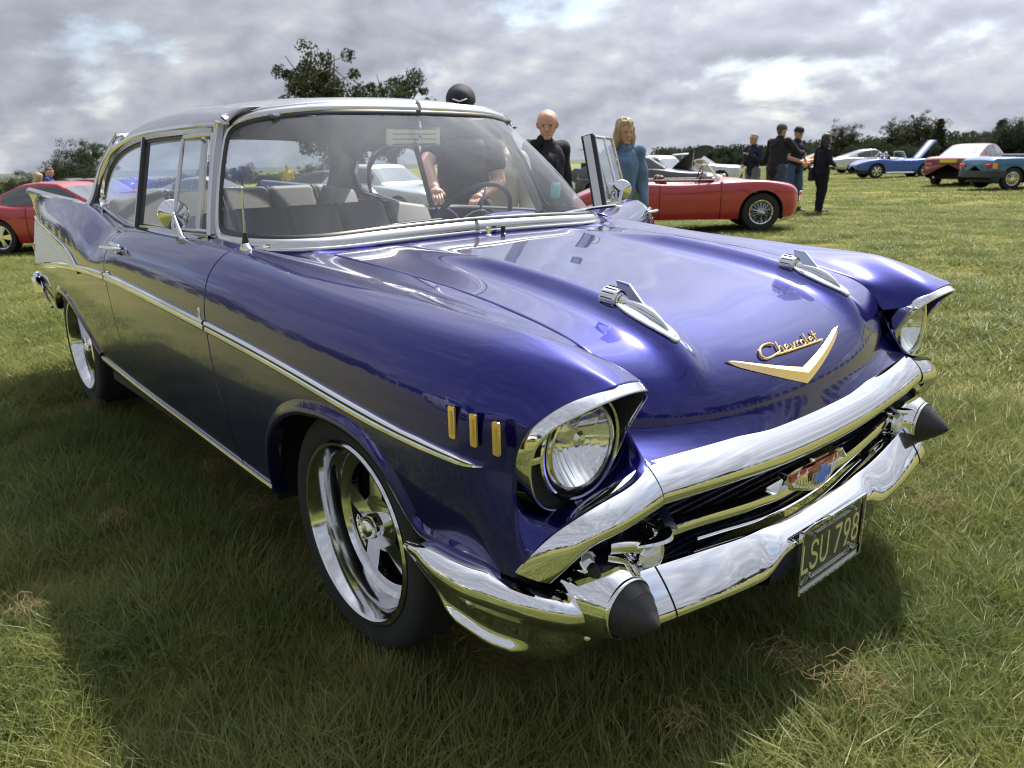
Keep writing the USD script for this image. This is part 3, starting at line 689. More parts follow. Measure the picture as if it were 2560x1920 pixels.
# fin cap
fx = np.linspace(-2.58, -3.985, 40); fc = np.stack([fx, CREST(fx)[:, 0], CREST(fx)[:, 1]+.004], 1)
both(car, 'fin_cap', sweep(np.array([(-.016, -.012), (.016, -.012), (.014, 0), (.004, .010), (-.004, .010), (-.014, 0)]), fc, scale=np.interp(np.linspace(0, 1, 40), [0, .12, 1], [.15, .8, 1.3])[:, None]), CHROME)
both(car, 'fin_end', tube(np.array([on_quarter(-3.985, z, -.01)+[-.012, 0, 0] for z in np.linspace(1.10, .68, 16)]), .013, 8), CHROME)
both(car, 'tail_lamp', lathe([(0, -.03), (.03, -.028), (.05, -.01), (.055, .02), (.055, .05)], 24, 'x', (-3.93, .755, .78)), RED_LENS)
# sill moulding
sx = np.linspace(-.47, -2.395, 60); sp = np.stack([sx, side_y(sx, wheel_bottom(sx)+.012)+.004, wheel_bottom(sx)+.010], 1)
both(car, 'sill_moulding', sweep(np.array([(-.005, -.011), (.005, -.011), (.008, -.003), (.008, .004), (.004, .011), (-.005, .011)]), sp), STEEL)
# gold louvres on the fender
def on_fender(x, z, off=0.0):
    s = side_section(float(x), inner=fender_inner(float(x))); zz, yy = s[NL-12:NL+24, 2], s[NL-12:NL+24, 1]
    return np.array([x, np.interp(z, zz, yy)+off, z])
for k, x0 in enumerate((.522, .582, .642)):
    zc = .770-.002*k
    yb = np.interp(x0, [.5, .7], [.9235, .9085])
    lv = extrude(unary_union([sbox(-.003, -.028, .006, .028).buffer(.0045, join_style=1)]), .004)
    R = np.stack([np.array([1, -.06, 0]), np.array([0, 0, 1.0]), np.array([-.06, -1.0, 0])*-1], 1)
    both(car, 'louvre', [move(lv, (x0, yb-.002, zc), R), move(tube(np.array([(.0015, -.023, .004), (.0015, .023, .004)]), .0035, 10, ry=.003, up=(0, 0, 1)), (x0, yb-.002, zc), R)], GOLD, label='gold fender louvre')

# ---- bonnet rockets, V emblem, script
def rocket(y):
    g = thing if False else None
    c = np.array([.442, y, .9335]); d = np.array([1, 0, -.10]); d /= np.linalg.norm(d)
    def P(t, up=0.0): return c+d*t+np.array([.1, 0, 1.0])*up
    base = part(car, 'bonnet_rocket', lathe_dir([(0, -.004), (.0265, -.003), (.0285, .002), (.0285, .040), (.0265, .044), (.023, .044)], P(0), d), CHROME, label='chrome bonnet rocket')
    for a in np.linspace(0, 2*PI, 15)[:-1]:
        u1 = np.cross(d, [0, 1, 0]); u2 = np.array([0, 1, 0]); rr = u1*math.cos(a)+u2*math.sin(a)
        part(base, 'groove', tube(np.array([P(.004)+rr*.0285, P(.038)+rr*.0285]), .0016, 6), DARK)
    part(base, 'cone', lathe_dir([(.0235, .040), (.0225, .036), (.020, .038), (.0205, .044), (.017, .046), (.0175, .052), (.0145, .054), (.015, .060), (.012, .062), (.0095, .068)], P(0), d), CHROME)
    sp_ = np.array([P(.055), P(.085), P(.115, -.004), P(.145, -.012), P(.172, -.024), P(.186, -.034)])
    part(base, 'spear', tube(bs(sp_, 24), .0115, 14, scale=np.interp(np.linspace(0, 1, 24), [0, .2, .6, 1], [.8, 1.0, .9, .18])), CHROME)
    # fin
    f0, f1, f2, f3 = (.472, .9765), (.510, .9715), (.592, .8985), (.492, .914)
    w = .0032
    pol = Polygon([f0, f1, (.560, .924), f2, f3])
    fin = extrude(pol, 2*w); fin.vertices = np.stack([fin.vertices[:, 0], y-w+fin.vertices[:, 2], fin.vertices[:, 1]], 1)
    part(base, 'fin', fin, CHROME)
    # pointed base rim lying on the bonnet
    rim = []
    for t in np.linspace(0, 2*PI, 60, endpoint=False):
        a = (1+math.cos(t))/2; x_ = .470+.178*a; wy = .029*math.sin(t)*(1-.25*a)
        rim.append((x_, y+wy))
    rp_ = []
    for x_, y_ in rim:
        q, n = on_hood(x_, y_); rp_.append(q+np.array([0, 0, .003]))
    part(base, 'base_rim', tube(np.array(rp_), .005, 8, closed=True), CHROME)
    tr_ = []
    for a in np.linspace(0, 1, 26):
        th_ = math.acos(2*a-1); wy = .028*math.sin(th_)*(1-.25*a); tr_.append([on_hood(.470+.178*a, y+wy*q)[0]+np.array([0, 0, .0045-.002*(1-q*q)*a]) for q in np.linspace(-1, 1, 9)])
    part(base, 'base_tray', orient(skin(np.array(tr_))), CHROME)
    ft = np.array([P(.004, -.026), P(.03, -.036)])
    part(base, 'foot', hull([(.452, y, .908, .016), (.505, y, .893, .014), (.452, y, .895, .016), (.56, y, .868, .010)]), CHROME, smooth=True)
def lathe_dir(prof, c, d, n=32):
    d = np.asarray(d)/np.linalg.norm(d); u1 = np.cross(d, [0, 1, 0.01]); u1 /= np.linalg.norm(u1); u2 = np.cross(d, u1)
    m = lathe(prof, n, 'x'); v = m.vertices
    return tm(np.asarray(c)+v[:, :1]*d+v[:, 1:2]*u2+v[:, 2:3]*u1, m.faces)
rocket(-.395); rocket(.395)
def nose_pt(y, z, off=0.0):
    """A point of the bonnet's front face."""
    j = np.argmin(abs(ys-y)); col = hood[60:, j]; k = np.argsort(col[:, 2]); x_ = np.interp(z, col[k, 2], col[k, 0])
    N = grid_normals(hood)[60:, j]; n = np.array([np.interp(z, col[k, 2], N[k, a]) for a in range(3)]); n *= np.sign(n[0])
    n /= np.linalg.norm(n); return np.array([x_, y, z])+n*off
def v_emblem():
    a = np.linspace(0, 1, 16); rows = []
    for s in (-1, 1):
        rr = []
        for t in a:
            y_ = s*.262*t; zc = .722+.066*t+.006*t*t; hw = np.interp(t, [0, .08, .9, 1], [.019, .018, .0065, .001])
            rr.append([nose_pt(y_, zc+hw, .002), nose_pt(y_, zc+hw*.2, .012*(1-.5*t)), nose_pt(y_, zc-hw, .002)])
        rows.append(np.array(rr))
    G = np.concatenate([rows[0][::-1], rows[1][1:]]); v, f = grid(G); return tm(v, f)
part(car, 'v_emblem', v_emblem(), GOLDV, smooth=20)
SCRIPT = {  # hand-drawn lettering: strokes in letter heights, slanted
 'C': [[(1.35, .82), (1.15, .95), (.70, .98), (.25, .80), (.02, .42), (.08, .08), (.45, -.06), (.95, .02), (1.45, .16)]],
 'h': [[(1.62, .95), (1.52, .5), (1.45, .05)], [(1.47, .30), (1.62, .50), (1.78, .46), (1.80, .2), (1.82, .06), (1.98, .10)]],
 'e': [[(2.0, .24), (2.22, .30), (2.30, .44), (2.18, .52), (2.04, .38), (2.05, .14), (2.22, .04), (2.45, .10)]],
 'v': [[(2.52, .48), (2.58, .2), (2.66, .05), (2.80, .3), (2.90, .50)]],
 'r': [[(3.06, .48), (3.02, .05)], [(3.04, .3), (3.16, .48), (3.32, .50)]],
 'o': [[(3.62, .50), (3.46, .42), (3.42, .2), (3.52, .05), (3.70, .10), (3.76, .3), (3.62, .50)]],
 'l': [[(4.02, .92), (3.96, .45), (3.98, .08), (4.10, .08)]],
 'e2': [[(4.20, .24), (4.42, .32), (4.50, .44), (4.38, .52), (4.24, .38), (4.25, .14), (4.42, .04), (4.62, .10)]],
 't': [[(4.82, .95), (4.76, .45), (4.78, .10), (5.05, .08)], [(4.62, .58), (4.98, .60)]],
 'base': [[(.95, .02), (1.6, -.02), (2.6, -.03), (3.6, -.03), (4.6, -.02), (5.25, .02)]],
}
scr = part(car, 'name_script', tube(np.array([nose_pt(-.137+.0540*u_, .779+.020*v_, .005) for u_, v_ in bs(np.array(SCRIPT['base'][0]), 40)]), .0027, 8), GOLD, label='gold script reading Chevrolet')
for key_, strokes in SCRIPT.items():
    if key_ == 'base': continue
    part(scr, 'letter', join([tube(np.array([nose_pt(-.137+.0540*(u_+.10*v_), .779+.0225*v_, .005) for u_, v_ in bs(np.array(st), 24)]), 0.0024 if key_ != 'C' else .0031, 8) for st in strokes]), GOLD)

# ---- headlamps
def headlamp(s):
    base_, fr_ = ring_pts(RIM, 110), ring_pts(FRONT, 110); c0 = np.array([.700, .748, .722])
    sc = lambda P, k, dx: np.stack([P[:, 0]+dx, c0[1]+(P[:, 1]-c0[1])*k, c0[2]+(P[:, 2]-c0[2])*k], 1)
    fx_ = (lambda m: m) if s > 0 else mir
    vis = np.clip((fr_[:, 2]-.72)/.12, 0, 1)[:, None]
    L = [sc(base_, .985, -.03), base_, sc(base_, 1.004, .003), base_*.5+fr_*.5+[0, 0, .002], fr_, sc(fr_, .985, .004), sc(fr_, .962, .0025), sc(fr_, .955, -.004)]
    G = np.array(L); G = np.concatenate([G, G[:, :1]], 1)
    hl = part(car, 'headlamp_bezel', fx_(orient(skin(G))), CHROME, label='chrome hooded headlamp bezel')
    back = sc(fr_, .94, 0); back[:, 0] = np.minimum(back[:, 0]-.006, .682+.10*np.clip(back[:, 2]-.76, 0, 1)*0)
    W_ = np.array([L[-1], sc(L[-1], .99, -.004), back]); W_ = np.concatenate([W_, W_[:, :1]], 1)
    part(hl, 'inner_wall', fx_(orient(skin(W_))), MESHM)
    a_ = np.linspace(0, 2*PI, 110, endpoint=False)
    ang = np.arctan2(back[:, 2]-c0[2], back[:, 1]-c0[1]); hole = np.stack([np.full(110, .683), c0[1]+.100*np.cos(ang), c0[2]+.100*np.sin(ang)], 1)
    Pm = np.array([back, back*.5+hole*.5, hole]); Pm = np.concatenate([Pm, Pm[:, :1]], 1)
    part(hl, 'mesh_plate', fx_(orient(skin(Pm))), MESHM)
    for a in (PI*1.0, 0.0, PI*1.5):
        p0 = np.array([.690, c0[1]+math.cos(a)*.100, c0[2]+math.sin(a)*.100]); p1 = np.array([.688, c0[1]+math.cos(a)*.130, c0[2]+math.sin(a)*.122])
        part(hl, 'bridge', fx_(tube(np.array([p0, p1]), .009, 8, ry=.004, up=(1, 0, 0))), CHROME)
    X0 = .694; cc_ = (X0, .746, .722)
    part(hl, 'outer_ring', fx_(lathe([(.098, -.012), (.1065, -.008), (.1075, .002), (.1045, .006), (.100, .005), (.098, -.004)], 72, 'x', cc_)), CHROME)
    part(hl, 'black_ring', fx_(lathe([(.099, -.004), (.095, -.012), (.089, -.010)], 72, 'x', cc_)), RUBBER)
    part(hl, 'lamp_ring', fx_(lathe([(.090, -.010), (.0915, .000), (.0875, .007), (.083, .008), (.081, .003)], 72, 'x', cc_)), STEEL)
    # reflector bowl, fluted by small upright ridges
    rr_ = np.linspace(0, 1, 26); th_ = np.linspace(0, 2*PI, 181)[:-1]; Pb = []
    for q in rr_:
        r_ = .0815*(1-q)+.001*q; dep = -.050*(1-(r_/.0815)**2)
        row = []
        for t in th_:
            y_, z_ = r_*math.cos(t), r_*math.sin(t); low = 1/(1+math.exp(z_/.006))
            fl = .0011*abs(math.sin(y_*PI/.0135))*low+.0012*abs(math.sin(y_*PI/.030))*(1-low)+(.002 if abs(z_+.002) < .002 else 0)
            row.append((X0+dep+fl, .746+y_, .722+z_))
        Pb.append(row)
    Pb = np.array(Pb); Pb = np.concatenate([Pb, Pb[:, :1]], 1)
    part(hl, 'reflector', fx_(orient(skin(Pb))), LAMP)
    part(hl, 'bulb_shield', fx_(lathe([(.0005, .003), (.010, .002), (.017, -.004), (.0195, -.012), (.0195, -.045)], 32, 'x', (X0, .746, .734))), CHROME, smooth=30)
    dome_ = [(.082, .003), (.079, .0075), (.067, .0145), (.049, .0200), (.027, .0233), (.001, .0245)]
    part(hl, 'lens', fx_(lathe(dome_, 72, 'x', cc_)), CLEAR, smooth=True)
headlamp(-1); headlamp(1)

# ---- the grille: upper bar on the bonnet's lip and its wings, mesh, centre bar, lower bar
def loft_bar(top, bot, bulge, n, flipx=1.0, outdir=None, shape=None):
    """A rounded chrome bar between an upper and a lower edge curve, bulging forward."""
    a, b = bs(np.array(top), n), bs(np.array(bot), n)
    mid = (a+b)/2; t = np.gradient(mid, axis=0); upv = a-b; up_l = np.linalg.norm(upv, axis=1, keepdims=True)
    o = np.cross(t, upv); o /= np.linalg.norm(o, axis=1, keepdims=True); o *= np.sign(o[:, :1]+1e-9) if outdir is None else np.sign((o*outdir).sum(1, keepdims=True))
    bl = bs(np.array(bulge)[:, None] if np.ndim(bulge) else np.full((4, 1), bulge), n)
    rows = [a-o*.02]
    for th in np.linspace(0, PI, 23):
        k = (1-math.cos(th))/2; rows.append(a*(1-k)+b*k+o*bl*1.55*(k**.85)*(1-k)**.42)
    rows.append(b-o*.02)
    return np.array(rows)
bt = [(.742, -.612, .664), (.757, -.46, .657), (.764, -.25, .643), (.765, -.10, .636), (.765, 0, .634), (.765, .10, .636), (.764, .25, .643), (.757, .46, .657), (.742, .612, .664)]
bb = [(.785, -.612, .584), (.800, -.46, .576), (.806, -.25, .558), (.806, -.10, .550), (.806, 0, .548), (.806, .10, .550), (.806, .25, .558), (.800, .46, .576), (.785, .612, .584)]
one(car, 'grille_top_bar', skin(loft_bar(bt, bb, .030, 90)), CHROME)
wt_ = [(.744, .616, .663), (.744, .690, .647), (.740, .760, .628), (.726, .824, .601), (.702, .872, .556), (.676, .902, .505)]
wb_ = [(.787, .616, .583), (.786, .690, .572), (.777, .755, .562), (.760, .800, .545), (.738, .828, .512), (.716, .846, .480)]
both(car, 'grille_bar_end', skin(loft_bar(wt_, wb_, [.030, .030, .028, .026, .022, .014], 50)), CHROME)
# dark cavity
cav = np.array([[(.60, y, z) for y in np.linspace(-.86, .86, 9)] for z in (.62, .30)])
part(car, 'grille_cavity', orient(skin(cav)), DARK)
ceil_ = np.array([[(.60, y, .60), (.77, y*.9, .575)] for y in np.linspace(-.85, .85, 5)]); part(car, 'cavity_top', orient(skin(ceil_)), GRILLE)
# fine grille bars
for z in np.arange(.33, .57, .017):
    part(car, 'grille_bar', bbox((.668, 0, z), (.012, 1.36, .0045)), GRILLE)
for y in np.linspace(-.66, .66, 34):
    part(car, 'grille_upright', bbox((.662, y, .45), (.008, .004, .25)), GRILLE)
# centre bar with emblem, swelling at the ends to the parking lamps
cb = bs(np.array([(.715, -.555, .470), (.742, -.50, .486), (.762, -.36, .478), (.775, -.20, .466), (.776, -.12, .462), (.776, .12, .462), (.775, .20, .466), (.762, .36, .478), (.742, .50, .486), (.715, .555, .470)]), 90)
csec = np.array([(-.020, 0), (-.016, .011), (-.004, .017), (.010, .017), (.019, .010), (.022, 0), (.019, -.012), (.008, -.019), (-.008, -.016), (-.018, -.009)])
part(car, 'grille_centre_bar', sweep(csec*[-1, 1], cb), CHROME)
lb = bs(np.array([(.705, -.66, .405), (.735, -.5, .392), (.752, -.32, .374), (.765, -.12, .352), (.765, .12, .352), (.752, .32, .374), (.735, .5, .392), (.705, .66, .405)]), 80)
part(car, 'grille_lower_bar', sweep(csec*[-.8, .75], lb), CHROME)
lb2 = lb+np.array([-.02, 0, .034]); part(car, 'grille_trim_strip', sweep(csec*[-.5, .35], lb2[10:-10]), CHROME)
# emblem
def emblem():
    sh = Polygon([(-.140, .030), (-.105, .040), (-.045, .042), (-.035, .048), (.035, .048), (.045, .042), (.105, .040), (.140, .030), (.145, .012), (.12, -.020), (.05, -.038), (0, -.044), (-.05, -.038), (-.12, -.020), (-.145, .012)])
    def put(m, x, c=(0, 0, .482)):
        v = m.vertices*[.93, .93, 1]; bow_ = .02*(v[:, 0]/.14)**2
        return tm(np.stack([x+v[:, 2]-bow_, c[1]+v[:, 0], c[2]+v[:, 1]], 1), m.faces)
    e = part(car, 'grille_emblem', put(extrude(sh, .02), .790), CHROME, smooth=30, label='shield emblem with red band and blue badge')
    inner = sh.buffer(-.009)
    red = inner.intersection(Polygon([(-.2, .004), (.2, .004), (.2, .06), (-.2, .06)])).union(Polygon())
    white = inner.intersection(Polygon([(-.2, .002), (.2, .002), (.2, -.06), (-.2, -.06)]))
    part(e, 'red_band', put(extrude(red, .0015), .8105), RED_ENAMEL); part(e, 'white_band', put(extrude(white, .0015), .8105), WHITE)
    for y in np.linspace(-.11, .11, 18):
        r_ = white.intersection(sbox(y-.0008, -.06, y+.0008, .002))
        if r_.area > 1e-6: part(e, 'rib', put(extrude(r_, .001), .8122), STEEL)
    bow = Polygon([(-.046, -.013), (-.020, -.013), (-.023, -.026), (.015, -.026), (.018, -.013), (.046, -.013), (.050, .009), (.022, .009), (.025, .024), (-.014, .024), (-.017, .009), (-.041, .009)])
    part(e, 'badge_rim', put(extrude(bow.buffer(.0025), .002), .8125), GOLD); part(e, 'badge', put(extrude(bow, .0012), .8147), BLUE_ENAMEL)
    for y in (-.105, -.072, .072, .105):
        fl = unary_union([LineString([(y, .012), (y, .030)]).buffer(.0012), LineString([(y-.005, .018), (y-.003, .024), (y, .018), (y+.003, .024), (y+.005, .018)]).buffer(.001)])
        part(e, 'flourish', put(extrude(fl, .001), .8122), WHITE)
    wing = lambda s: hull([(.775, s*.150, .482, .012), (.772, s*.185, .486, .006), (.786, s*.150, .498, .006), (.782, s*.17, .470, .012)])
    part(e, 'emblem_wing', wing(1), CHROME, smooth=30); part(e, 'emblem_wing', wing(-1), CHROME, smooth=30)
emblem()
# parking lamps at the ends of the centre bar
def park(s):
    c = np.array([.735, s*.585, .462])
    p = part(car, 'parking_lamp', hull([(.700, s*.56, .468, .030), (.700, s*.60, .462, .034), (.728, s*.590, .455, .036)], 24), CHROME, smooth=True)
    part(p, 'lens', lathe([(.034, -.004), (.033, .006), (.024, .013), (.012, .017), (.001, .018)], 36, 'x', (.748, s*.590, .452)), WHITE_LENS, smooth=True)
    part(p, 'lens_rim', lathe([(.034, -.012), (.040, -.006), (.041, .002), (.037, .007), (.033, .004)], 36, 'x', (.748, s*.590, .452)), CHROME)
    hd = bs(np.array([(.700, s*.550, .500), (.745, s*.555, .505), (.775, s*.585, .502), (.760, s*.625, .495), (.72, s*.655, .480)]), 24)
    part(p, 'hood', sweep(np.array([(-.018, -.004), (.018, -.004), (.014, .004), (-.014, .004)]), hd, scale=np.interp(np.linspace(0, 1, 24), [0, .5, 1], [.7, 1, .4])[:, None]), CHROME)
    part(p, 'side_bar', tube(bs(np.array([(.742, s*.622, .480), (.742, s*.645, .490), (.736, s*.672, .497), (.726, s*.695, .500)]), 16), .012, 12, ry=.015), CHROME)
    strut = bs(np.array([(.655, s*.50, .575), (.70, s*.525, .545), (.745, s*.535, .518), (.765, s*.545, .500)]), 14)
    part(p, 'strut', tube(strut, .014, 8, ry=.005), GRILLE)
park(-1); park(1)

# ---- front bumper
def wing(s):
    path = bs(np.array([(.360, .938), (.45, .948), (.55, .945), (.628, .915), (.678, .868), (.706, .815), (.722, .760), (.735, .70), (.755, .62)]), 70)
    t = np.gradient(path, axis=0); t /= np.linalg.norm(t, axis=1, keepdims=True); o = np.stack([-t[:, 1], t[:, 0]], 1)*-1
    o *= np.sign((o*np.array([.3, 1])).sum(1, keepdims=True))
    u = np.linspace(0, 1, 70)
    zt = np.interp(u, [0, .05, .3, .5, .7, .85, 1], [.462, .488, .487, .458, .424, .408, .40]); zb = np.interp(u, [0, .1, .3, .5, .7, .85, 1], [.412, .325, .282, .262, .245, .245, .26])
    op = np.interp(u, [0, .06, .2, 1], [.35, .8, 1, 1])
    prof = [(-.050, .985), (-.026, 1.012), (-.004, .99), (.012, .94), (.021, .87), (.024, .79), (.020, .71), (.011, .65), (.002, .60), (-.005, .54), (-.010, .45), (-.016, .34), (-.023, .23), (-.032, .13), (-.044, .05), (-.058, .0), (-.075, -.01)]
    pr = bs(np.array(prof), 60, comp=2)
    rg_ = np.interp(u, [0, .06, .14, .40, .52, 1], [0, .3, 1, 1, 0, 0])
    G = np.array([[(path[i, 0]+o[i, 0]*(a*op[i]+.020*rg_[i]*math.exp(-((h-.20)/.085)**2)), path[i, 1]+o[i, 1]*(a*op[i]+.020*rg_[i]*math.exp(-((h-.20)/.085)**2)), zb[i]+(zt[i]-zb[i])*h) for a, h in pr] for i in range(70)])
    endc = G[:1].mean(1, keepdims=True)+np.zeros_like(G[:1]); G = np.concatenate([endc+[.004, -.004, 0], G])
    m = orient(skin(G)); m = m if s > 0 else mir(m)
    w = part(car, 'bumper_wing', m, CHROME, label='curved chrome corner of the front bumper')
    for (i, h) in ((16, .50), (62, .30)):
        c = G[i, int(60*(1-h))]; n_ = np.array([o[i, 0], o[i, 1], -.1])
        c = c if s > 0 else c*[1, -1, 1]; n_ = n_ if s > 0 else n_*[1, -1, 1]
        part(w, 'bolt', lathe_dir([(0.0, .007), (.007, .0055), (.011, .001), (.0115, -.003)], c, n_, 20), STEEL, smooth=True)
wing(-1); wing(1)
def unit_(v): v = np.asarray(v, float); return v/np.linalg.norm(v)
def guard(s, z0):
    """A bumper guard: a chrome bullet with a black rubber tip."""
    d = np.array([1, s*.02, -.04]); d /= np.linalg.norm(d); tip = np.array([.860, s*.700, z0]); 
    def P(t): return tip-d*t
    prof = [(.0645, -.080), (.0680, -.086), (.0765, -.100), (.088, -.125), (.099, -.160), (.107, -.205), (.111, -.25), (.110, -.30), (.10, -.35)]
    g = part(car, 'bumper_guard', lathe_dir(bs(np.array(prof), 40), tip, d, 64), CHROME, smooth=True, label='chrome bullet guard with black rubber tip')
    part(g, 'guard_ring', lathe_dir([(.0625, -.0745), (.0652, -.0765), (.0668, -.082), (.0655, -.088)], tip, d, 56), CHROME, smooth=True)
    part(g, 'rubber_tip', lathe_dir([(.001, .0), (.005, -.002), (.0175, -.014), (.0325, -.031), (.0440, -.0485), (.0470, -.0495), (.056, -.066), (.0625, -.080), (.063, -.09)], tip, d, 56), RUBBER, smooth=40)
    # small round lamp set in the top
    top = np.array([.708, s*.742, z0+.092]); ld = unit_((.80, s*-.05, .60))
    part(g, 'lamp_socket', lathe_dir([(.021, -.012), (.0245, .002), (.0245, .008), (.021, .010), (.019, .004)], top, ld, 28), CHROME)
    part(g, 'lamp_lens', lathe_dir([(.020, .004), (.017, .009), (.008, .012), (.001, .0125)], top, ld, 28), WHITE_LENS, smooth=True)
    part(g, 'lamp_trough', hull([(top[0]+.014, top[1], top[2]-.012, .0165), (top[0]+.046, top[1]-s*.008, top[2]-.038, .0095)], 20), DARK, smooth=True)
    part(g, 'guard_collar', lathe_dir([(.110, -.27), (.1165, -.277), (.119, -.30), (.112, -.34)], tip, d, 48), CHROME, smooth=True)
guard(-1, .385); guard(1, .432)
# centre of the bumper between the guards
ct = [(.758, -.66, .440), (.778, -.50, .428), (.791, -.36, .414), (.796, -.28, .408), (.798, -.22, .405), (.800, -.12, .400), (.800, .12, .400), (.798, .22, .405), (.796, .28, .408), (.791, .36, .414), (.778, .50, .428), (.758, .66, .440)]
cbm = [(.815, -.66, .345), (.838, -.50, .336), (.848, -.36, .324), (.850, -.28, .322), (.848, -.22, .346), (.846, -.12, .352), (.846, .12, .352), (.848, .22, .346), (.850, .28, .322), (.848, .36, .324), (.838, .50, .336), (.815, .66, .345)]
G = loft_bar(ct, cbm, .014, 160)
one(car, 'bumper_centre', skin(G), CHROME)
under = np.array([bs(np.array(cbm), 160)+[-.004, 0, -.003], bs(np.array(cbm), 160)+[-.020, 0, -.022], bs(np.array(cbm), 160)+[-.09, 0, -.035]])
one(car, 'bumper_lower_edge', skin(under), CHROME)
apron = np.array([[(.835, y, .36), (.828, y, .27), (.70, y, .22)] for y in np.linspace(-.24, .30, 9)])
part(car, 'front_apron', orient(skin(apron)), GRILLE)
for s in (-1, 1):
    j_ = np.argmin(abs(G[8, :, 1]-s*.585)); part(car, 'bumper_joint', tube(G[1:-1, j_], .0022, 6), DARK)
both(car, 'filler_panel', orient(skin(np.array([[(.59, .90, .470), (.64, .87, .450), (.67, .82, .425), (.66, .74, .41)], [(.56, .93, .474), (.645, .90, .456), (.69, .84, .428), (.69, .75, .405)]]))), CHROME)
# number plate
def plate():
    p = part(car, 'number_plate', bbox((.8525, 0, .309), (.004, .300, .150)), PLATE_BLACK, label='black plate reading LSU 798 in a chrome frame')
    out = sbox(-.158, -.083, .158, .078).buffer(.0).buffer(.006, join_style=1); inn_ = sbox(-.148, -.066, .148, .066)
    fr_ = extrude(out.difference(inn_), .006)
    put = lambda m, x, y=0., z=0.: tm(np.stack([x+m.vertices[:, 2], y+m.vertices[:, 0], z+m.vertices[:, 1]], 1), m.faces)
    part(p, 'plate_rim', put(extrude(out.difference(out.buffer(-.007)), .010), .8525, 0, .309), CHROME)
    part(p, 'plate_frame', put(extrude(sbox(-.150, -.084, .150, -.066), .003), .8545, 0, .309), PLATE_BLACK)
    part(p, 'frame_line', put(extrude(LineString([(-.150, -.064), (-.118, -.064), (-.108, -.054), (-.098, -.064), (.098, -.064), (.108, -.054), (.118, -.064), (.150, -.064)]).buffer(.0014), .003), .8552, 0, .309), CHROME)
    part(p, 'frame_line', put(extrude(LineString([(-.088, .056), (.088, .056)]).buffer(.0010), .003), .8552, 0, .309), CHROME)
    def letters(t, h, y, z, sx, mat_, bold=False, name='lettering', gap=0.0):
        m = text(t, h, .002, bold); b = m.bounds; m.vertices[:, 0] = (m.vertices[:, 0]-(b[0, 0]+b[1, 0])/2)*sx
        part(p, name, put(m, .8550 if name != 'registration' else .8547, y, z), mat_, smooth=False)
    letters('LSU 798', .078, 0, .309-.040, .68, PLATE_TEXT, name='registration')
    letters('- 1957 -', .0155, 0, .309+.0595, 1.25, CHROME)
    letters('CHEVROLET', .0135, 0, .309-.0825, .92, WHITE, True)
    bow = Polygon([(-.017, -.004), (-.008, -.004), (-.008, -.009), (.008, -.009), (.008, -.004), (.017, -.004), (.018, .003), (.008, .003), (.008, .008), (-.008, .008), (-.008, .003), (-.016, .003)])
    for y in (-.112, .112): part(p, 'frame_badge', put(extrude(bow.difference(bow.buffer(-.002)), .002), .8545, y, .309-.075), CHROME)
    for y, z in ((-.108, .057), (.108, .057), (-.108, -.048), (.108, -.048)): part(p, 'plate_bolt', lathe([(0, .008), (.005, .008), (.0058, .004), (.0058, 0)], 6, 'x', (.855, y, .309+z)), CHROME, smooth=False)
plate()

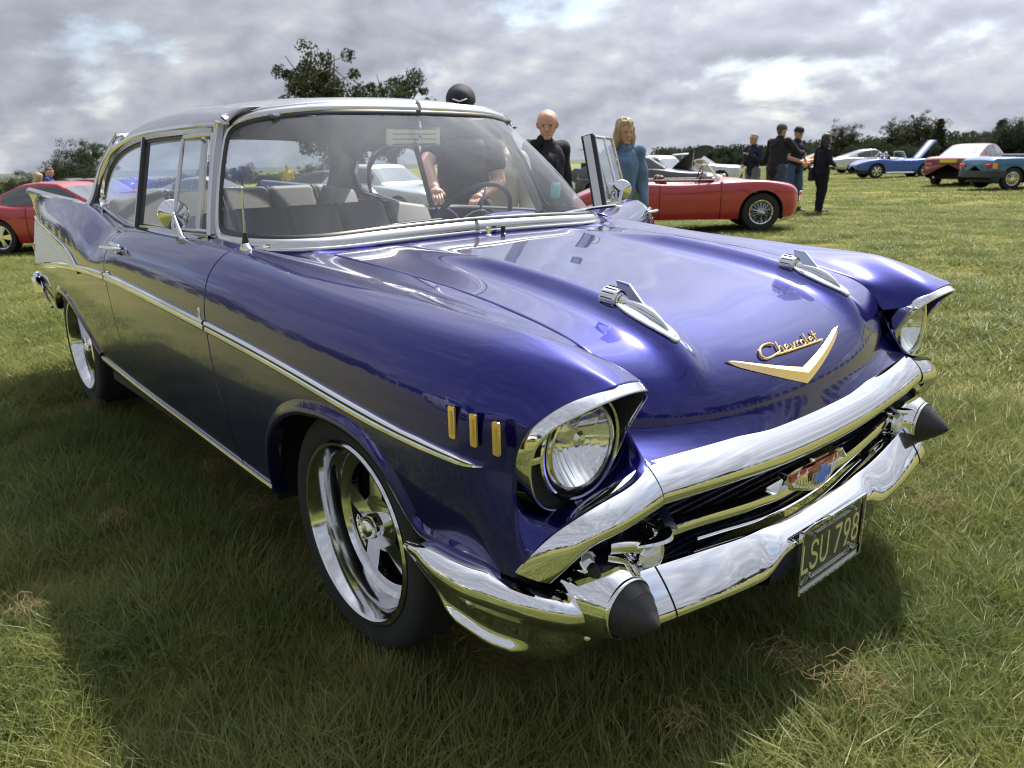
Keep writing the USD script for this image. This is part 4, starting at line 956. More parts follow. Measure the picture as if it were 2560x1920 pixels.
# ---- wheels
def wheel(x, s, yl, r_rim, r_tyre, zc, width=.235, label=None, turn=0.3):
    """yl: where the rim's outer lip stands; the wheel is built facing +y and mirrored for the near side."""
    fx_ = (lambda m: m) if s > 0 else mir
    c = (x, yl, zc)
    ty = [(r_rim-.006, -.016), (r_rim+.004, -.003), (r_rim+.014, .002), (r_rim*.5+r_tyre*.5, .006), (r_tyre-.022, .003), (r_tyre-.007, -.006), (r_tyre-.001, -.026), (r_tyre, -.05), (r_tyre, -width+.04), (r_tyre-.012, -width), (r_rim, -width)]
    w = part(car, 'wheel', fx_(lathe(bs(np.array(ty), 60, comp=2), 96, 'y', c)), TYRE, smooth=True, label=label)
    lip = [(r_rim+.004, -.012), (r_rim+.003, .002), (r_rim-.003, .0075), (r_rim-.010, .006), (r_rim-.015, -.002), (r_rim-.019, -.016), (r_rim-.026, -.030), (r_rim-.030, -.055), (r_rim-.034, -.085), (r_rim-.046, -.094), (r_rim-.056, -.096), (r_rim-.058, -.104), (r_rim-.068, -.106)]
    part(w, 'rim', fx_(lathe(lip, 120, 'y', c)), ALLOY, smooth=22)
    # five-spoke centre, cut from a dished disc
    R = r_rim-.060; disc = Point(0, 0).buffer(R+.004, 64); cut_ = []
    for k in range(5):
        a = turn+k*2*PI/5
        for da, r0, r1, w0, w1 in ((PI/5, .078, R-.010, .020, .080),):
            ca, sa = math.cos(a+da), math.sin(a+da); an = w1/r1; pts = [(r0, -w0), (r1*.62, -w1*.52)]+[(r1*math.cos(q), r1*math.sin(q)) for q in np.linspace(-an, an, 11)]+[(r1*.62, w1*.52), (r0, w0)]
            q = Polygon([(u*ca-v*sa, u*sa+v*ca) for u, v in pts]).buffer(-.006).buffer(.006); cut_.append(q)
    sp_ = disc.difference(unary_union(cut_)).difference(Point(0, 0).buffer(.020))
    m = extrude(sp_, .022); m = m.subdivide().subdivide() if len(m.faces) < 1500 else m.subdivide()
    rr = np.hypot(m.vertices[:, 0], m.vertices[:, 1]); dish = .030*np.clip(1-rr/(R), 0, 1)**1.2
    V = np.stack([x+m.vertices[:, 0], yl-.118+m.vertices[:, 2]+dish, zc+m.vertices[:, 1]], 1)
    part(w, 'spoke_centre', fx_(tm(V, m.faces)), ALLOY, smooth=30)
    cap = [(.001, .012), (.010, .0115), (.024, .007), (.032, -.004), (.034, -.018), (.034, -.045), (.040, -.050)]
    part(w, 'hub_cap', fx_(lathe(cap, 40, 'y', (x, yl-.035, zc))), CHROME, smooth=30)
    sp2 = np.array([(x-.014, yl-.026, zc+.040), (x-.008, yl-.024, zc+.020), (x, yl-.0225, zc), (x+.008, yl-.024, zc-.020), (x+.014, yl-.026, zc-.042)])
    part(w, 'cap_blade', fx_(tube(bs(sp2, 14), .005, 8, scale=[.3]+[1.0]*12+[.3], ry=.006, up=(0, 1, 0))), CHROME)
    part(w, 'brake_disc', fx_(lathe([(.04, -.15), (.13, -.15), (.13, -.16)], 40, 'y', c)), mat('brake_iron', (.10, .10, .105), rough=.5, metal=.8))
    part(w, 'brake_drum', fx_(lathe([(r_rim-.075, -.125), (r_rim-.072, -.20), (.001, -.20)], 40, 'y', c)), DARK)
wheel(0.0, -1, .872, .247, .322, .322, label='near front wheel with deep polished five spoke rim', turn=.45)
wheel(0.0, 1, .872, .247, .322, .322, turn=.2)
wheel(-2.921, -1, .838, .246, .330, .330, width=.26, turn=.8)
wheel(-2.921, 1, .838, .246, .330, .330, width=.26, turn=.1)
# wheel housings and floor
def housing(x0, x1, ztop):
    a = np.linspace(0, PI, 20); c = (x0+x1)/2; h = (x1-x0)/2
    return np.array([[(c-h*math.cos(t), y, .25+(ztop-.25)*math.sin(t)**.55) for t in a] for y in (.862 if x0 > -1 else .80, .55)])
both(car, 'wheel_housing', orient(skin(housing(-.475, .42, .715))), DARK); both(car, 'wheel_housing', orient(skin(housing(-3.41, -2.39, .70))), DARK)
part(car, 'underbody', [bbox((-1.43, 0, .27), (1.9, 1.66, .04)), bbox((-3.2, 0, .40), (1.5, 1.1, .06)), bbox((.1, 0, .36), (1.0, 1.0, .08))], DARK)
both(car, 'housing_face', orient(skin(np.array([[(-.475, .56, .72), (.60, .56, .62)], [(-.475, .56, .2), (.60, .56, .25)]]))), DARK)
# ---- rear bumper
rb = bs(np.array([(-3.62, .845, .555), (-3.80, .850, .560), (-3.95, .825, .565), (-4.06, .75, .56), (-4.13, .60, .55), (-4.16, 0, .545)]), 50)
rb = np.vstack([rb, (rb*[1, -1, 1])[::-1][1:]])
part(car, 'rear_bumper', sweep(np.array([(-.012, -.050), (.010, -.045), (.020, -.015), (.016, .015), (.008, .032), (-.012, .034)])*[-1, 1], rb, scale=np.interp(np.linspace(0, 1, len(rb)), [0, .08, .92, 1], [.3, 1, 1, .3])[:, None]), CHROME, label='chrome rear bumper')
both(car, 'rear_guard', hull([(-4.06, .785, .590, .026), (-4.00, .80, .60, .024), (-4.09, .76, .572, .026), (-4.07, .775, .54, .018)], 24), CHROME, smooth=True)
both(car, 'quarter_lower_trim', tube(np.array([on_quarter(-3.95, .56, .0), on_quarter(-3.75, .50, .0), on_quarter(-3.5, .465, 0)]), .008, 8), CHROME)
# ---- wipers, mirrors, aerial, handles, locks
WIPE = mat('satin_chrome', (.72, .71, .68), rough=.16, metal=1.0)
def wiper(s, flip):
    pv = np.array([-.574, s*.462, 1.000]); 
    w = part(car, 'wiper', lathe_dir([(.001, .034), (.012, .032), (.013, .018), (.024, .012), (.027, .004), (.027, -.002)], pv, (.35, 0, 1), 28), CHROME, smooth=30)
    tip = np.array([-.585, s*.462+.33, 1.052])
    b = pv+np.array([-.004, .012, .030]); m = np.array([-.585, s*.462+.16, 1.045])
    part(w, 'arm', tube(np.array([b, (b+m)/2+[.004, 0, .004], m]), .0055, 8, ry=.0035), WIPE)
    bl = [m+np.array([-.004, -.13, -.010]), m+np.array([-.004, 0, .002]), tip+np.array([-.006, .02, .0])]
    if s > 0: bl = [p_+np.array([-.002, 0, 0]) for p_ in bl]
    part(w, 'blade', tube(bs(np.array(bl), 16), .006, 8, ry=.004), WIPE); part(w, 'rubber', tube(bs(np.array(bl), 16)+[-.006, 0, -.007], .004, 6), RUBBER)
wiper(-1, False); wiper(1, True)
for y in (.03, .10): part(car, 'washer_jet', lathe_dir([(.001, .026), (.008, .024), (.009, 0), (.014, -.004)], (-.505, y, .993), (0, 0, 1), 16), CHROME if y < .05 else BLACK, smooth=30)
def mirror_parts(parent, base, head, look, s):
    m = part(parent, 'door_mirror', lathe_dir([(.001, .0), (.010, .002), (.026, .008), (.040, .013), (.050, .017), (.0535, .022), (.0525, .030), (.046, .032)], head, look, 48), CHROME, smooth=25, label='round chrome door mirror')
    part(m, 'mirror_glass', lathe_dir([(.049, .031), (.001, .031)], head, look, 40), mat('mirror_glass', (.85, .87, .88), rough=.01, metal=1.0), smooth=True)
    part(m, 'boss', lathe_dir([(.001, -.010), (.008, -.008), (.011, 0), (.012, .004)], head, look, 20), CHROME, smooth=True)
    part(m, 'stalk', tube(np.array([head+np.asarray(look)*.0, (head+base)/2+[0, 0, -.004], base]), .0085, 10, scale=[.8, .95, 1.2]), STEEL)
    part(m, 'foot', hull([(base[0]+.030, base[1], base[2]-.004, .010), (base[0]-.025, base[1], base[2]-.004, .012), (base[0], base[1]+s*.0, base[2]+.006, .012)], 16), CHROME, smooth=True)
def unit(v): v = np.asarray(v, float); return v/np.linalg.norm(v)
mb = np.array([-1.135, -.822, 1.002]); mirror_parts(car, mb, np.array([-1.228, -.812, 1.082]), unit((-.93, .26, .05)), -1)
ab = np.array([-.655, -.800, 1.004])
ae = part(car, 'aerial', hull([(ab[0]+.018, ab[1], ab[2]-.004, .012), (ab[0]-.018, ab[1], ab[2]-.004, .014), (ab[0], ab[1], ab[2]+.012, .012)], 16), CHROME, smooth=True, label='short chrome aerial')
part(ae, 'mast', cyl(ab+[0, 0, .01], ab+[.018, .0, .172], .0045, .0026, 10), STEEL)
part(ae, 'mast_base', cyl(ab+[0, 0, .012], ab+[.004, 0, .048], .012, .006, 16), BLACK)
part(ae, 'mast_tip', hull([(ab[0]+.018, ab[1], ab[2]+.178, .0055)], 12), CHROME, smooth=True)
def handle_parts(parent):
    out = []
    base = [hull([(-1.70, .908, .955, .014), (-1.60, .914, .952, .012)], 16)]
    blade = tube(bs(np.array([(-1.745, .925, .948), (-1.70, .948, .950), (-1.64, .952, .951), (-1.57, .935, .950), (-1.548, .918, .950)]), 20), .012, 10, ry=.008, scale=np.interp(np.linspace(0, 1, 20), [0, .2, .8, 1], [.5, 1, 1, .5]))
    knob = lathe_dir([(.001, .022), (.012, .020), (.014, .010), (.013, 0)], (-1.60, .908, .938), (0, 1, 0), 20)
    return base, blade, knob
base_, blade_, knob_ = handle_parts(car)
h_ = part(car, 'door_handle', mir(join([astm(b) for b in base_])), CHROME, smooth=True); part(h_, 'grip', mir(blade_), CHROME); part(h_, 'button', mir(knob_), CHROME, smooth=30)
part(car, 'door_lock', mir(lathe_dir([(.001, .006), (.012, .005), (.013, 0)], (-1.735, .934, .838), (0, 1, 0), 20)), CHROME, smooth=30)
part(car, 'hinge_clip', mir(hull([(-.745, .934, .800, .006), (-.745, .932, .825, .006)], 10)), CHROME, smooth=True)

# ---- the far door stands open
A = math.radians(58.5); HX, HY = -.70, .925
Rz = rot('z', -A)
def swing(m):
    if isinstance(m, tuple) and len(m) == 3:
        m = orient(m); return ((m[0]-[HX, HY, 0])@Rz.T+[HX, HY+.075, 0], m[1], m[2]@Rz.T)
    m = astm(m); return tm((m.vertices-[HX, HY, 0])@Rz.T+[HX, HY+.075, 0], m.faces)
od = part(car, 'open_door', swing(door_skin), BLUE, label='driver door standing open')
inn_s = door.copy(); inn_s[..., 1] -= .10; part(od, 'door_lining', swing(skin(inn_s[:, :-4])), SEATD)
part(od, 'door_edge', swing(skin(np.array([door[-1], inn_s[-1]]))), BLUE)
part(od, 'door_spear', swing(spear_mesh(XD0+.002, XD1-.002, 40, ([-3, 1], [1.05, 1.0]))), CHROME)
for m_ in (join([astm(b) for b in base_]), blade_, knob_): part(od, 'door_handle', swing(m_), CHROME, smooth=30)
hb = np.array([-1.135, .822, 1.002]); hh = np.array([-1.19, .83, 1.082])
def sw(p_): return Rz@(np.asarray(p_)-[HX, HY, 0])+[HX, HY+.075, 0]
hb, hh = sw(hb), sw(hh)
mm = part(od, 'door_mirror', lathe_dir([(.001, .0), (.010, .002), (.026, .008), (.040, .013), (.050, .017), (.0535, .022), (.0525, .030), (.046, .032)], hh, unit((-.75, .66, .1)), 48), CHROME, smooth=25)
part(od, 'mirror_stalk', tube(np.array([hh, (hh+hb)/2, hb]), .0085, 10), STEEL); part(od, 'mirror_foot', hull([(hb[0], hb[1]-.02, hb[2], .012), (hb[0], hb[1]+.02, hb[2], .012)], 16), CHROME, smooth=True)
# its window frame: a dark post at the hinge end, vent window, glass with a chrome frame
WL = lambda x, z: win_pt(x, z, 1)
post_p = np.array([WL(-.985, 1.005), WL(-1.015, 1.10), WL(-1.06, 1.25), WL(-1.085, 1.352)])
part(od, 'door_post', swing(sweep(np.array([(-.022, -.030), (.022, -.030), (.022, .030), (-.022, .030)]), bs(post_p, 14), up=(0, 1, 0))), RUBBER)
part(od, 'post_plate', swing(sweep(np.array([(-.002, -.018), (.002, -.018), (.002, .018), (-.002, .018)]), bs(post_p+[.024, 0, 0], 14), up=(0, 1, 0))), STEEL)
part(od, 'door_seal', swing(tube(bs(post_p+[.01, .030, 0], 14), .010, 8)), RUBBER)
p2_, f2_, g2_ = vent(1, .25)
part(od, 'vent_frame', swing(f2_), CHROME); part(od, 'vent_pane', swing(g2_), GLASS)
wf = ring_lin([WL(-1.10, 1.352), WL(-1.76, 1.352), WL(-1.83, 1.012), WL(-1.06, 1.015)])
part(od, 'window_frame', swing(tube(np.array(wf), .010, 8)), CHROME); part(od, 'vent_post', swing(p2_), STEEL)
part(od, 'window_glass', swing(flat_glass([WL(x, 1.352) for x in (-1.23, -1.5, -1.76)], [WL(x, 1.015) for x in (-1.345, -1.6, -1.83)])), GLASS)
part(od, 'waist_trim', swing(sweep(np.array([(-.012, -.006), (.012, -.006), (.012, .002), (.004, .007), (-.006, .007), (-.012, .001)]), wm[:24])), STEEL)

# ---- cabin
DASH = mat('dash_paint', (.10, .11, .34), rough=.25, coat=.6)
dash = []
for y in np.linspace(-.70, .70, 31):
    e = abs(y)/.70
    hump = .035*math.exp(-((y-.36)/.20)**4)
    dash.append([(-.60-.10*e**3, y, .985), (-.70-.10*e**3, y, 1.000+hump), (-.80-.08*e**3, y, .995+hump*1.1), (-.86-.05*e**3, y, .955+hump*.5), (-.85-.05*e**3, y, .86), (-.80, y, .74)])
one(car, 'dashboard', skin(bs(np.array(dash).transpose(1, 0, 2), 40)), DASH)
sw_c = np.array([-1.035, .37, .985]); sd = unit((-.80, 0, .58)); u1 = np.array([0, 1.0, 0]); u2 = np.cross(sd, u1)
ringp = np.array([sw_c+.205*(math.cos(a)*u1+math.sin(a)*u2) for a in np.linspace(0, 2*PI, 72, endpoint=False)])
WHEELBLK = mat('wheel_rim_black', (.03, .03, .032), rough=.25, coat=.4)
st = part(car, 'steering_wheel', tube(ringp, .0115, 10, closed=True, up=tuple(sd)), WHEELBLK, label='thin black steering wheel with chrome spokes')
for k, a in enumerate(np.linspace(0, 2*PI, 49)[:-1]): part(st, 'grip_stud', hull([tuple(sw_c+.205*(math.cos(a)*u1+math.sin(a)*u2)+sd*.010)+(.0055,)], 8), STEEL, smooth=True)
for a in (PI*.18, PI*.82, PI*1.5): 
    e = sw_c+.200*(math.cos(a)*u1+math.sin(a)*u2); part(st, 'spoke', tube(np.array([sw_c-sd*.03, (sw_c+e)/2-sd*.018, e]), .006, 8, ry=.003), STEEL)
part(st, 'horn_ring', tube(np.array([sw_c-sd*.02+.085*(math.cos(a)*u1+math.sin(a)*u2) for a in np.linspace(PI, 2*PI, 30)]), .004, 8), STEEL)
part(st, 'hub', hull([tuple(sw_c-sd*.035)+(.035,), tuple(sw_c-sd*.02)+(.028,)], 20), WHEELBLK, smooth=True); part(st, 'column', cyl(sw_c-sd*.03, sw_c-sd*.42, .022), DARK)
def bench(x0, zseat, ztop, lean, half, y_pads):
    """A bench seat: cushion and backrest in fluted pads."""
    s = part(car, 'bench_seat', hull([(x0+.02, -half+.06, zseat-.05, .06), (x0+.02, half-.06, zseat-.05, .06), (x0+.50, -half+.06, zseat-.03, .07), (x0+.50, half-.06, zseat-.03, .07)], 20), SEATD, smooth=40)
    eds = np.linspace(-half, half, y_pads+1)
    for a, b in zip(eds[:-1], eds[1:]):
        r_ = .035
        edge = 1 if a == eds[0] or b == eds[-1] else 0
        part(s, 'back_pad', hull([(x0+.03, a+r_, zseat+.02, r_), (x0+.03, b-r_, zseat+.02, r_), (x0-lean, a+r_, ztop-r_-.03*edge*(a == eds[0]), r_*1.15), (x0-lean, b-r_, ztop-r_-.03*edge*(b == eds[-1]), r_*1.15), (x0-lean*.5+.02, a+r_+.01, (zseat+ztop)/2, r_*1.25), (x0-lean*.5+.02, b-r_-.01, (zseat+ztop)/2, r_*1.25)], 20), SEAT if True else SEATD, smooth=40)
    for a in eds[1:-1]: part(s, 'piping', tube(np.array([(x0+.062, a, zseat+.02), (x0-lean*.5+.058, a, (zseat+ztop)/2), (x0-lean+.034, a, ztop-.02), (x0-lean, a, ztop+.004), (x0-lean-.03, a, ztop-.01)]), .005, 6), SEATD)
bench(-1.62, .62, 1.055, .16, .66, 5)
bench(-2.38, .66, 1.125, .17, .68, 5)
part(car, 'parcel_shelf', bbox((-2.86, 0, .965), (.55, 1.24, .02)), SEATD)
lining = roof.copy(); lining[..., 2] -= .028; lining[..., 1] *= .97
one(car, 'headlining', skin(lining[4:]), LINER)
pl = pil.copy(); pl[..., 1] -= .03; pl[..., 0] += .01; both(car, 'pillar_lining', skin(pl), LINER)
both(car, 'side_lining', orient(skin(np.array([[(x, .70, CREST(x)[1]-.01) for x in np.linspace(-2.65, -1.82, 12)], [(x, .70, .45) for x in np.linspace(-2.65, -1.82, 12)]]))), SEATD)
one(car, 'door_lining', skin(np.array([[(x, -.735, CREST(x)[1]-.005) for x in np.linspace(-1.8, -.72, 12)], [(x, -.76, .40) for x in np.linspace(-1.8, -.72, 12)]])), SEATD)
part(car, 'cabin_floor', bbox((-1.6, 0, .36), (2.0, 1.4, .04)), DARK); part(car, 'bulkhead', bbox((-.62, 0, .70), (.03, 1.3, .50)), DARK)
# interior mirror hanging from the header
im = part(car, 'cabin_mirror', bbox((-.905, .005, 1.338), (.018, .255, .070), R=rot('y', .12)@rot('z', .05), bev=.007), mat('mirror_back', (.50, .50, .51), rough=.3, metal=.8), label='slotted interior mirror')
for k in range(4): part(im, 'slot', bbox((-.8945+.0018*(1.5-k)*1, .005, 1.338+.018*(1.5-k)), (.003, .205, .0028), R=rot('y', .12)@rot('z', .05)), DARK)
part(im, 'stem', tube(bs(np.array([(-.892, .012, 1.318), (-.872, .012, 1.34), (-.868, .012, 1.375), (-.880, .012, 1.415)]), 14), .006, 8), CHROME)
part(im, 'joint', hull([(-.892, .012, 1.318, .012)], 12), CHROME, smooth=True)
for s in (-1, 1): part(car, 'sun_visor', bbox((-1.03, s*.31, 1.412), (.17, .46, .018), R=rot('y', .10), bev=.006), LINER)
# ------------------------------------------------------------------ the other cars on the field
def ground_at(px, py):
    """The spot of the field seen at that place of the photograph."""
    d = ray(px, py); t = -CAM[2]/d[2]
    for _ in range(12):
        q = CAM+d*t; t = (float(ground_z(q[0], q[1]))-CAM[2])/d[2]
    return CAM+d*t
IMG_RIGHT = math.atan2(RIGHT[1], RIGHT[0])              # heading of a car that faces the photograph's right side
def half_to_full(P):
    """P: stations x half-section points (from the lower edge to the middle, y >= 0) -> whole skin, from the +y side over the top to the -y side."""
    return np.concatenate([P, (P*[1, -1, 1])[:, ::-1][:, 1:]], 1)
def road_wheel(parent, c, s, r, rr, kind, rim_mat, w=.19):
    fx_ = (lambda m: m) if s > 0 else (lambda m: tm(astm(m).vertices*[1, -1, 1]+[0, 0, 0], astm(m).faces[:, ::-1]))
    cc = (c[0], abs(c[1]), c[2])
    prof = bs(np.array([(rr, -.02), (rr+.012, .0), (r-.03, .004), (r-.004, -.012), (r, -.04), (r, -w+.02), (r-.02, -w), (rr, -w)]), 24, comp=2)
    t = part(parent, 'wheel', fx_(lathe(prof, 36, 'y', cc)), TYRE, smooth=True)
    part(t, 'rim', fx_(lathe([(rr+.004, -.018), (rr-.004, .002), (rr-.018, .0), (rr-.024, -.03), (rr-.03, -.07)], 36, 'y', cc)), rim_mat, smooth=40)
    part(t, 'brake', fx_(lathe([(rr-.02, -.075), (.001, -.075)], 24, 'y', cc)), DARK)
    if kind == 'wire':
        sp = []
        for k in range(30):
            a = 2*PI*k/30; b = a+(.35 if k % 2 else -.35); z0 = -.012 if k % 3 else -.05
            sp.append(tube(np.array([(cc[0]+.035*math.cos(b), cc[1]-.004, cc[2]+.035*math.sin(b)), (cc[0]+(rr-.015)*math.cos(a), cc[1]-.035+z0*.4, cc[2]+(rr-.015)*math.sin(a))]), .0032, 4))
        part(t, 'spokes', fx_(join(sp)), rim_mat)
        part(t, 'hub', fx_(lathe([(.001, .03), (.012, .028), (.03, .012), (.038, -.01), (.04, -.05)], 20, 'y', cc)), CHROME, smooth=30)
        part(t, 'knock_off', fx_(tube(np.array([(cc[0]-.055, cc[1]+.022, cc[2]+.02), (cc[0], cc[1]+.028, cc[2]), (cc[0]+.055, cc[1]+.022, cc[2]-.02)]), .008, 6, ry=.014)), CHROME)
    else:
        n, wd = kind
        cuts = []
        for k in range(n):
            a = 2*PI*(k+.5)/n; q = [(.055, -.004), (rr-.03, -wd), (rr-.024, 0), (rr-.03, wd), (.055, .004)]
            cuts.append(Polygon([(u*math.cos(a)-v*math.sin(a), u*math.sin(a)+v*math.cos(a)) for u, v in q]))
        d = extrude(Point(0, 0).buffer(rr-.016, 24).difference(unary_union(cuts)), .018)
        part(t, 'spokes', fx_(tm(np.stack([cc[0]+d.vertices[:, 0], cc[1]-.038+d.vertices[:, 2]+.02*(1-np.hypot(d.vertices[:, 0], d.vertices[:, 1])/rr), cc[2]+d.vertices[:, 1]], 1), d.faces)), rim_mat, smooth=30)
        part(t, 'hub', fx_(lathe([(.001, -.002), (.03, -.006), (.034, -.02)], 16, 'y', cc)), rim_mat, smooth=30)
BG_TRIM = mat('dark_trim', (.02, .02, .022), rough=.5)
GREY_IN = mat('dark_interior', (.03, .028, .027), rough=.8)
def bg_car(name, label, loc, rotz, colour, S, GH=None, wheels=None, r=.31, rr=.20, rim=(5, .05), rim_mat=None, half=.85, group=None, extras=None, roof_mat=None, bumper=None, plate=None, lights='both', pillar=None, glass=None, arch_r=None, gap=True):
    """S: stations (x, half width, bottom, widest height, shoulder, crown); GH: greenhouse stations (x, half width below, height below, half width above, height above)."""
    rim_mat = rim_mat or ALLOY; glass = glass or BGGLASS
    t = thing(name, label, 'car', loc, rotz, group)
    S = np.array(sorted(S, key=lambda s: -s[0]), float); c = bs(S, 260, comp=3); xs_ = np.unique(np.concatenate([np.linspace(S[0, 0], S[-1, 0], 70)]+[np.concatenate([cosx(w-(arch_r or r*1.16)-.004, w-(arch_r or r*1.16)+.1, 7), np.linspace(w-r*.9, w+r*.9, 14), cosx(w+(arch_r or r*1.16)-.1, w+(arch_r or r*1.16)+.004, 7)]) for w in wheels]))
    xs_ = xs_[(xs_ <= S[0, 0]) & (xs_ >= S[-1, 0])]
    f = lambda x, k: np.interp(-x, -c[:, 0], c[:, k])
    P = []
    R_ = arch_r or r*1.16
    for x in xs_:
        hw, zb, zm, zt, zc = [f(x, k) for k in range(1, 6)]
        lo = zb
        for w in wheels:
            if abs(x-w) < R_: lo = max(lo, r+math.sqrt(R_**2-(x-w)**2)*.98)
        lo = min(lo, zt-.05)
        hwl = lambda z: hw*(1-.09*np.clip((zm-z)/max(zm-zb, .05), 0, 1)**2)
        up = bs(np.array([(hw, min(zm, zt-.10)), (hw*.998, (zm+zt)/2), (hw*.975, zt-.045), (hw*.92, zt-.008), (hw*.80, zt+.35*(zc-zt)), (hw*.42, zt+.85*(zc-zt)), (0, zc)]), 22)
        zl = np.linspace(lo, max(up[0, 1], lo+.01), 8)
        k_ = up[:, 1] >= lo
        P.append(np.vstack([np.stack([hwl(zl), zl], 1)[:-1], np.stack([up[:, 0], np.maximum(up[:, 1], lo+.01)], 1)]))
    P = np.array(P); P = np.concatenate([np.repeat(xs_[:, None], P.shape[1], 1)[..., None], P], 2)
    for end_, dx in ((0, -1), (-1, 1)):                  # xs_ ascends: index 0 is the tail
        pass
    F_ = half_to_full(P)
    tail_c = F_[0].mean(0)*[1, 0, 1]; nose_c = F_[-1].mean(0)*[1, 0, 1]
    cap0 = np.stack([tail_c+(F_[0]-tail_c)*k+[-(1-k)*.05, 0, 0] for k in (.0, .6, .93)]); cap1 = np.stack([nose_c+(F_[-1]-nose_c)*k+[(1-k)*.05, 0, 0] for k in (.93, .6, .0)])
    F_ = np.concatenate([cap0, F_, cap1])
    part(t, 'body', grid(F_, flip=True), colour, smooth=38)
    for w in wheels:
        for s in (-1, 1):
            hw = f(w, 1); road_wheel(t, (w, hw-.035, r), s, r, rr, rim, rim_mat)
        a = np.linspace(0, PI, 14); well = np.array([[(w-R_*.99*math.cos(q), y, r*.6+(r*.42+R_*.97)*math.sin(q)**.7) for q in a] for y in (-f(w, 1)+.03, f(w, 1)-.03)])
        part(t, 'wheel_well', orient(skin(well)), DARK)
    part(t, 'underside', bbox(((wheels[0]+wheels[1])/2, 0, f(0, 2)+.05), (abs(wheels[0]-wheels[1])+.9, f(0, 1)*1.7, .06)), DARK)
    if GH is not None:
        G = np.array(sorted(GH, key=lambda s: -s[0]), float); nu = 60
        # piecewise: straight lines between stations, lightly rounded
        d = np.linspace(0, len(G)-1, nu); g = np.stack([np.interp(d, np.arange(len(G)), G[:, k]) for k in range(5)], 1)
        for _ in range(2): g[1:-1] = .25*g[:-2]+.5*g[1:-1]+.25*g[2:]
        rows = []
        for x, wb_, zb_, wt2, zt2 in g:
            h = max(zt2-zb_, .001)
            side = np.array([(wb_+(wt2-wb_)*q+.018*math.sin(PI*q)*min(1, h/.3), zb_+h*q) for q in np.linspace(0, 1, 11)])
            top = np.array([(wt2*math.cos(q*PI/2)**.55 if q < 1 else 0, zt2+(.022+.02*min(1, h/.3))*math.sin(q*PI/2)) for q in np.linspace(0, 1, 13)])[1:]
            rows.append(np.vstack([side, top]))
        Q = np.array(rows); Q = np.concatenate([np.repeat(g[:, :1], Q.shape[1], 1)[..., None], Q], 2); FQ = half_to_full(Q)
        part(t, 'roof', grid(FQ, flip=False), roof_mat or colour, smooth=40)
        N = grid_normals(FQ); N *= np.sign((N*(FQ-FQ.mean((0, 1)))).sum(2, keepdims=True)); off = FQ+N*.006
        frac = lambda q: int(round(q*(nu-1)/(len(G)-1)))
        if glass is not None:
            i0, i1 = frac(.10), frac(.90); part(t, 'windscreen', orient(skin(off[i0:i1, 12:-12])), glass, smooth=True)
            j0, j1 = frac(len(G)-1.90), frac(len(G)-1-.12); part(t, 'rear_window', orient(skin(off[j0:j1, 12:-12])), glass, smooth=True)
            wins = pillar or [(0.55, (len(G)-1)*.52), ((len(G)-1)*.55, len(G)-1.6)]
            for a, b in wins:
                for s in (0, 1):
                    seg = off[frac(a):frac(b)+1, 1:10] if s == 0 else off[frac(a):frac(b)+1, -10:-1]
                    part(t, 'side_window', orient(skin(seg)), glass, smooth=True)
    nx, tx = S[0, 0], S[-1, 0]
    hwn, hwt_ = f(nx, 1), f(tx, 1); zn = f(nx, 4); zt3 = f(tx, 4)
    if bumper:
        for x_, hw, sgn in ((nx, hwn, 1), (tx, hwt_, -1)):
            p_ = bs(np.array([(x_-sgn*.35, hw*1.04+.10, bumper[0]), (x_-sgn*.02, hw*1.0+.03, bumper[0]), (x_+sgn*.07, hw*.6, bumper[0]), (x_+sgn*.085, 0, bumper[0])]), 14); p_ = np.vstack([p_, (p_*[1, -1, 1])[::-1][1:]])
            part(t, 'bumper', sweep(np.array([(-.02, -.05), (.03, -.045), (.035, 0), (.03, .045), (-.02, .05)])*[sgn if False else 1, bumper[1]], p_), bumper[2])
    if lights in ('both', 'front'):
        for s in (-1, 1): part(t, 'headlamp', lathe_dir([(.001, .035), (.05, .028), (.075, .012), (.085, -.03)], (nx-.01, s*hwn*.76, zn-.12), (1, 0, 0), 20), WHITE_LENS, smooth=30)
    if lights in ('both', 'rear'):
        for s in (-1, 1): part(t, 'tail_lamp', bbox((tx-.02, s*hwt_*.78, zt3-.14), (.07, .24, .10), bev=.015), RED_LENS)
    if plate: part(t, 'number_plate', bbox((tx-.075, 0, plate[0]), (.02, .52, .11)), PLATE_YELLOW if plate[1] == 'y' else WHITE)
    if gap:
        for s in (-1, 1):
            xg = (wheels[0]+wheels[1])/2+(.50 if wheels[0] > wheels[1] else .5)
            for x_ in (xg, xg-1.05):
                i = np.argmin(abs(xs_-x_)); l = P[i, :17]*[1, s, 1]+[0, s*.002, 0]; part(t, 'door_gap', tube(l, .005, 5), SEAM)
    if extras: extras(t)
    return t
RED_P = paint('red_car_paint', (.30, .016, .022), metal=.1, rough=.4, flake=.02)
MAROON = paint('maroon_car_paint', (.11, .018, .020), metal=.4, rough=.4)
COBRA = paint('royal_blue_car_paint', (.018, .06, .26), metal=.3)
TEAL = paint('teal_blue_car_paint', (.02, .085, .17), metal=.3)
ORANGE_P = paint('orange_car_paint', (.60, .22, .02), metal=.1)
SILV_P = paint('silver_car_paint', (.42, .43, .44), metal=.6)
WHITE_P = paint('pale_car_paint', (.58, .60, .60), metal=.3)
GREY_P = paint('dark_grey_car_paint', (.05, .055, .062), metal=.5)
BLACK_P = paint('black_car_paint', (.012, .012, .014), metal=.2)
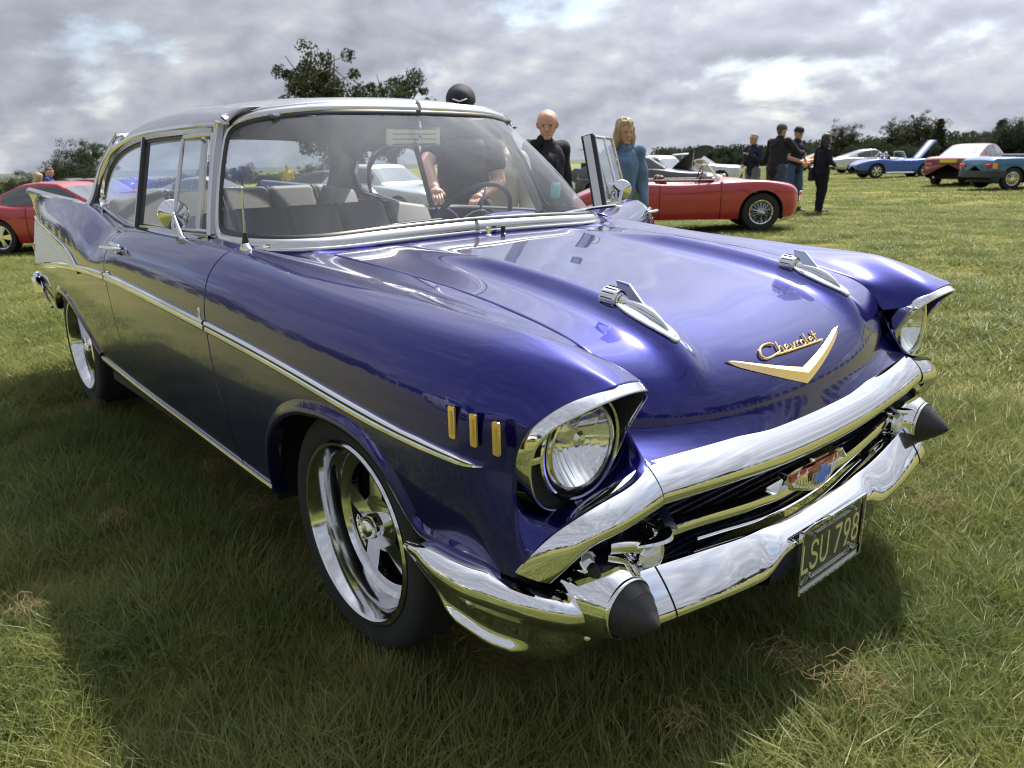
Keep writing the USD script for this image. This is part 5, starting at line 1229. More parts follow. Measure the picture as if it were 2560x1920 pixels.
def coupe_S(L, fo, wb_, half=.84, hood=.80, belt=.86, deck=.88, zb=.20, nose_z=.60, tail_z=.75, nose_w=.78, tail_w=.80):
    """Body stations of a car whose front axle is at x = wb_/2."""
    xf, xr = wb_/2, -wb_/2; n, t = xf+fo, xf+fo-L
    return [(n, half*nose_w, .30, .45, nose_z, nose_z+.03), (n-.10, half*.88, .24, .46, nose_z+.07, nose_z+.11), (n-.35, half*.96, zb, .48, nose_z*.4+hood*.6, hood*.7+nose_z*.3+.06), (xf-.1, half*.99, zb, .5, hood-.01, hood+.045), (xf-.65, half, zb, .52, belt-.02, belt+.03), (0, half, zb, .52, belt, belt+.03), (xr+.4, half, zb, .52, belt+.01, belt+.04), (xr, half*.99, zb, .52, deck, deck+.03), (xr-.45, half*.95, zb+.04, .52, deck-.01, deck+.02), (t+.12, half*.90, .28, .52, tail_z+.07, tail_z+.11), (t, half*tail_w, .34, .52, tail_z, tail_z+.03)]
def gh(xf0, xf1, xr1, xr0, zb, zt, wb_=.74, wt2=.56, mid=None):
    m = mid if mid is not None else [(xf1*.5+xr1*.5, wb_, zb, wt2+.01, zt+.012)]
    return [(xf0, wb_-.03, zb, wb_-.05, zb+.01), (xf1, wb_, zb, wt2, zt-.012)]+m+[(xr1, wb_, zb, wt2, zt-.02), (xr0, wb_-.06, zb, wb_-.10, zb+.015)]

# 1 the red open roadster
def roadster_extras(t, col, wx=.42, z=.86, lean=.28, wire_seats=True):
    ws_t = bs(np.array([(wx-lean, -.52, z+.30), (wx-lean+.06, 0, z+.325), (wx-lean, .52, z+.30)]), 16); ws_b = bs(np.array([(wx-.05, -.60, z), (wx+.08, 0, z+.03), (wx-.05, .60, z)]), 16)
    part(t, 'windscreen', orient(skin(np.array([ws_t, ws_b]))), glass_mat2, smooth=True)
    lp = np.vstack([ws_t, ws_b[::-1], ws_t[:1]]); part(t, 'windscreen_frame', tube(lp, .014, 6), CHROME)
    tub = np.array([[(x, y, .42+.46*(abs(q)**3)) for q, y in zip(np.linspace(-1, 1, 9), np.linspace(-.56, .56, 9))] for x in (wx-.08, wx-.4, wx-.8, wx-1.05)])
    return t
glass_mat2 = glass_mat('roadster_glass', (.80, .83, .82), dirt=.03)
g0 = ground_at(1899, 577)
RW = IMG_RIGHT-math.radians(3)
wbm = 2.39
RD_S = [(1.88, .42, .34, .48, .62, .64), (1.80, .60, .28, .48, .70, .74), (1.62, .70, .22, .50, .775, .80), (1.30, .735, .20, .50, .83, .83), (1.0, .735, .20, .50, .84, .86), (.62, .735, .20, .52, .83, .885), (.35, .735, .20, .52, .815, .80), (.0, .735, .20, .52, .80, .70), (-.35, .735, .20, .52, .80, .66), (-.62, .735, .20, .52, .815, .80), (-.9, .735, .20, .50, .83, .85), (-1.2, .73, .22, .50, .82, .83), (-1.6, .69, .26, .48, .73, .75), (-1.92, .58, .30, .46, .60, .62), (-2.08, .40, .36, .45, .50, .52)]
def red_ex(t):
    roadster_extras(t, RED_P, wx=.50, z=.87, lean=.26)
    part(t, 'seat', hull([(-.30, .32, .55, .07), (-.30, .12, .55, .07), (-.46, .32, .88, .06), (-.46, .12, .88, .06)], 16), mat('maroon_leather', (.06, .02, .022), rough=.5), smooth=40)
    part(t, 'seat', hull([(-.30, -.32, .55, .07), (-.30, -.12, .55, .07), (-.46, -.32, .88, .06), (-.46, -.12, .88, .06)], 16), mat('maroon_leather'), smooth=40)
    part(t, 'cockpit_rim', tube(np.array(ring_lin([(.40, .56, .845), (.40, -.56, .845), (-.60, -.50, .85), (-.60, .50, .85)])), .022, 8), mat('maroon_leather'))
    a = np.linspace(0, 2*PI, 28, endpoint=False); part(t, 'steering_wheel', tube(np.array([(.20+.05*math.sin(q), -.30+.19*math.cos(q), .90+.18*math.sin(q)) for q in a]), .011, 6, closed=True, up=(1, 0, .3)), BLACK)
    part(t, 'dashboard', bbox((.36, 0, .83), (.06, 1.06, .16), bev=.02), mat('maroon_leather'))
    for s in (-1, 1):
        part(t, 'front_guard', hull([(1.96, s*.30, .62, .025), (1.97, s*.30, .40, .03)], 12), CHROME, smooth=True)
    part(t, 'door_mirror', hull([(.55, -.66, .93, .03), (.55, -.60, .93, .03)], 12), CHROME, smooth=True)
bg_car('red_roadster', 'red open vintage roadster with wire wheels behind the open blue door', (g0-np.array([math.cos(RW), math.sin(RW), 0])*(wbm/2)-np.array([-math.sin(RW), math.cos(RW), 0])*(-.70)), RW, RED_P, RD_S, None, (wbm/2, -wbm/2), r=.315, rr=.205, rim='wire', rim_mat=CHROME, bumper=(.42, .9, CHROME), extras=red_ex, arch_r=.37, lights='both')

# 2 grey saloon whose bonnet stands open behind the roadster
def place(px, py, side=0.0, ang=0.0, axle=0.0, half=.8):
    """Where a car's origin goes so that the ground below its near-side axle is seen at (px, py)."""
    h = IMG_RIGHT+math.radians(ang); g = ground_at(px, py); return (g-np.array([math.cos(h), math.sin(h), 0])*axle+np.array([-math.sin(h), math.cos(h), 0])*half), h
def bonnet_up(t, hinge, length, w0, w1, ang, zh, col, under=BLACK):
    ca, sa = math.cos(ang), math.sin(ang); P = []
    for q in np.linspace(0, 1, 12):
        hw = w0*(1-q)+w1*q; P.append([(hinge+length*q*ca, y*hw, zh+length*q*sa-.22*sa*q*q*1.0-.06*(y*y)) for y in np.linspace(-1, 1, 11)])
    P = np.array(P); part(t, 'raised_bonnet', orient(skin(P)), under, smooth=True, label='bonnet propped open')
    N = grid_normals(P); N *= np.sign(N[..., 2:]); part(t, 'bonnet_skin', orient(skin(P+N*.02)), col, smooth=True)
    part(t, 'prop', cyl((hinge+length*.78*ca, -w1*.9, zh-.05), (hinge+length*.86*ca, -w1*.9, zh+length*.80*sa-.12*sa), .012), STEEL)
loc, h = place(1625, 500, ang=-40, half=.8)
bg_car('grey_saloon', 'pale grey classic saloon with black bonnet propped open behind red roadster', loc, h, WHITE_P, coupe_S(4.2, .75, 2.5, half=.80, hood=.82, belt=.86, deck=.84), gh(.55, .10, -.85, -1.35, .86, 1.34), (1.25, -1.25), extras=lambda t: bonnet_up(t, .55, 1.30, .66, .58, math.radians(44), .90, WHITE_P, mat('bonnet_lining', (.012, .012, .013), rough=.95)), bumper=(.42, 1, CHROME))
# 3 silver saloon facing right further back
loc, h = place(1800, 462, ang=-22, axle=1.35, half=.85)
bg_car('silver_saloon', 'silver saloon behind the propped up black bonnet, its headlamp showing', loc, h, SILV_P, coupe_S(4.6, .85, 2.7, half=.87, hood=.88, belt=.96, deck=1.0, nose_z=.74, tail_z=.92), gh(.85, .15, -1.0, -1.6, .96, 1.42), (1.35, -1.35), r=.32)
# 4 pale estate with roof rails
def rails(t):
    for s in (-1, 1): part(t, 'roof_rail', tube(np.array([(.30, s*.52, 1.70), (.25, s*.53, 1.75), (-1.6, s*.53, 1.75), (-1.65, s*.52, 1.70)]), .018, 6), BLACK)
loc, h = place(1585, 470, ang=-14, half=.9)
bg_car('pale_estate', 'tall pale estate car with roof rails behind the blonde woman', loc, h, WHITE_P, coupe_S(4.6, .85, 2.7, half=.90, hood=1.02, belt=1.08, deck=1.1, nose_z=.84, tail_z=1.05), gh(1.0, .35, -1.75, -2.05, 1.08, 1.70, wt2=.60), (1.35, -1.35), r=.35, rr=.22, extras=rails)
# 5 dark hatchback with its tailgate up
def gate(t):
    P = np.array([[(-.95-.95*q, y*(.58-.06*q), 1.36+.28*math.sin(q*1.9)) for y in np.linspace(-1, 1, 9)] for q in np.linspace(0, 1, 10)])
    part(t, 'tailgate', orient(skin(P)), GREY_P, smooth=True, label='raised tailgate'); part(t, 'tailgate_glass', orient(skin(P[2:8, 2:-2]+[0, 0, .012])), mat('bright_glass', (.35, .40, .40), rough=.05, metal=.6), smooth=True)
    part(t, 'tailgate_lining', orient(skin(P-[0, 0, .03])), BLACK, smooth=True)
    part(t, 'load_bay', bbox((-1.72, 0, .95), (.12, 1.2, .50)), GREY_IN); part(t, 'bumper_cover', bbox((-2.0, 0, .50), (.20, 1.6, .26), bev=.05), WHITE_P)
    for s in (-1, 1): part(t, 'gas_strut', cyl((-1.5, s*.55, 1.05), (-1.55, s*.53, 1.5), .012), BLACK)
loc, h = place(1590, 505, ang=-14, half=.8)
bg_car('grey_hatchback', 'dark grey hatchback with raised tailgate beside the bald man', loc, h, GREY_P, coupe_S(4.2, .85, 2.55, half=.86, hood=.92, belt=1.0, deck=1.02, nose_z=.78, tail_z=.98), gh(.85, .2, -.95, -1.85, 1.0, 1.38), (1.28, -1.28), extras=gate)
# 6 orange coupe
loc, h = place(2030, 427, ang=4, axle=-1.2, half=.8)
bg_car('orange_coupe', 'orange coupe seen between the people and the silver fastback', loc, h, ORANGE_P, coupe_S(4.1, .75, 2.4, half=.80, hood=.80, belt=.84, deck=.84, tail_z=.70), gh(.55, .05, -.55, -1.65, .84, 1.27), (1.2, -1.2), r=.30)
# 7 silver fastback with black pillars
loc, h = place(2135, 434, ang=2, axle=-1.3, half=.85)
bg_car('silver_fastback', 'silver fastback coupe with black roof pillars behind the blue roadster', loc, h, SILV_P, coupe_S(4.6, .85, 2.7, half=.87, hood=.86, belt=.90, deck=.92, tail_z=.78), gh(.75, .1, -.55, -1.95, .90, 1.35), (1.35, -1.35), r=.33, bumper=(.45, .8, CHROME))
# 8 blue roadster with roll hoops and its bonnet up
def cobra_ex(t):
    roadster_extras(t, COBRA, wx=.30, z=.88, lean=.16)
    for y in (-.33, .33):
        a = np.linspace(0, PI, 12); part(t, 'roll_hoop', tube(np.vstack([[(-.62, y-.17, .80)], np.array([(-.62, y-.17*math.cos(q), 1.02+.17*math.sin(q)) for q in a]), [(-.62, y+.17, .80)]]), .022, 8), CHROME)
        part(t, 'hoop_stay', cyl((-.62, y, 1.17), (-.95, y, .84), .018), CHROME)
        part(t, 'seat', hull([(-.38, y-.12, .62, .08), (-.38, y+.12, .62, .08), (-.52, y-.12, .98, .06), (-.52, y+.12, .98, .06)], 12), BLACK, smooth=True)
    for s in (-1, 1):
        part(t, 'side_pipe', cyl((.55, s*.84, .24), (-.75, s*.84, .24), .05), CHROME)
        part(t, 'tail_light', hull([(-1.98, s*.58, .62, .05)], 12), RED_LENS, smooth=True)
    P = np.array([[(1.05+.62*q, y*.42, .86+.80*q*1.0) for y in np.linspace(-1, 1, 5)] for q in np.linspace(0, 1, 5)]); part(t, 'raised_bonnet', [tm(*grid(P)), tm(*grid(P+[-.03, 0, .03]))], COBRA, smooth=20)
    part(t, 'stripe', orient(skin(P[:, 1:-1]+[-.035, 0, .038])), WHITE)
CB_S = [(1.95, .45, .36, .48, .66, .68), (1.85, .60, .28, .50, .76, .78), (1.5, .76, .22, .52, .85, .86), (1.15, .82, .20, .52, .86, .86), (.7, .80, .20, .52, .83, .88), (.3, .78, .20, .52, .82, .82), (-.2, .78, .20, .52, .82, .74), (-.6, .80, .20, .52, .85, .84), (-1.0, .84, .22, .54, .88, .88), (-1.4, .80, .28, .56, .84, .85), (-1.8, .66, .34, .56, .72, .73), (-1.98, .48, .42, .56, .62, .63)]
loc, h = place(2190, 446, ang=-1, axle=-1.15, half=.8)
bg_car('blue_roadster', 'royal blue open roadster with chrome roll hoops and raised bonnet', loc, h, COBRA, CB_S, None, (1.15, -1.15), r=.33, rr=.215, rim=(6, .06), bumper=None, extras=cobra_ex, arch_r=.385, lights='front', gap=False)
# 9 maroon coupe seen from behind
def mar_ex(t):
    m = text('N940 FWU', .075, .004, True); b = m.bounds; m.vertices[:, :2] -= (b[0, :2]+b[1, :2])/2
    part(t, 'lettering', tm(np.stack([-2.292-m.vertices[:, 2], -m.vertices[:, 0]*.92, .82+m.vertices[:, 1]], 1), m.faces), BLACK, smooth=False)
    for s in (-1, 1): part(t, 'exhaust', cyl((-2.1, s*.5, .28), (-2.3, s*.5, .28), .035), STEEL)
loc, h = place(2372, 463, ang=42, axle=-1.35, half=.88)
loc = ground_at(2372, 464)+np.array([math.cos(h), math.sin(h), 0])*2.2
bg_car('maroon_coupe', 'dark red coupe seen from behind with yellow number plate', loc, h, MAROON, coupe_S(4.75, .95, 2.6, half=.91, hood=.86, belt=.93, deck=.96, tail_z=.86, tail_w=.86), gh(.85, .15, -.75, -1.75, .93, 1.33, wt2=.58), (1.3, -1.3), r=.33, extras=mar_ex, plate=(.82, 'y'), rim=(8, .03))
# 10 blue car at the right edge
loc, h = place(2528, 474, ang=3, axle=-1.28, half=.8)
def teal_ex(t):
    for s in (-1, 1): part(t, 'side_marker', bbox((-1.86, s*.78, .68), (.12, .05, .15)), AMBER)
    part(t, 'folded_hood', hull([(-.75, .5, .92, .08), (-.75, -.5, .92, .08), (-.35, .5, .93, .06), (-.35, -.5, .93, .06)], 12), BLACK, smooth=True)
bg_car('teal_convertible', 'teal blue car with cross-spoke wheel at the right edge of the field', loc, h, TEAL, coupe_S(3.95, .75, 2.56, half=.82, hood=.84, belt=.88, deck=.90, tail_z=.82, tail_w=.93), None, (1.28, -1.28), r=.31, rr=.20, rim=(14, .022), bumper=(.44, 1.9, BG_TRIM), extras=teal_ex, lights='rear')
# 11 red coupe on the left
loc, h = place(8, 636, ang=-7, axle=-1.2, half=.84)
bg_car('red_coupe', 'bright red 1980s coupe behind the tail fin at the left edge', loc, h, RED_P, coupe_S(4.2, .85, 2.4, half=.86, hood=.78, belt=.86, deck=.90, tail_z=.76, nose_z=.58), gh(.78, -.05, -.80, -1.75, .86, 1.265, wt2=.54), (1.2, -1.2), r=.315, rr=.225, rim=(5, .075), rim_mat=ALLOY)
# 12 dark red car and a boot lid standing up behind it
loc, h = place(150, 560, ang=-4, axle=-1.2, half=.8)
bg_car('dark_red_saloon', 'dark red saloon roof just showing past the silver roof pillar', loc, h, MAROON, coupe_S(4.2, .8, 2.4, half=.82, belt=.92, hood=.86, deck=.92, tail_z=.84), gh(.75, .1, -.75, -1.35, .92, 1.36), (1.2, -1.2))
def hatch_up(t): 
    P = np.array([[(-.7-.9*q, y*.62, 1.26+.20*math.sin(q*PI*.62)) for y in np.linspace(-1, 1, 7)] for q in np.linspace(0, 1, 7)]); part(t, 'raised_hatch', orient(skin(P)), BLACK_P, smooth=True); part(t, 'hatch_lining', orient(skin(P-[0, 0, .03])), BLACK, smooth=True)
loc, h = place(235, 530, ang=-5, axle=0, half=.8)
bg_car('black_hatchback', 'black car with rear hatch raised behind the red coupe', loc, h, BLACK_P, coupe_S(4.0, .8, 2.4, half=.82, belt=.90, hood=.84, deck=.92), gh(.75, .1, -.7, -1.6, .90, 1.27), (1.2, -1.2), extras=hatch_up)
# 13.. cars seen through the windows
loc, h = place(420, 545, ang=-8, axle=-1.3, half=.87)
bg_car('silver_coupe', 'silver coupe seen through the side window of blue hardtop', loc, h, SILV_P, coupe_S(4.6, .85, 2.7, half=.88, hood=.82, belt=.90, deck=.94), gh(.8, .05, -.7, -1.75, .90, 1.28), (1.35, -1.35), r=.34)
loc, h = place(735, 545, ang=-10, axle=-1.3, half=.9)
bg_car('dark_grey_coupe', 'dark grey low coupe seen through the windscreen above rear seat', loc, h, GREY_P, coupe_S(4.65, .85, 2.7, half=.92, hood=.84, belt=.92, deck=.95), gh(.85, .0, -.8, -1.85, .92, 1.30), (1.35, -1.35), r=.35)
loc, h = place(1000, 570, ang=-38, axle=1.4, half=.85)
def jag(t):
    part(t, 'grille', bbox((2.30, 0, .60), (.05, .62, .16), bev=.02), CHROME); part(t, 'grille_mesh', bbox((2.322, 0, .60), (.02, .54, .11)), BLACK)
    for s in (-1, 1): part(t, 'headlamp', lathe_dir([(.001, .03), (.05, .025), (.07, .01), (.075, -.03)], (2.25, s*.36, .66), (1, 0, 0), 18), WHITE_LENS, smooth=True)
    part(t, 'front_plate', bbox((2.36, 0, .40), (.02, .50, .10)), WHITE)
bg_car('silver_classic_saloon', 'silver classic saloon facing the camera, seen through far side window', loc, h, SILV_P, coupe_S(4.8, .85, 2.8, half=.88, hood=.86, belt=.92, deck=.93, nose_z=.68, tail_z=.80), gh(.75, .15, -.95, -1.5, .92, 1.34), (1.4, -1.4), r=.33, bumper=(.45, 1.0, CHROME), extras=jag)
loc, h = place(905, 500, ang=-12, axle=0, half=.85)
bg_car('white_saloon', 'pale saloon roof seen through the windscreen behind dark grey coupe', loc, h, WHITE_P, coupe_S(4.5, .85, 2.65, half=.86, hood=.88, belt=.95, deck=.98), gh(.8, .15, -.95, -1.55, .95, 1.40), (1.32, -1.32))
# cars standing behind the photographer: seen only as reflections in the paint
for px_, (x_, y_, a_, col_, nm, lb) in enumerate([(-1.2, -9.5, 20, SILV_P, 'reflected_saloon', 'silver saloon standing behind the photographer, mirrored in the blue door'), (2.6, -10.5, 8, GREY_P, 'reflected_saloon', 'dark grey saloon behind the photographer, mirrored in the front fender'), (-6.0, -8.8, 30, WHITE_P, 'reflected_saloon', 'white saloon behind the photographer, mirrored in the tail fin')]):
    bg_car(nm, lb, (x_, y_, 0), math.radians(a_), col_, coupe_S(4.5, .85, 2.65, half=.86, hood=.88, belt=.95, deck=.98), gh(.8, .15, -.95, -1.55, .95, 1.40), (1.32, -1.32))
# ------------------------------------------------------------------ people
SKIN = mat('skin', (.45, .25, .18), rough=.5, subsurface_weight=0.0)
CLOTH = {}
def cloth(nm, col): 
    return mat('cloth_'+nm, col, rough=.85, bump=.25, bscale=45, spec=.2)
def limb_mesh(chains, pitch=.016, smooth=6):
    """One continuous skin round chains of (point, radius) joints."""
    parts = []
    for ch in chains:
        for (a, ra), (b, rb) in zip(ch[:-1], ch[1:]):
            parts.append(hull([(*a, ra), (*b, rb)], 18))
    m = manifold3d.Manifold.batch_boolean(parts, manifold3d.OpType.Add).refine_to_length(pitch)
    t = astm(m); t = trimesh.Trimesh(t.vertices, t.faces, process=True)
    trimesh.smoothing.filter_taubin(t, lamb=.5, nu=.51, iterations=smooth); return t
def person(label, loc, rotz, h=1.75, top='navy', top_col=(.02, .022, .035), legs_col=(.03, .035, .05), hair=(.08, .06, .045), hairstyle='short', cap=None, arms=('down', 'down'), head_turn=0.0, head_down=0.0, sleeves='long', lean=0.0, extras=None, build=1.0, hood=False, stance=.10):
    """A standing figure facing +x."""
    k = h/1.75; t = thing('person', label, 'person', loc, rotz)
    V = lambda x, y, z: np.array([x, y, z])*k
    L = lean
    hip, chest, neck = V(0, 0, .95), V(.02+L*.25, 0, 1.30), V(.01+L*.42, 0, 1.50)
    head = V(.045+L*.52, 0, 1.618)
    ch_body = [[(V(-.01, 0, .98), .125*k), (V(.0+L*.12, 0, 1.14), .122*k*build), (chest, .135*k*build), (V(.0+L*.38, 0, 1.42), .10*k), (neck, .064*k), (V(.02+L*.46, 0, 1.56), .055*k)]]
    w = .165*k*build
    sh = {s: np.array([.0+L*.36, s*w, 1.425*k-.0])*[k if False else 1, 1, 1] for s in (-1, 1)}
    legs, shoes, arm_ch, hands = [], [], [], []
    for s in (-1, 1):
        hp, kn, an = V(0, s*.085, .93), V(.02+(.03 if s > 0 else -.02), s*(.085+stance*.3), .50), V(-.01+(.05 if s > 0 else -.05), s*(.09+stance*.6), .085)
        legs.append([(hp, .100*k*build), (kn, .064*k), (an, .046*k)])
        shoes.append(hull([(an[0]-.03, an[1], .045, .040), (an[0]+.12, an[1]+s*.015, .035, .034), (an[0]+.18, an[1]+s*.02, .030, .026)], 14))
        mode = arms[0] if s < 0 else arms[1]
        S_ = sh[s]
        if mode == 'down': el, wr = S_+V(-.03, s*.06, -.29), S_+V(.04, s*.07, -.54)
        elif mode == 'front': el, wr = S_+V(.02, s*.06, -.28), S_+V(.24, -s*.06, -.36)
        elif mode == 'out': el, wr = S_+V(.20, s*.10, -.20), S_+V(.44, s*.05, -.22)
        elif mode == 'hip': el, wr = S_+V(-.02, s*.18, -.25), S_+V(.08, s*.05, -.44)
        elif mode == 'phone': el, wr = S_+V(.05, s*.07, -.27), S_+V(.25, -s*.09, -.14)
        elif mode == 'reach': el, wr = S_+V(.24, s*.05, -.16), S_+V(.48, -s*.02, -.30)
        arm_ch.append([(S_, .062*k), (el, .047*k), (wr, .033*k)])
        d = (wr-el)/np.linalg.norm(wr-el); sd = np.cross(d, [0, 0, 1.0]) if abs(d[2]) < .9 else np.array([1.0, 0, 0]); sd /= np.linalg.norm(sd); nd = np.cross(sd, d)
        palm = wr+d*.05*k
        ch = [[(wr, .026*k), (palm, .030*k)], [(palm+sd*.015, .027*k), (palm-sd*.015, .027*k)]]
        for j, (o_, ln) in enumerate(((-.026, .062), (-.009, .074), (.009, .070), (.025, .056))):
            b0 = palm+sd*o_*k+d*.026*k; b1 = b0+d*ln*.55*k-nd*.006*k; b2 = b1+d*ln*.36*k-nd*.020*k; ch.append([(palm+sd*o_*.6*k, .012*k), (b0, .0098*k), (b1, .0088*k), (b2, .0075*k)])
        th = palm+sd*.034*k*s-d*.018*k; ch.append([(wr+d*.02*k, .016*k), (th, .0115*k), (th+d*.034*k+sd*.014*s*k-nd*.010*k, .0088*k)])
        hands.append(limb_mesh(ch, .006*1.0, 3))
    ca, sa = math.cos(head_turn), math.sin(head_turn); cd, sd2 = math.cos(head_down), math.sin(head_down)
    Rh = rot('z', head_turn)@rot('y', head_down)
    Hd = lambda x, y, z: head+Rh@(np.array([x, y, z])*k)
    skull = hull([tuple(Hd(-.020, 0, .035))+(.088*k,), tuple(Hd(.028, 0, .045))+(.070*k,), tuple(Hd(.040, 0, -.035))+(.052*k,), tuple(Hd(.060, 0, -.075))+(.030*k,), tuple(Hd(-.02, .010, -.03))+(.062*k,), tuple(Hd(-.02, -.010, -.03))+(.062*k,)], 28)
    nose = hull([tuple(Hd(.092, 0, .020))+(.010*k,), tuple(Hd(.110, 0, -.015))+(.0135*k,), tuple(Hd(.090, .012, -.020))+(.008*k,), tuple(Hd(.090, -.012, -.020))+(.008*k,)], 14)
    brow = hull([tuple(Hd(.086, -.032, .034))+(.011*k,), tuple(Hd(.092, 0, .036))+(.010*k,), tuple(Hd(.086, .032, .034))+(.011*k,)], 12)
    chin = hull([tuple(Hd(.075, -.014, -.088))+(.017*k,), tuple(Hd(.075, .014, -.088))+(.017*k,)], 12); lips = hull([tuple(Hd(.088, -.018, -.050))+(.008*k,), tuple(Hd(.095, 0, -.050))+(.009*k,), tuple(Hd(.088, .018, -.050))+(.008*k,)], 10)
    ears = [hull([tuple(Hd(-.005, s*.082, .022))+(.012*k,), tuple(Hd(-.010, s*.088, .0))+(.012*k,), tuple(Hd(.0, s*.078, -.02))+(.009*k,)], 12) for s in (-1, 1)]
    neckm = hull([(*neck, .056*k), (*Hd(-.01, 0, -.05), .054*k)], 20)
    bd = manifold3d.Manifold.batch_boolean([skull, nose, brow, chin, lips, neckm]+ears, manifold3d.OpType.Add).refine_to_length(.010)
    hb_ = astm(bd); hb_ = trimesh.Trimesh(hb_.vertices, hb_.faces, process=True); trimesh.smoothing.filter_taubin(hb_, lamb=.5, nu=.51, iterations=4)
    inner_b = limb_mesh([[(V(0, 0, .97), .10*k), (chest, .11*k), (neck, .05*k)]], .03, 2)
    arm_skin = limb_mesh([c_ for c_ in arm_ch], .02, 4)
    body_p = part(t, 'body', join([hb_, inner_b, arm_skin]+hands), SKIN, smooth=True)
    for s in (-1, 1):
        part(body_p, 'eye', hull([tuple(Hd(.083, s*.031, .016))+(.0095*k,)], 12), mat('eye_dark', (.03, .025, .02), rough=.2), smooth=True)
    # clothes follow the body, a little larger
    G_ = lambda ch, g: [[(p, r+g) for p, r in c_] for c_ in ch]
    top_chain = [[(V(-.01, 0, .90), .142*k*build), (V(.0+L*.1, 0, 1.10), .138*k*build), (chest+V(0, .035, .02), .140*k*build), (V(.0+L*.36, .06, 1.41), .075*k)], [(V(-.01, 0, .90), .142*k*build), (chest+V(0, -.035, .02), .140*k*build), (V(.0+L*.36, -.06, 1.41), .075*k)]]
    for s in (-1, 1): top_chain.append([(V(.0+L*.34, s*.07, 1.42), .075*k), (sh[s], .074*k)])
    for c_ in arm_ch:
        c2 = [(p, r+.016*k) for p, r in c_]
        if sleeves == 'long': top_chain.append(c2)
        else: top_chain.append([(c2[0][0], c2[0][1]), (c2[0][0]*.45+c2[1][0]*.55, c2[1][1]+.012*k)])
    top_chain.append([(neck-V(.0, 0, .05), .085*k), (neck-V(.005, 0, .01), .068*k)])
    if sleeves == 'long':
        for q in np.linspace(0, 2*PI, 9)[:-1]: top_chain.append([(neck+np.array([.075*math.cos(q)-.012, .078*math.sin(q), -.035])*k, .018*k), (neck+np.array([.075*math.cos(q+.785)-.012, .078*math.sin(q+.785), -.035])*k, .018*k)])
    tmx = limb_mesh(top_chain, .020, 4)
    wob = meshkit.noise(tmx.vertices*[14, 14, 9], 3)-.5; tmx.vertices += tmx.vertex_normals*wob[:, None]*.034
    part(t, 'jacket' if sleeves == 'long' else 'shirt', tmx, cloth(top, top_col), smooth=True)
    lg = limb_mesh(G_(legs, .018)+[[(V(0, -.06, .94), .115*k*build), (V(0, .06, .94), .115*k*build)]], .024, 5)
    wob = meshkit.noise(lg.vertices*[16, 16, 10], 5)-.5; lg.vertices += lg.vertex_normals*wob[:, None]*.028
    part(t, 'trousers', lg, cloth('legs_%d' % int(legs_col[2]*1000), legs_col), smooth=True)
    for s_ in shoes: part(t, 'shoe', s_, mat('shoe_leather', (.03, .028, .026), rough=.5), smooth=True)
    HM = mat('hair_%d' % int(hair[0]*1000), hair, rough=.6, bump=.6, bscale=90)
    if hairstyle == 'short':
        hs = hull([tuple(Hd(-.030, 0, .048))+(.086*k,), tuple(Hd(.012, 0, .075))+(.066*k,), tuple(Hd(-.045, 0, -.005))+(.062*k,)], 24)
        part(t, 'hair', hs, HM, smooth=True)
    elif hairstyle == 'bald':
        hs = [hull([tuple(Hd(-.045, s*.040, .0))+(.048*k,), tuple(Hd(-.062, s*.01, -.01))+(.052*k,), tuple(Hd(-.02, s*.058, .01))+(.030*k,)], 20) for s in (-1, 1)]
        part(t, 'hair', join(hs), HM, smooth=True)
    elif hairstyle == 'long':
        hp_ = [hull([tuple(Hd(-.025, 0, .055))+(.094*k,), tuple(Hd(.020, 0, .082))+(.068*k,), tuple(Hd(-.05, 0, -.02))+(.085*k,)], 24)]
        for s in (-1, 1): hp_.append(hull([tuple(Hd(-.01, s*.058, .04))+(.050*k,), tuple(Hd(.0, s*.078, -.06))+(.042*k,), tuple(Hd(-.01, s*.085, -.15))+(.034*k,), tuple(Hd(-.06, s*.055, -.16))+(.05*k,)], 18))
        m_ = astm(manifold3d.Manifold.batch_boolean(hp_, manifold3d.OpType.Add).refine_to_length(.012)); m_ = trimesh.Trimesh(m_.vertices, m_.faces, process=True)
        m_.vertices += m_.vertex_normals*((meshkit.noise(m_.vertices*[70, 70, 14], 9)-.5)*.022)[:, None]; part(t, 'hair', m_, HM, smooth=True)
    if cap is not None:
        CM = mat('cap_%d' % int(cap[2]*1000), cap, rough=.8)
        cp = manifold3d.Manifold.batch_hull([manifold3d.Manifold.sphere(r_, 28).translate(tuple(p_)) for p_, r_ in ((Hd(-.018, 0, .060), .100*k), (Hd(.022, 0, .066), .084*k))]) - manifold3d.Manifold.cube((1, 1, 1), True).translate((0, 0, -.5)).transform(np.hstack([Rh, (head+Rh@(np.array([0, 0, .040])*k))[:, None]]))
        c_ = part(t, 'cap', cp, CM, smooth=40)
        pk = np.array([[Hd(.085+.0*q, .072*y*(1-.0*q), .046)+Rh@(np.array([.085*q*(1-.35*y*y), 0, -.012*q-.012*y*y])*k) for y in np.linspace(-1, 1, 9)] for q in np.linspace(0, 1, 5)])
        part(c_, 'peak', [tm(*grid(pk)), tm(*grid(pk-[0, 0, .005]))], CM, smooth=True)
    if hood: part(t, 'hood', hull([tuple(V(-.09+L*.40, .07, 1.44))+(.055*k,), tuple(V(-.09+L*.40, -.07, 1.44))+(.055*k,), tuple(V(-.12+L*.36, 0, 1.36))+(.06*k,)], 16), cloth(top, top_col), smooth=True)
    if extras: extras(t, V, Hd)
    return t
def stand(px, dist, py=None):
    p = at_dist(px, 400, dist); return np.array([p[0], p[1], float(ground_z(p[0], p[1]))])
TOCAM = lambda p: math.atan2(CAM[1]-p[1], CAM[0]-p[0])
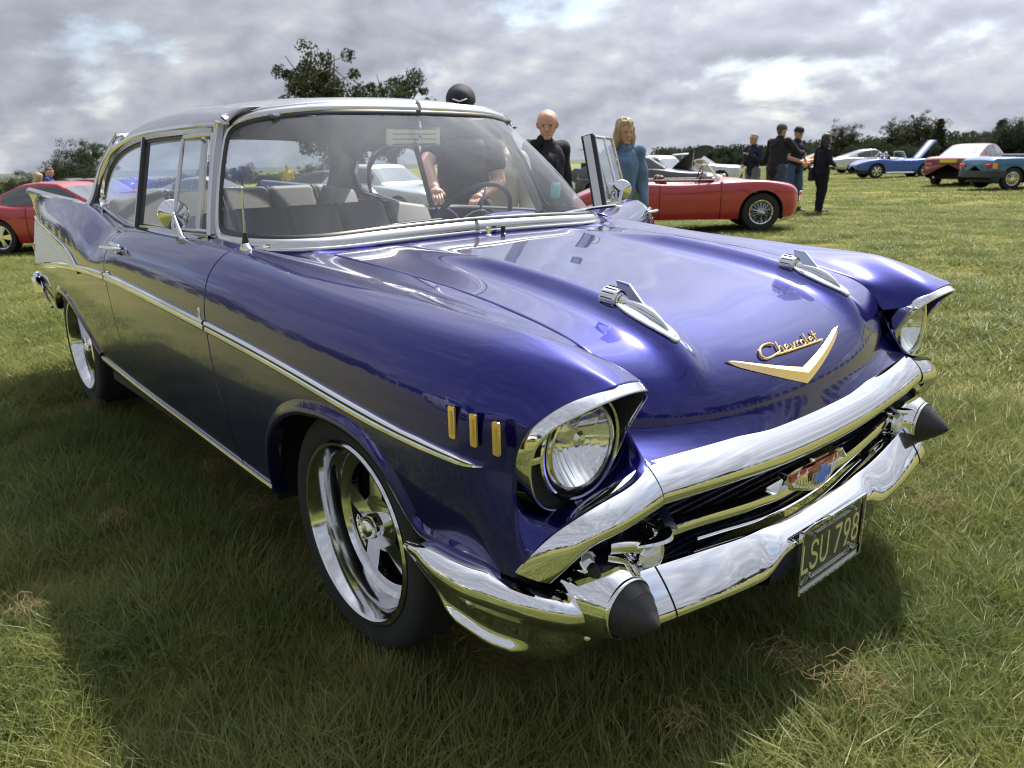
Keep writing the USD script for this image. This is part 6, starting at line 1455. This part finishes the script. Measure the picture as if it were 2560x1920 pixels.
# the man in a cap bending at the open door, behind the roof
p = stand(1158, 5.3)
def beltbadge(t, V, Hd): 
    b_ = bs(np.array([Hd(.088, .045, .088), Hd(.112, .020, .085), Hd(.117, 0, .080), Hd(.112, -.020, .085), Hd(.088, -.045, .088)]), 14); part(t, 'cap_emblem', tube(b_, .0045, 6), WHITE)
person('person in black cap and dark T-shirt standing behind the silver car roof', p, TOCAM(p)-.05, h=1.69, top='dark_tee', top_col=(.03, .03, .035), legs_col=(.05, .045, .04), cap=(.010, .011, .018), arms=('reach', 'front'), head_down=.30, sleeves='short', build=1.1, extras=beltbadge)
p = stand(1252, 5.7)
person('person in pale beige jacket seen through the windscreen', p, TOCAM(p)-.4, h=1.42+.10, top='beige', top_col=(.42, .39, .33), legs_col=(.10, .10, .11), hair=(.20, .15, .10), arms=('front', 'down'))
# bald man with a blue lanyard
p = stand(1362, 6.4)
TURQ = mat('turquoise_plastic', (.02, .30, .38), rough=.4)
def lanyard(t, V, Hd):
    for s in (-1, 1): part(t, 'lanyard', tube(np.array([V(.075, s*.05, 1.46), V(.152, s*.03, 1.33), V(.165, s*.008, 1.16)]), .006, 6), mat('lanyard_tape', (.01, .012, .02), rough=.7))
    part(t, 'badge_holder', hull([tuple(V(.172, -.025, 1.13))+(.02,), tuple(V(.172, .025, 1.13))+(.02,), tuple(V(.165, -.02, 1.04))+(.024,), tuple(V(.165, .02, 1.04))+(.024,)], 12), TURQ, smooth=True)
person('bald man in black jacket with turquoise badge round his neck', p, TOCAM(p)+.55, h=1.62, top='black_jacket', top_col=(.016, .017, .022), legs_col=(.03, .03, .035), hair=(.18, .16, .14), hairstyle='bald', arms=('down', 'down'), head_turn=-.6, head_down=.25, build=1.0, extras=lanyard)
# blonde woman behind the open door's window
p = stand(1558, 7.6)
person('blonde woman in denim blue jacket behind the open door window', p, TOCAM(p)+.25, h=1.585, top='denim_jacket', top_col=(.10, .16, .26), legs_col=(.09, .13, .06), hair=(.34, .24, .13), hairstyle='long', arms=('front', 'down'), head_turn=.2, head_down=.2, build=.95)
# the group on the right
p = stand(1884, 19.0)
person('grey-haired man in navy fleece and grey trousers left of the talking group', p, TOCAM(p)-.7, h=1.72, top='navy_fleece', top_col=(.020, .022, .040), legs_col=(.14, .15, .18), hair=(.20, .18, .16), arms=('front', 'phone'))
p = stand(1942, 17.5)
person('man in peaked cap and dark hooded jacket turned away in the talking group', p, TOCAM(p)+2.5, h=1.84, top='dark_hooded', top_col=(.020, .018, .024), legs_col=(.045, .055, .09), cap=(.05, .045, .045), arms=('out', 'front'), hood=True, build=1.18, lean=.10)
p = stand(1988, 18.6)
person('man in black cap, navy T-shirt and blue jeans in the talking group', p, TOCAM(p)+.75, h=1.80, top='navy_tee', top_col=(.022, .024, .045), legs_col=(.07, .11, .19), cap=(.012, .012, .016), arms=('front', 'front'), sleeves='short', head_down=.15)
p = stand(2058, 18.3)
def cane_bag(t, V, Hd):
    part(t, 'shoulder_bag', hull([tuple(V(-.10, .27, .98))+(.05,), tuple(V(.12, .28, .98))+(.05,), tuple(V(-.10, .29, .76))+(.05,), tuple(V(.12, .29, .76))+(.05,)], 14), mat('bag_leather', (.02, .018, .02), rough=.5), smooth=40)
    part(t, 'bag_strap', tube(np.array([V(0, .27, .99), V(0, .20, 1.28), V(-.02, .16, 1.45)]), .012, 6), mat('bag_leather'))
person('woman with dark curly hair in black clothes standing alone on the grass', p, TOCAM(p)+2.2, h=1.63, top='black_coat', top_col=(.012, .013, .024), legs_col=(.008, .009, .014), hair=(.025, .020, .018), hairstyle='long', arms=('front', 'down'), extras=cane_bag, stance=.02)
# two people beyond the red coupe, one in yellow seen through the windscreen
p = stand(84, 24.0); person('blonde person beyond the red coupe roof at the left edge', p, TOCAM(p)+1.0, h=1.42+.12, top='cream_top', top_col=(.40, .34, .28), hair=(.42, .30, .18), hairstyle='long', head_down=.5)
p = stand(112, 23.0); person('dark-haired man in blue jacket beyond the red coupe roof', p, TOCAM(p)+1.4, h=1.66, top='bright_blue_jacket', top_col=(.03, .06, .22), hair=(.03, .025, .02), head_down=.35)
p = stand(716, 40.0); person('person in yellow top far off, seen through the windscreen', p, TOCAM(p), h=1.72, top='yellow_top', top_col=(.55, .42, .05), hair=(.05, .04, .03))
# ------------------------------------------------------------------ field, trees, far land
def ground_mesh():
    rr = np.concatenate([np.linspace(0, 8, 33), np.geomspace(8.5, 700, 60)]); aa = np.linspace(0, 2*PI, 145)[:-1]
    P = np.array([[(.6+r*math.cos(a), -.4+r*math.sin(a), 0) for a in aa] for r in rr])
    P[..., 2] = (meshkit.fbm(np.stack([P[..., 0]*.9, P[..., 1]*.9, 0*P[..., 0]], -1), 3, 4)-.5)*.05*np.clip(rr/2, 0, 1)[:, None] - .02
    P[..., 2] += ground_z(P[..., 0], P[..., 1])
    v, f = grid(P, closed=True); return tm(v, f)
GRASS_COLS = [(0.0, (.11, .145, .042)), (.30, (.195, .22, .062)), (.50, (.285, .275, .088)), (.72, (.39, .345, .14)), (1.0, (.54, .45, .26))]
def field_color(n, l, out, scale_boost=0.0, island=True):
    """Colour of the sward: large and small patches of green and dry grass by place, and each blade a little different."""
    n.update({'ge': ('geometry', {}), 'na': ('noise_texture', {'scale': .55, 'detail': 5.0, 'roughness': .62}), 'nb': ('noise_texture', {'scale': 4.2, 'detail': 4.0, 'roughness': .6}),
              'm1': ('math', {'math_type': 'multiply_add', 'value2': .95, 'value3': -.28}), 'm2': ('math', {'math_type': 'multiply_add', 'value2': .62, 'value3': -.05}), 'ad': ('math', {'math_type': 'add'}),
              'ri': ('math', {'math_type': 'multiply_add', 'value1': .5, 'value2': .46, 'value3': -.23}), 'ad2': ('math', {'math_type': 'add', 'use_clamp': True}), 'rp': ('rgb_ramp', {'ramp': GRASS_COLS})})
    l += [('ge.position', 'na.vector'), ('ge.position', 'nb.vector'), ('na.fac', 'm1.value1'), ('nb.fac', 'm2.value1'), ('m1.value', 'ad.value1'), ('m2.value', 'ad.value2'), ('ad.value', 'ad2.value1'), ('ri.value', 'ad2.value2'), ('ad2.value', 'rp.fac')]
    if island: l.append(('ge.random_per_island', 'ri.value1'))
n, l = {'p': ('principled_bsdf', {'roughness': .95, 'specular_ior_level': .1}), 'nf': ('noise_texture', {'scale': 55.0, 'detail': 6.0, 'roughness': .7}), 'mul': ('mix_color', {'blend_type': 'multiply', 'fac': .75}), 'rp2': ('rgb_ramp', {'ramp': [(.3, (.22, .22, .20)), (.7, (.85, .83, .78))]}), 'bp': ('bump', {'strength': .9, 'distance': .04})}, []
field_color(n, l, None, island=False)
l += [('ge.position', 'nf.vector'), ('nf.fac', 'rp2.fac'), ('rp.color', 'mul.a'), ('rp2.color', 'mul.b'), ('mul.result', 'p.base_color'), ('nf.fac', 'bp.height'), ('bp.normal', 'p.normal')]
GROUND_M = usdkit.material(stage, '/World/Looks/field_ground', n, l, surface='p.BSDF')
g_ = part('/World', 'ground', ground_mesh(), GROUND_M, smooth=True); keys(stage.GetPrimAtPath(g_), kind='structure', label='mown grass field with dry patches', cat='ground')
n, l = {'d': ('diffuse_bsdf', {'roughness': .3}), 't': ('translucent_bsdf', {}), 'g': ('glossy_bsdf', {'roughness': .45, 'color': (.5, .5, .45)}), 'm': ('mix_closure', {'fac': .42}), 'mg': ('mix_closure', {'fac': .045})}, []
field_color(n, l, None)
l += [('rp.color', 'd.color'), ('rp.color', 't.color'), ('d.BSDF', 'm.closure1'), ('t.BSDF', 'm.closure2'), ('m.closure', 'mg.closure1'), ('g.BSDF', 'mg.closure2')]
GRASS_M = usdkit.material(stage, '/World/Looks/grass_blades', n, l, surface='mg.closure')
DRY_M = usdkit.material(stage, '/World/Looks/dry_grass', {'d': ('diffuse_bsdf', {}), 'ge': ('geometry', {}), 'rp': ('rgb_ramp', {'ramp': [(0, (.22, .17, .09)), (.5, (.36, .29, .16)), (1, (.48, .40, .25))]})}, [('ge.random_per_island', 'rp.fac'), ('rp.color', 'd.color')], surface='d.BSDF')
def clump(rng, nb, rad, hmin, hmax, wid, lean, segs=3):
    V, F = [], []
    for _ in range(nb):
        a, r = rng.uniform(0, 2*PI), rad*math.sqrt(rng.uniform()); b = np.array([r*math.cos(a), r*math.sin(a), -.015])
        h = rng.uniform(hmin, hmax); d = rng.normal(a, 1.1); ln = h*abs(rng.normal(lean, .30)); w = wid*rng.uniform(.6, 1.25); tw = d+PI/2+rng.normal(0, .5)
        s = np.array([math.cos(tw), math.sin(tw), 0])*w/2; o = len(V)
        for k in range(segs+1):
            q = k/segs; p = b+np.array([math.cos(d)*ln*q**2.0, math.sin(d)*ln*q**2.0, h*(q-.22*min(ln/h, 1.5)*q**3)])
            if k < segs: V += [p-s*(1-q*.75), p+s*(1-q*.75)]
            else: V.append(p)
        for k in range(segs-1): F += [[o+2*k, o+2*k+1, o+2*k+3], [o+2*k, o+2*k+3, o+2*k+2]]
        F.append([o+2*segs-2, o+2*segs-1, o+2*segs])
    return tm(V, F)
rng = np.random.default_rng(7)
def instancer(name, label, protos, pts, yaw, scl, which, tilt=None):
    pi = UsdGeom.PointInstancer.Define(stage, '/World/'+name); keys(pi.GetPrim(), label, 'grass', kind='stuff')
    for k, (m, mm) in enumerate(protos):
        path = f'/World/{name}/tuft' + (f'_{k:03d}' if k else '')
        me = usdkit.mesh(stage, path, m, mm, smooth=False); pi.CreatePrototypesRel().AddTarget(path)
    pi.CreatePositionsAttr(Vt.Vec3fArray.FromNumpy(np.asarray(pts, np.float32)))
    pi.CreateProtoIndicesAttr(Vt.IntArray.FromNumpy(np.asarray(which, np.int32)))
    q = np.zeros((len(pts), 4)); 
    pi.CreateOrientationsAttr(Vt.QuathArray([Gf.Quath(float(math.cos(a/2)), 0.0, 0.0, float(math.sin(a/2))) for a in yaw]))
    pi.CreateScalesAttr(Vt.Vec3fArray.FromNumpy(np.asarray(scl, np.float32)))
def in_view(x, y, margin=.12):
    d = np.stack([x-CAM[0], y-CAM[1], -CAM[2]+0*x], -1); z = d@FWD; u, v = (d@RIGHT)/np.maximum(z, .05), (d@UP)/np.maximum(z, .05)
    return (z > .05) & (abs(u) < 1280/FPX+margin) & (v > -960/FPX-margin*1.6)
def under_car(x, y):
    a = (abs(y) < .80) & (x > -4.0) & (x < .55)
    for wx in (0, -2.921): 
        a |= (abs(abs(y)-.75) < .135) & (abs(x-wx) < .17)
    return a
def scatter(density, r0, r1, full=False, hs=(1, 1), ws=1.0, nproto=6):
    area = PI*(r1**2-r0**2); n_ = int(area*density*(1 if full else .32)); 
    r = np.sqrt(rng.uniform(r0**2, r1**2, n_)); 
    a = rng.uniform(0, 2*PI, n_) if full else math.atan2(FWD[1], FWD[0])+rng.uniform(-.32*PI, .32*PI, n_)
    x, y = CAM[0]+r*np.cos(a), CAM[1]+r*np.sin(a)
    k = ~under_car(x, y)
    if not full: k &= in_view(x, y)
    x, y = x[k], y[k]
    gz = (meshkit.fbm(np.stack([x*.9, y*.9, 0*x], -1), 3, 4)-.5)*.05-.02+ground_z(x, y)
    hh = rng.uniform(*hs, len(x))*(.72+.62*meshkit.fbm(np.stack([x*1.7, y*1.7, 0*x], -1), 3, 11))
    return np.stack([x, y, gz], 1), rng.uniform(0, 2*PI, len(x)), np.stack([hh*ws, hh*ws, hh], 1), rng.integers(0, nproto, len(x))
near = [(clump(rng, 95, .085, .045, .125, .0042, .62), GRASS_M) for _ in range(5)]+[(clump(rng, 60, .09, .06, .16, .0040, .9), GRASS_M), (clump(rng, 26, .10, .02, .07, .0030, 1.7), DRY_M)]
A_ = [scatter(330, 0.0, 2.6, True, (.75, 1.15), 1.0, 7), scatter(260, 2.6, 4.5, False, (.75, 1.1), 1.05, 7)]
cat_ = lambda L, i: np.concatenate([q[i] for q in L])
instancer('near_grass', 'tufted green and straw coloured grass round the blue car', near, cat_(A_, 0), cat_(A_, 1), cat_(A_, 2), cat_(A_, 3))
mid = [(clump(rng, 80, .15, .05, .12, .0075, .8, 2), GRASS_M) for _ in range(5)]+[(clump(rng, 20, .16, .02, .06, .006, 1.7, 2), DRY_M)]
A_ = [scatter(75, 4.5, 9, False, (.7, 1.0), 1.2, 6), scatter(26, 9, 20, False, (.65, .95), 1.7, 6)]
instancer('field_grass', 'short grass of the field behind the blue car', mid, cat_(A_, 0), cat_(A_, 1), cat_(A_, 2), cat_(A_, 3))
far = [(clump(rng, 70, .40, .05, .12, .02, .8, 2), GRASS_M) for _ in range(4)]
A_ = [scatter(4.2, 20, 45, False, (.6, .9), 1.5, 4), scatter(1.3, 45, 95, False, (.7, 1.0), 2.2, 4)]
instancer('far_grass', 'grass of the far half of the field', far, cat_(A_, 0), cat_(A_, 1), cat_(A_, 2), cat_(A_, 3))
# loose straw: dry wisps lying on the sward
wr_ = np.random.default_rng(21); wis = []
for (px, py, sz) in [(870, 1480, .10), (1240, 1590, .12), (650, 1300, .07), (540, 1200, .06), (240, 1040, .05), (300, 1330, .06), (80, 1560, .06), (1990, 1700, .10), (2330, 1290, .09), (2140, 1760, .10), (1180, 1590, .08), (900, 1380, .06), (2380, 1080, .06), (1700, 1850, .06)]:
    c = ground_at(px, py)
    for _ in range(60):
        a = wr_.uniform(0, PI); d_ = np.array([math.cos(a), math.sin(a), 0])*sz*wr_.uniform(.3, .9); o_ = np.array([wr_.normal(0, sz*.5), wr_.normal(0, sz*.5), .045+wr_.uniform(0, .04)])
        wis.append(tube(np.array([c+o_-d_*.5, c+o_+[0, 0, .012], c+o_+d_*.5-[0, 0, wr_.uniform(0, .03)]]), .0008, 3))
w_ = part('/World', 'dry_straw', join(wis), DRY_M, smooth=False); keys(stage.GetPrimAtPath(w_), 'wisps of dry straw scattered on the grass', 'straw', kind='stuff')

# ---- trees
def leaf_mat(name, cols):
    return usdkit.material(stage, '/World/Looks/'+name, {'d': ('diffuse_bsdf', {}), 't': ('translucent_bsdf', {}), 'm': ('mix_closure', {'fac': .25}), 'ge': ('geometry', {}), 'rp': ('rgb_ramp', {'ramp': cols})},
        [('ge.random_per_island', 'rp.fac'), ('rp.color', 'd.color'), ('rp.color', 't.color'), ('d.BSDF', 'm.closure1'), ('t.BSDF', 'm.closure2')], surface='m.closure')
LEAF = leaf_mat('oak_leaves', [(0, (.05, .068, .032)), (.5, (.08, .10, .046)), (1, (.115, .135, .065))])
LEAFD = leaf_mat('dark_leaves', [(0, (.042, .058, .036)), (.5, (.064, .085, .05)), (1, (.095, .115, .066))])
LEAFL = leaf_mat('thin_leaves', [(0, (.040, .048, .022)), (.5, (.060, .066, .028)), (1, (.085, .085, .040))])
BARK = mat('bark', (.075, .062, .048), rough=.95, var=.35, vscale=3, bump=.5, bscale=12)
def leaves_at(rng, centers, radii, per, size, squash=.75):
    V, F = [], []
    c = np.repeat(centers, per, 0); r = np.repeat(radii, per)
    d = rng.normal(size=(len(c), 3)); d /= np.linalg.norm(d, axis=1, keepdims=True)
    p = c+d*(r*rng.uniform(.15, 1.0, len(c))**.5)[:, None]*[1, 1, squash]
    nrm = d+rng.normal(0, .7, (len(c), 3)); nrm /= np.linalg.norm(nrm, axis=1, keepdims=True)
    t = np.cross(nrm, rng.normal(size=(len(c), 3))); t /= np.linalg.norm(t, axis=1, keepdims=True); b = np.cross(nrm, t)
    s = size*rng.uniform(.55, 1.25, len(c))[:, None]
    v = np.stack([p-t*s, p+b*s*.55, p+t*s, p-b*s*.55], 1).reshape(-1, 3)
    i = np.arange(len(c))*4; f = np.concatenate([np.stack([i, i+1, i+2], 1), np.stack([i, i+2, i+3], 1)])
    return tm(v, f)
def tree(name, label, loc, seed, height, spread, kind='oak', density=1.0, group=None, lean=0.0, lib=False):
    rg = np.random.default_rng(seed)
    t = thing(name, label, 'tree', loc, rg.uniform(0, 6.28), group)
    H = height; tr = []; tips = []
    if kind == 'conifer':
        tr.append(tube(np.array([(0, 0, -.2), (0, 0, H*.5), (0, 0, H)]), H*.022, 8, scale=[1, .6, .08]))
        cs, rs_ = [], []
        for z in np.linspace(.12, .97, 26):
            R = spread*(1-z)**.8*1.0+.12
            for k in range(int(5+7*(1-z))):
                a = rg.uniform(0, 6.28); q = rg.uniform(.45, 1.05); cs.append((R*q*math.cos(a), R*q*math.sin(a), z*H-.25*R*q+rg.normal(0, .12))); rs_.append(.28*R*.6+.22)
        part(t, 'trunk', join(tr), BARK, smooth=True); part(t, 'crown', leaves_at(rg, np.array(cs), np.array(rs_), int(46*density), H*.019, .5), LEAFD, smooth=False); return t
    th = H*rg.uniform(.16, .24)
    tr.append(tube(np.array([(0, 0, -.3), (lean*.2, 0, th*.6), (lean*.5, .1, th*1.25), (lean, .1, H*.62)]), H*.028, 9, scale=[1.25, 1, .8, .25]))
    cs, rs_ = [], []
    nl = {'oak': 15, 'thin': 19, 'bush': 14}[kind]
    for k in range(nl):
        a = k*2.399+rg.normal(0, .25); el = rg.uniform(.10, 1.0); z0 = th*rg.uniform(.75, 1.5)
        tipz = th+(H-th)*(.25+.73*el*rg.uniform(.85, 1.0)); rad = spread*math.sqrt(max(1-((tipz/H-.55)/.55)**2, .08))*rg.uniform(.62, 1.0)
        tip = np.array([rad*math.cos(a)+lean, rad*math.sin(a), tipz]); mid_ = np.array([rad*.42*math.cos(a)+lean*.6, rad*.42*math.sin(a), z0+(tipz-z0)*.62])
        pth = bs(np.array([(lean*.3, 0, z0), mid_, tip]), 7, comp=1); tr.append(tube(pth, H*.0125, 6, scale=np.linspace(1, .22, 7)))
        for j in range(7 if kind != 'thin' else 10):
            q = rg.uniform(.45, 1.02); b0 = pth[min(int(q*6), 6)]; e = b0+rg.normal(0, 1, 3)*spread*np.array([.24, .24, .17])
            e[2] = min(e[2], H*1.0)
            tr.append(tube(np.array([b0, (b0+e)/2+[0, 0, .1], e]), H*.0045, 4, scale=[1, .7, .3])); cs.append(e); rs_.append(spread*rg.uniform(.10, .24))
    cs, rs_ = np.array(cs), np.array(rs_)
    if kind == 'bush': cs[:, 2] *= .9; rs_ = rs_*1.35
    part(t, 'trunk', join(tr), BARK, smooth=True)
    lm = {'oak': LEAF, 'thin': LEAFL, 'bush': LEAFD}[kind]; per = {'oak': 120, 'thin': 55, 'bush': 110}[kind]
    part(t, 'crown', leaves_at(rg, cs, rs_, int(per*density), H*{'oak': .013, 'thin': .0125, 'bush': .016}[kind], .8), lm, smooth=False)
    return t
def tree_at(px, dist): p = at_dist(px, 400, dist); return (p[0], p[1], float(ground_z(p[0], p[1]))-.1)
def hgt(py, dist, px):
    """Height of something whose top is seen at row py at that distance."""
    d = ray(px, py); q = CAM+d*(dist/math.hypot(d[0], d[1])); return q[2]-float(ground_z(q[0], q[1]))
tree('tall_tree', 'tall thin-leaved tree with bare twigs rising above the silver roof', tree_at(842, 62), 11, hgt(112, 62, 842), 4.6, 'thin', density=2.6)
tree('broad_tree', 'darker rounder tree right of the tall one above the silver roof', tree_at(985, 64), 5, hgt(160, 64, 985), 4.0, 'oak', density=1.3)
protoT = {}
def more_tree(kind, px, top, dist, label, seed=None, spread=.42, group=None):
    H = hgt(top, dist, px); key_ = kind
    variants = protoT.setdefault(kind, [])
    if len(variants) < 3:
        p_ = tree('field_tree' if kind != 'conifer' else 'conifer', label, tree_at(px, dist), 40+len(variants)*7+hash_kind[kind], H, H*spread, kind, group=group); variants.append((p_, H)); return
    src, H0 = variants[(int(px)//13) % 3]
    x, y, z = tree_at(px, dist); wide = 1.75 if px < 260 else 1.25; copy_of(src, 'field_tree' if kind != 'conifer' else 'conifer', label, 'tree', (x, y, z), px*.37, group=group, scale=(H/H0*wide, H/H0*wide, H/H0))
hash_kind = {'oak': 1, 'thin': 2, 'bush': 3, 'conifer': 4}
GL, GR, GW = 'trees at the left end of the field', 'trees along the right edge of the field', 'trees seen through the windows'
for kind, px, top, d, lb in [
  ('oak', 215, 345, 80, 'tallest rounded tree at the left, just beside the silver roof pillar'), ('bush', 182, 372, 76, 'round bushy tree in front of the tallest left tree'), ('bush', 150, 390, 78, 'rounded bush left of the tallest one by the roof pillar'), ('oak', 118, 400, 82, 'small tree above the dark-haired man at the left'), ('bush', 86, 412, 80, 'low bushy tree above the blonde person at the left edge'), ('bush', 48, 430, 84, 'lowest bushy tree at the far left, fading to the horizon'),
  ('oak', 530, 385, 90, 'round tree seen through the near vent window'), ('oak', 600, 395, 92, 'round tree seen at the left edge of the windscreen'), ('bush', 655, 425, 110, 'low distant tree seen low in the windscreen'), ('thin', 860, 330, 62, 'loose tree seen in the middle of the windscreen'), ('bush', 790, 395, 80, 'dark bush below the loose tree in the windscreen'), ('bush', 470, 425, 130, 'far bush seen through the side window'),
  ('bush', 1700, 362, 95, 'small bushy tree right of the pale estate car'), ('oak', 1745, 368, 100, 'small round tree left of the raised black bonnet'), ('bush', 1860, 372, 100, 'hedge tree behind the grey-haired man'), ('bush', 1800, 385, 95, 'hedge bush behind the propped bonnet'),
  ('bush', 1915, 362, 105, 'hedge tree between the first two men of the group'), ('oak', 2005, 352, 100, 'hedge tree behind the man in jeans'), ('thin', 2105, 292, 95, 'tall rounded tree above the woman in black'), ('bush', 2070, 345, 98, 'dark bush left below the tall rounded tree'), ('bush', 2140, 350, 92, 'dark bush above the silver fastback'), ('oak', 2175, 338, 96, 'mid green tree above the silver fastback roof'), ('thin', 2232, 292, 98, 'slim pale tree left of the tallest right-hand tree'),
  ('thin', 2290, 275, 95, 'tallest airy tree of the right-hand row'), ('conifer', 2338, 296, 90, 'dark conifer right of the tallest airy tree'), ('bush', 2250, 350, 88, 'bush above the blue roadster'), ('bush', 2310, 345, 86, 'bush above the raised blue bonnet'), ('oak', 2395, 328, 90, 'round tree above the dark red coupe'), ('bush', 2430, 318, 92, 'dark bushy tree right of the round tree above the dark red coupe'), ('conifer', 2492, 296, 88, 'pointed dark conifer near the right edge'), ('bush', 2475, 335, 84, 'bush before the pointed conifer'), ('bush', 2532, 290, 86, 'tall dark tree at the right edge'), ('bush', 2575, 275, 84, 'tallest dark tree cut by the right edge'),
  ]:
    more_tree(kind, px, top, d, lb, group=GL if px < 260 else GR if px > 1680 else GW, spread={'oak': .46, 'thin': .40, 'bush': .52, 'conifer': .26}[kind])
# trees round the rest of the field, behind the photographer: mirrored in the paint and chrome
for k in range(26):
    a = math.radians(-175+k*9.0); 
    if -.45 < ((a-YAW+PI) % (2*PI)-PI) < .45: continue
    d = 78+14*math.sin(k*1.7); src, H0 = protoT['bush' if k % 2 else 'oak'][k % 3]; Hh = 6.0+2.5*math.sin(k*2.3)**2
    copy_of(src, 'field_tree', 'hedgerow tree behind the photographer, mirrored in the blue paint', 'tree', (CAM[0]+d*math.cos(a), CAM[1]+d*math.sin(a), float(ground_z(CAM[0]+d*math.cos(a), CAM[1]+d*math.sin(a)))-.1), k*1.3, group='hedgerow trees behind the photographer', scale=(Hh/H0*1.5, Hh/H0*1.5, Hh/H0))
# hedge and far wood as one mass each
def hedge(name, label, a0, a1, dist, h, n_, seed, mat_=LEAFD):
    rg = np.random.default_rng(seed); c = []; r = []
    for q in np.linspace(0, 1, n_):
        a = a0+(a1-a0)*q; dd = dist+rg.normal(0, 2.0); hh = h*(.7+.5*meshkit.fbm(np.array([[q*n_*.13, 1.3, seed]]), 3, seed)[0])
        for z in np.linspace(.1, 1, 4): c.append((CAM[0]+dd*math.cos(a), CAM[1]+dd*math.sin(a), hh*z*.85+float(ground_z(CAM[0]+dd*math.cos(a), CAM[1]+dd*math.sin(a))))); r.append(hh*.36)
    m = leaves_at(rg, np.array(c), np.array(r), 60, h*.085, .9)
    p_ = part('/World', name, m, mat_, smooth=False); keys(stage.GetPrimAtPath(p_), label, 'hedge', kind='stuff')
def az(px): d = ray(px, 400); return math.atan2(d[1], d[0])
hedge('hedgerow', 'dark hedge along the right edge of the field below the trees', az(1640), az(2640), 112, 2.6, 130, 3)
hedge('left_hedge', 'distant dark hedge low at the left and through the car windows', az(-60), az(760), 140, 1.5, 90, 4)
hedge('far_hedge', 'hedge all round the field behind the photographer', az(2640), az(-60)-2*PI, 96, 3.8, 170, 6)
HILL = mat('far_hill', (.045, .062, .038), rough=.95, var=.3, vscale=.02)
aa = np.linspace(0, 2*PI, 181); hp = []
for rad, hz in ((260, -2.0), (300, .5), (420, .9), (600, .6)):
    hp.append([(CAM[0]+rad*math.cos(a), CAM[1]+rad*math.sin(a), (hz*(0.7+.6*meshkit.fbm(np.array([[math.cos(a)*4, math.sin(a)*4, 2.0]]), 3, 8)[0]) if hz > 0 else hz)+float(ground_z(CAM[0]+rad*math.cos(a), CAM[1]+rad*math.sin(a)))) for a in aa])
h_ = part('/World', 'hills', grid(np.array(hp)), HILL, smooth=True); keys(stage.GetPrimAtPath(h_), 'low wooded rise on the horizon', 'hill', kind='structure')
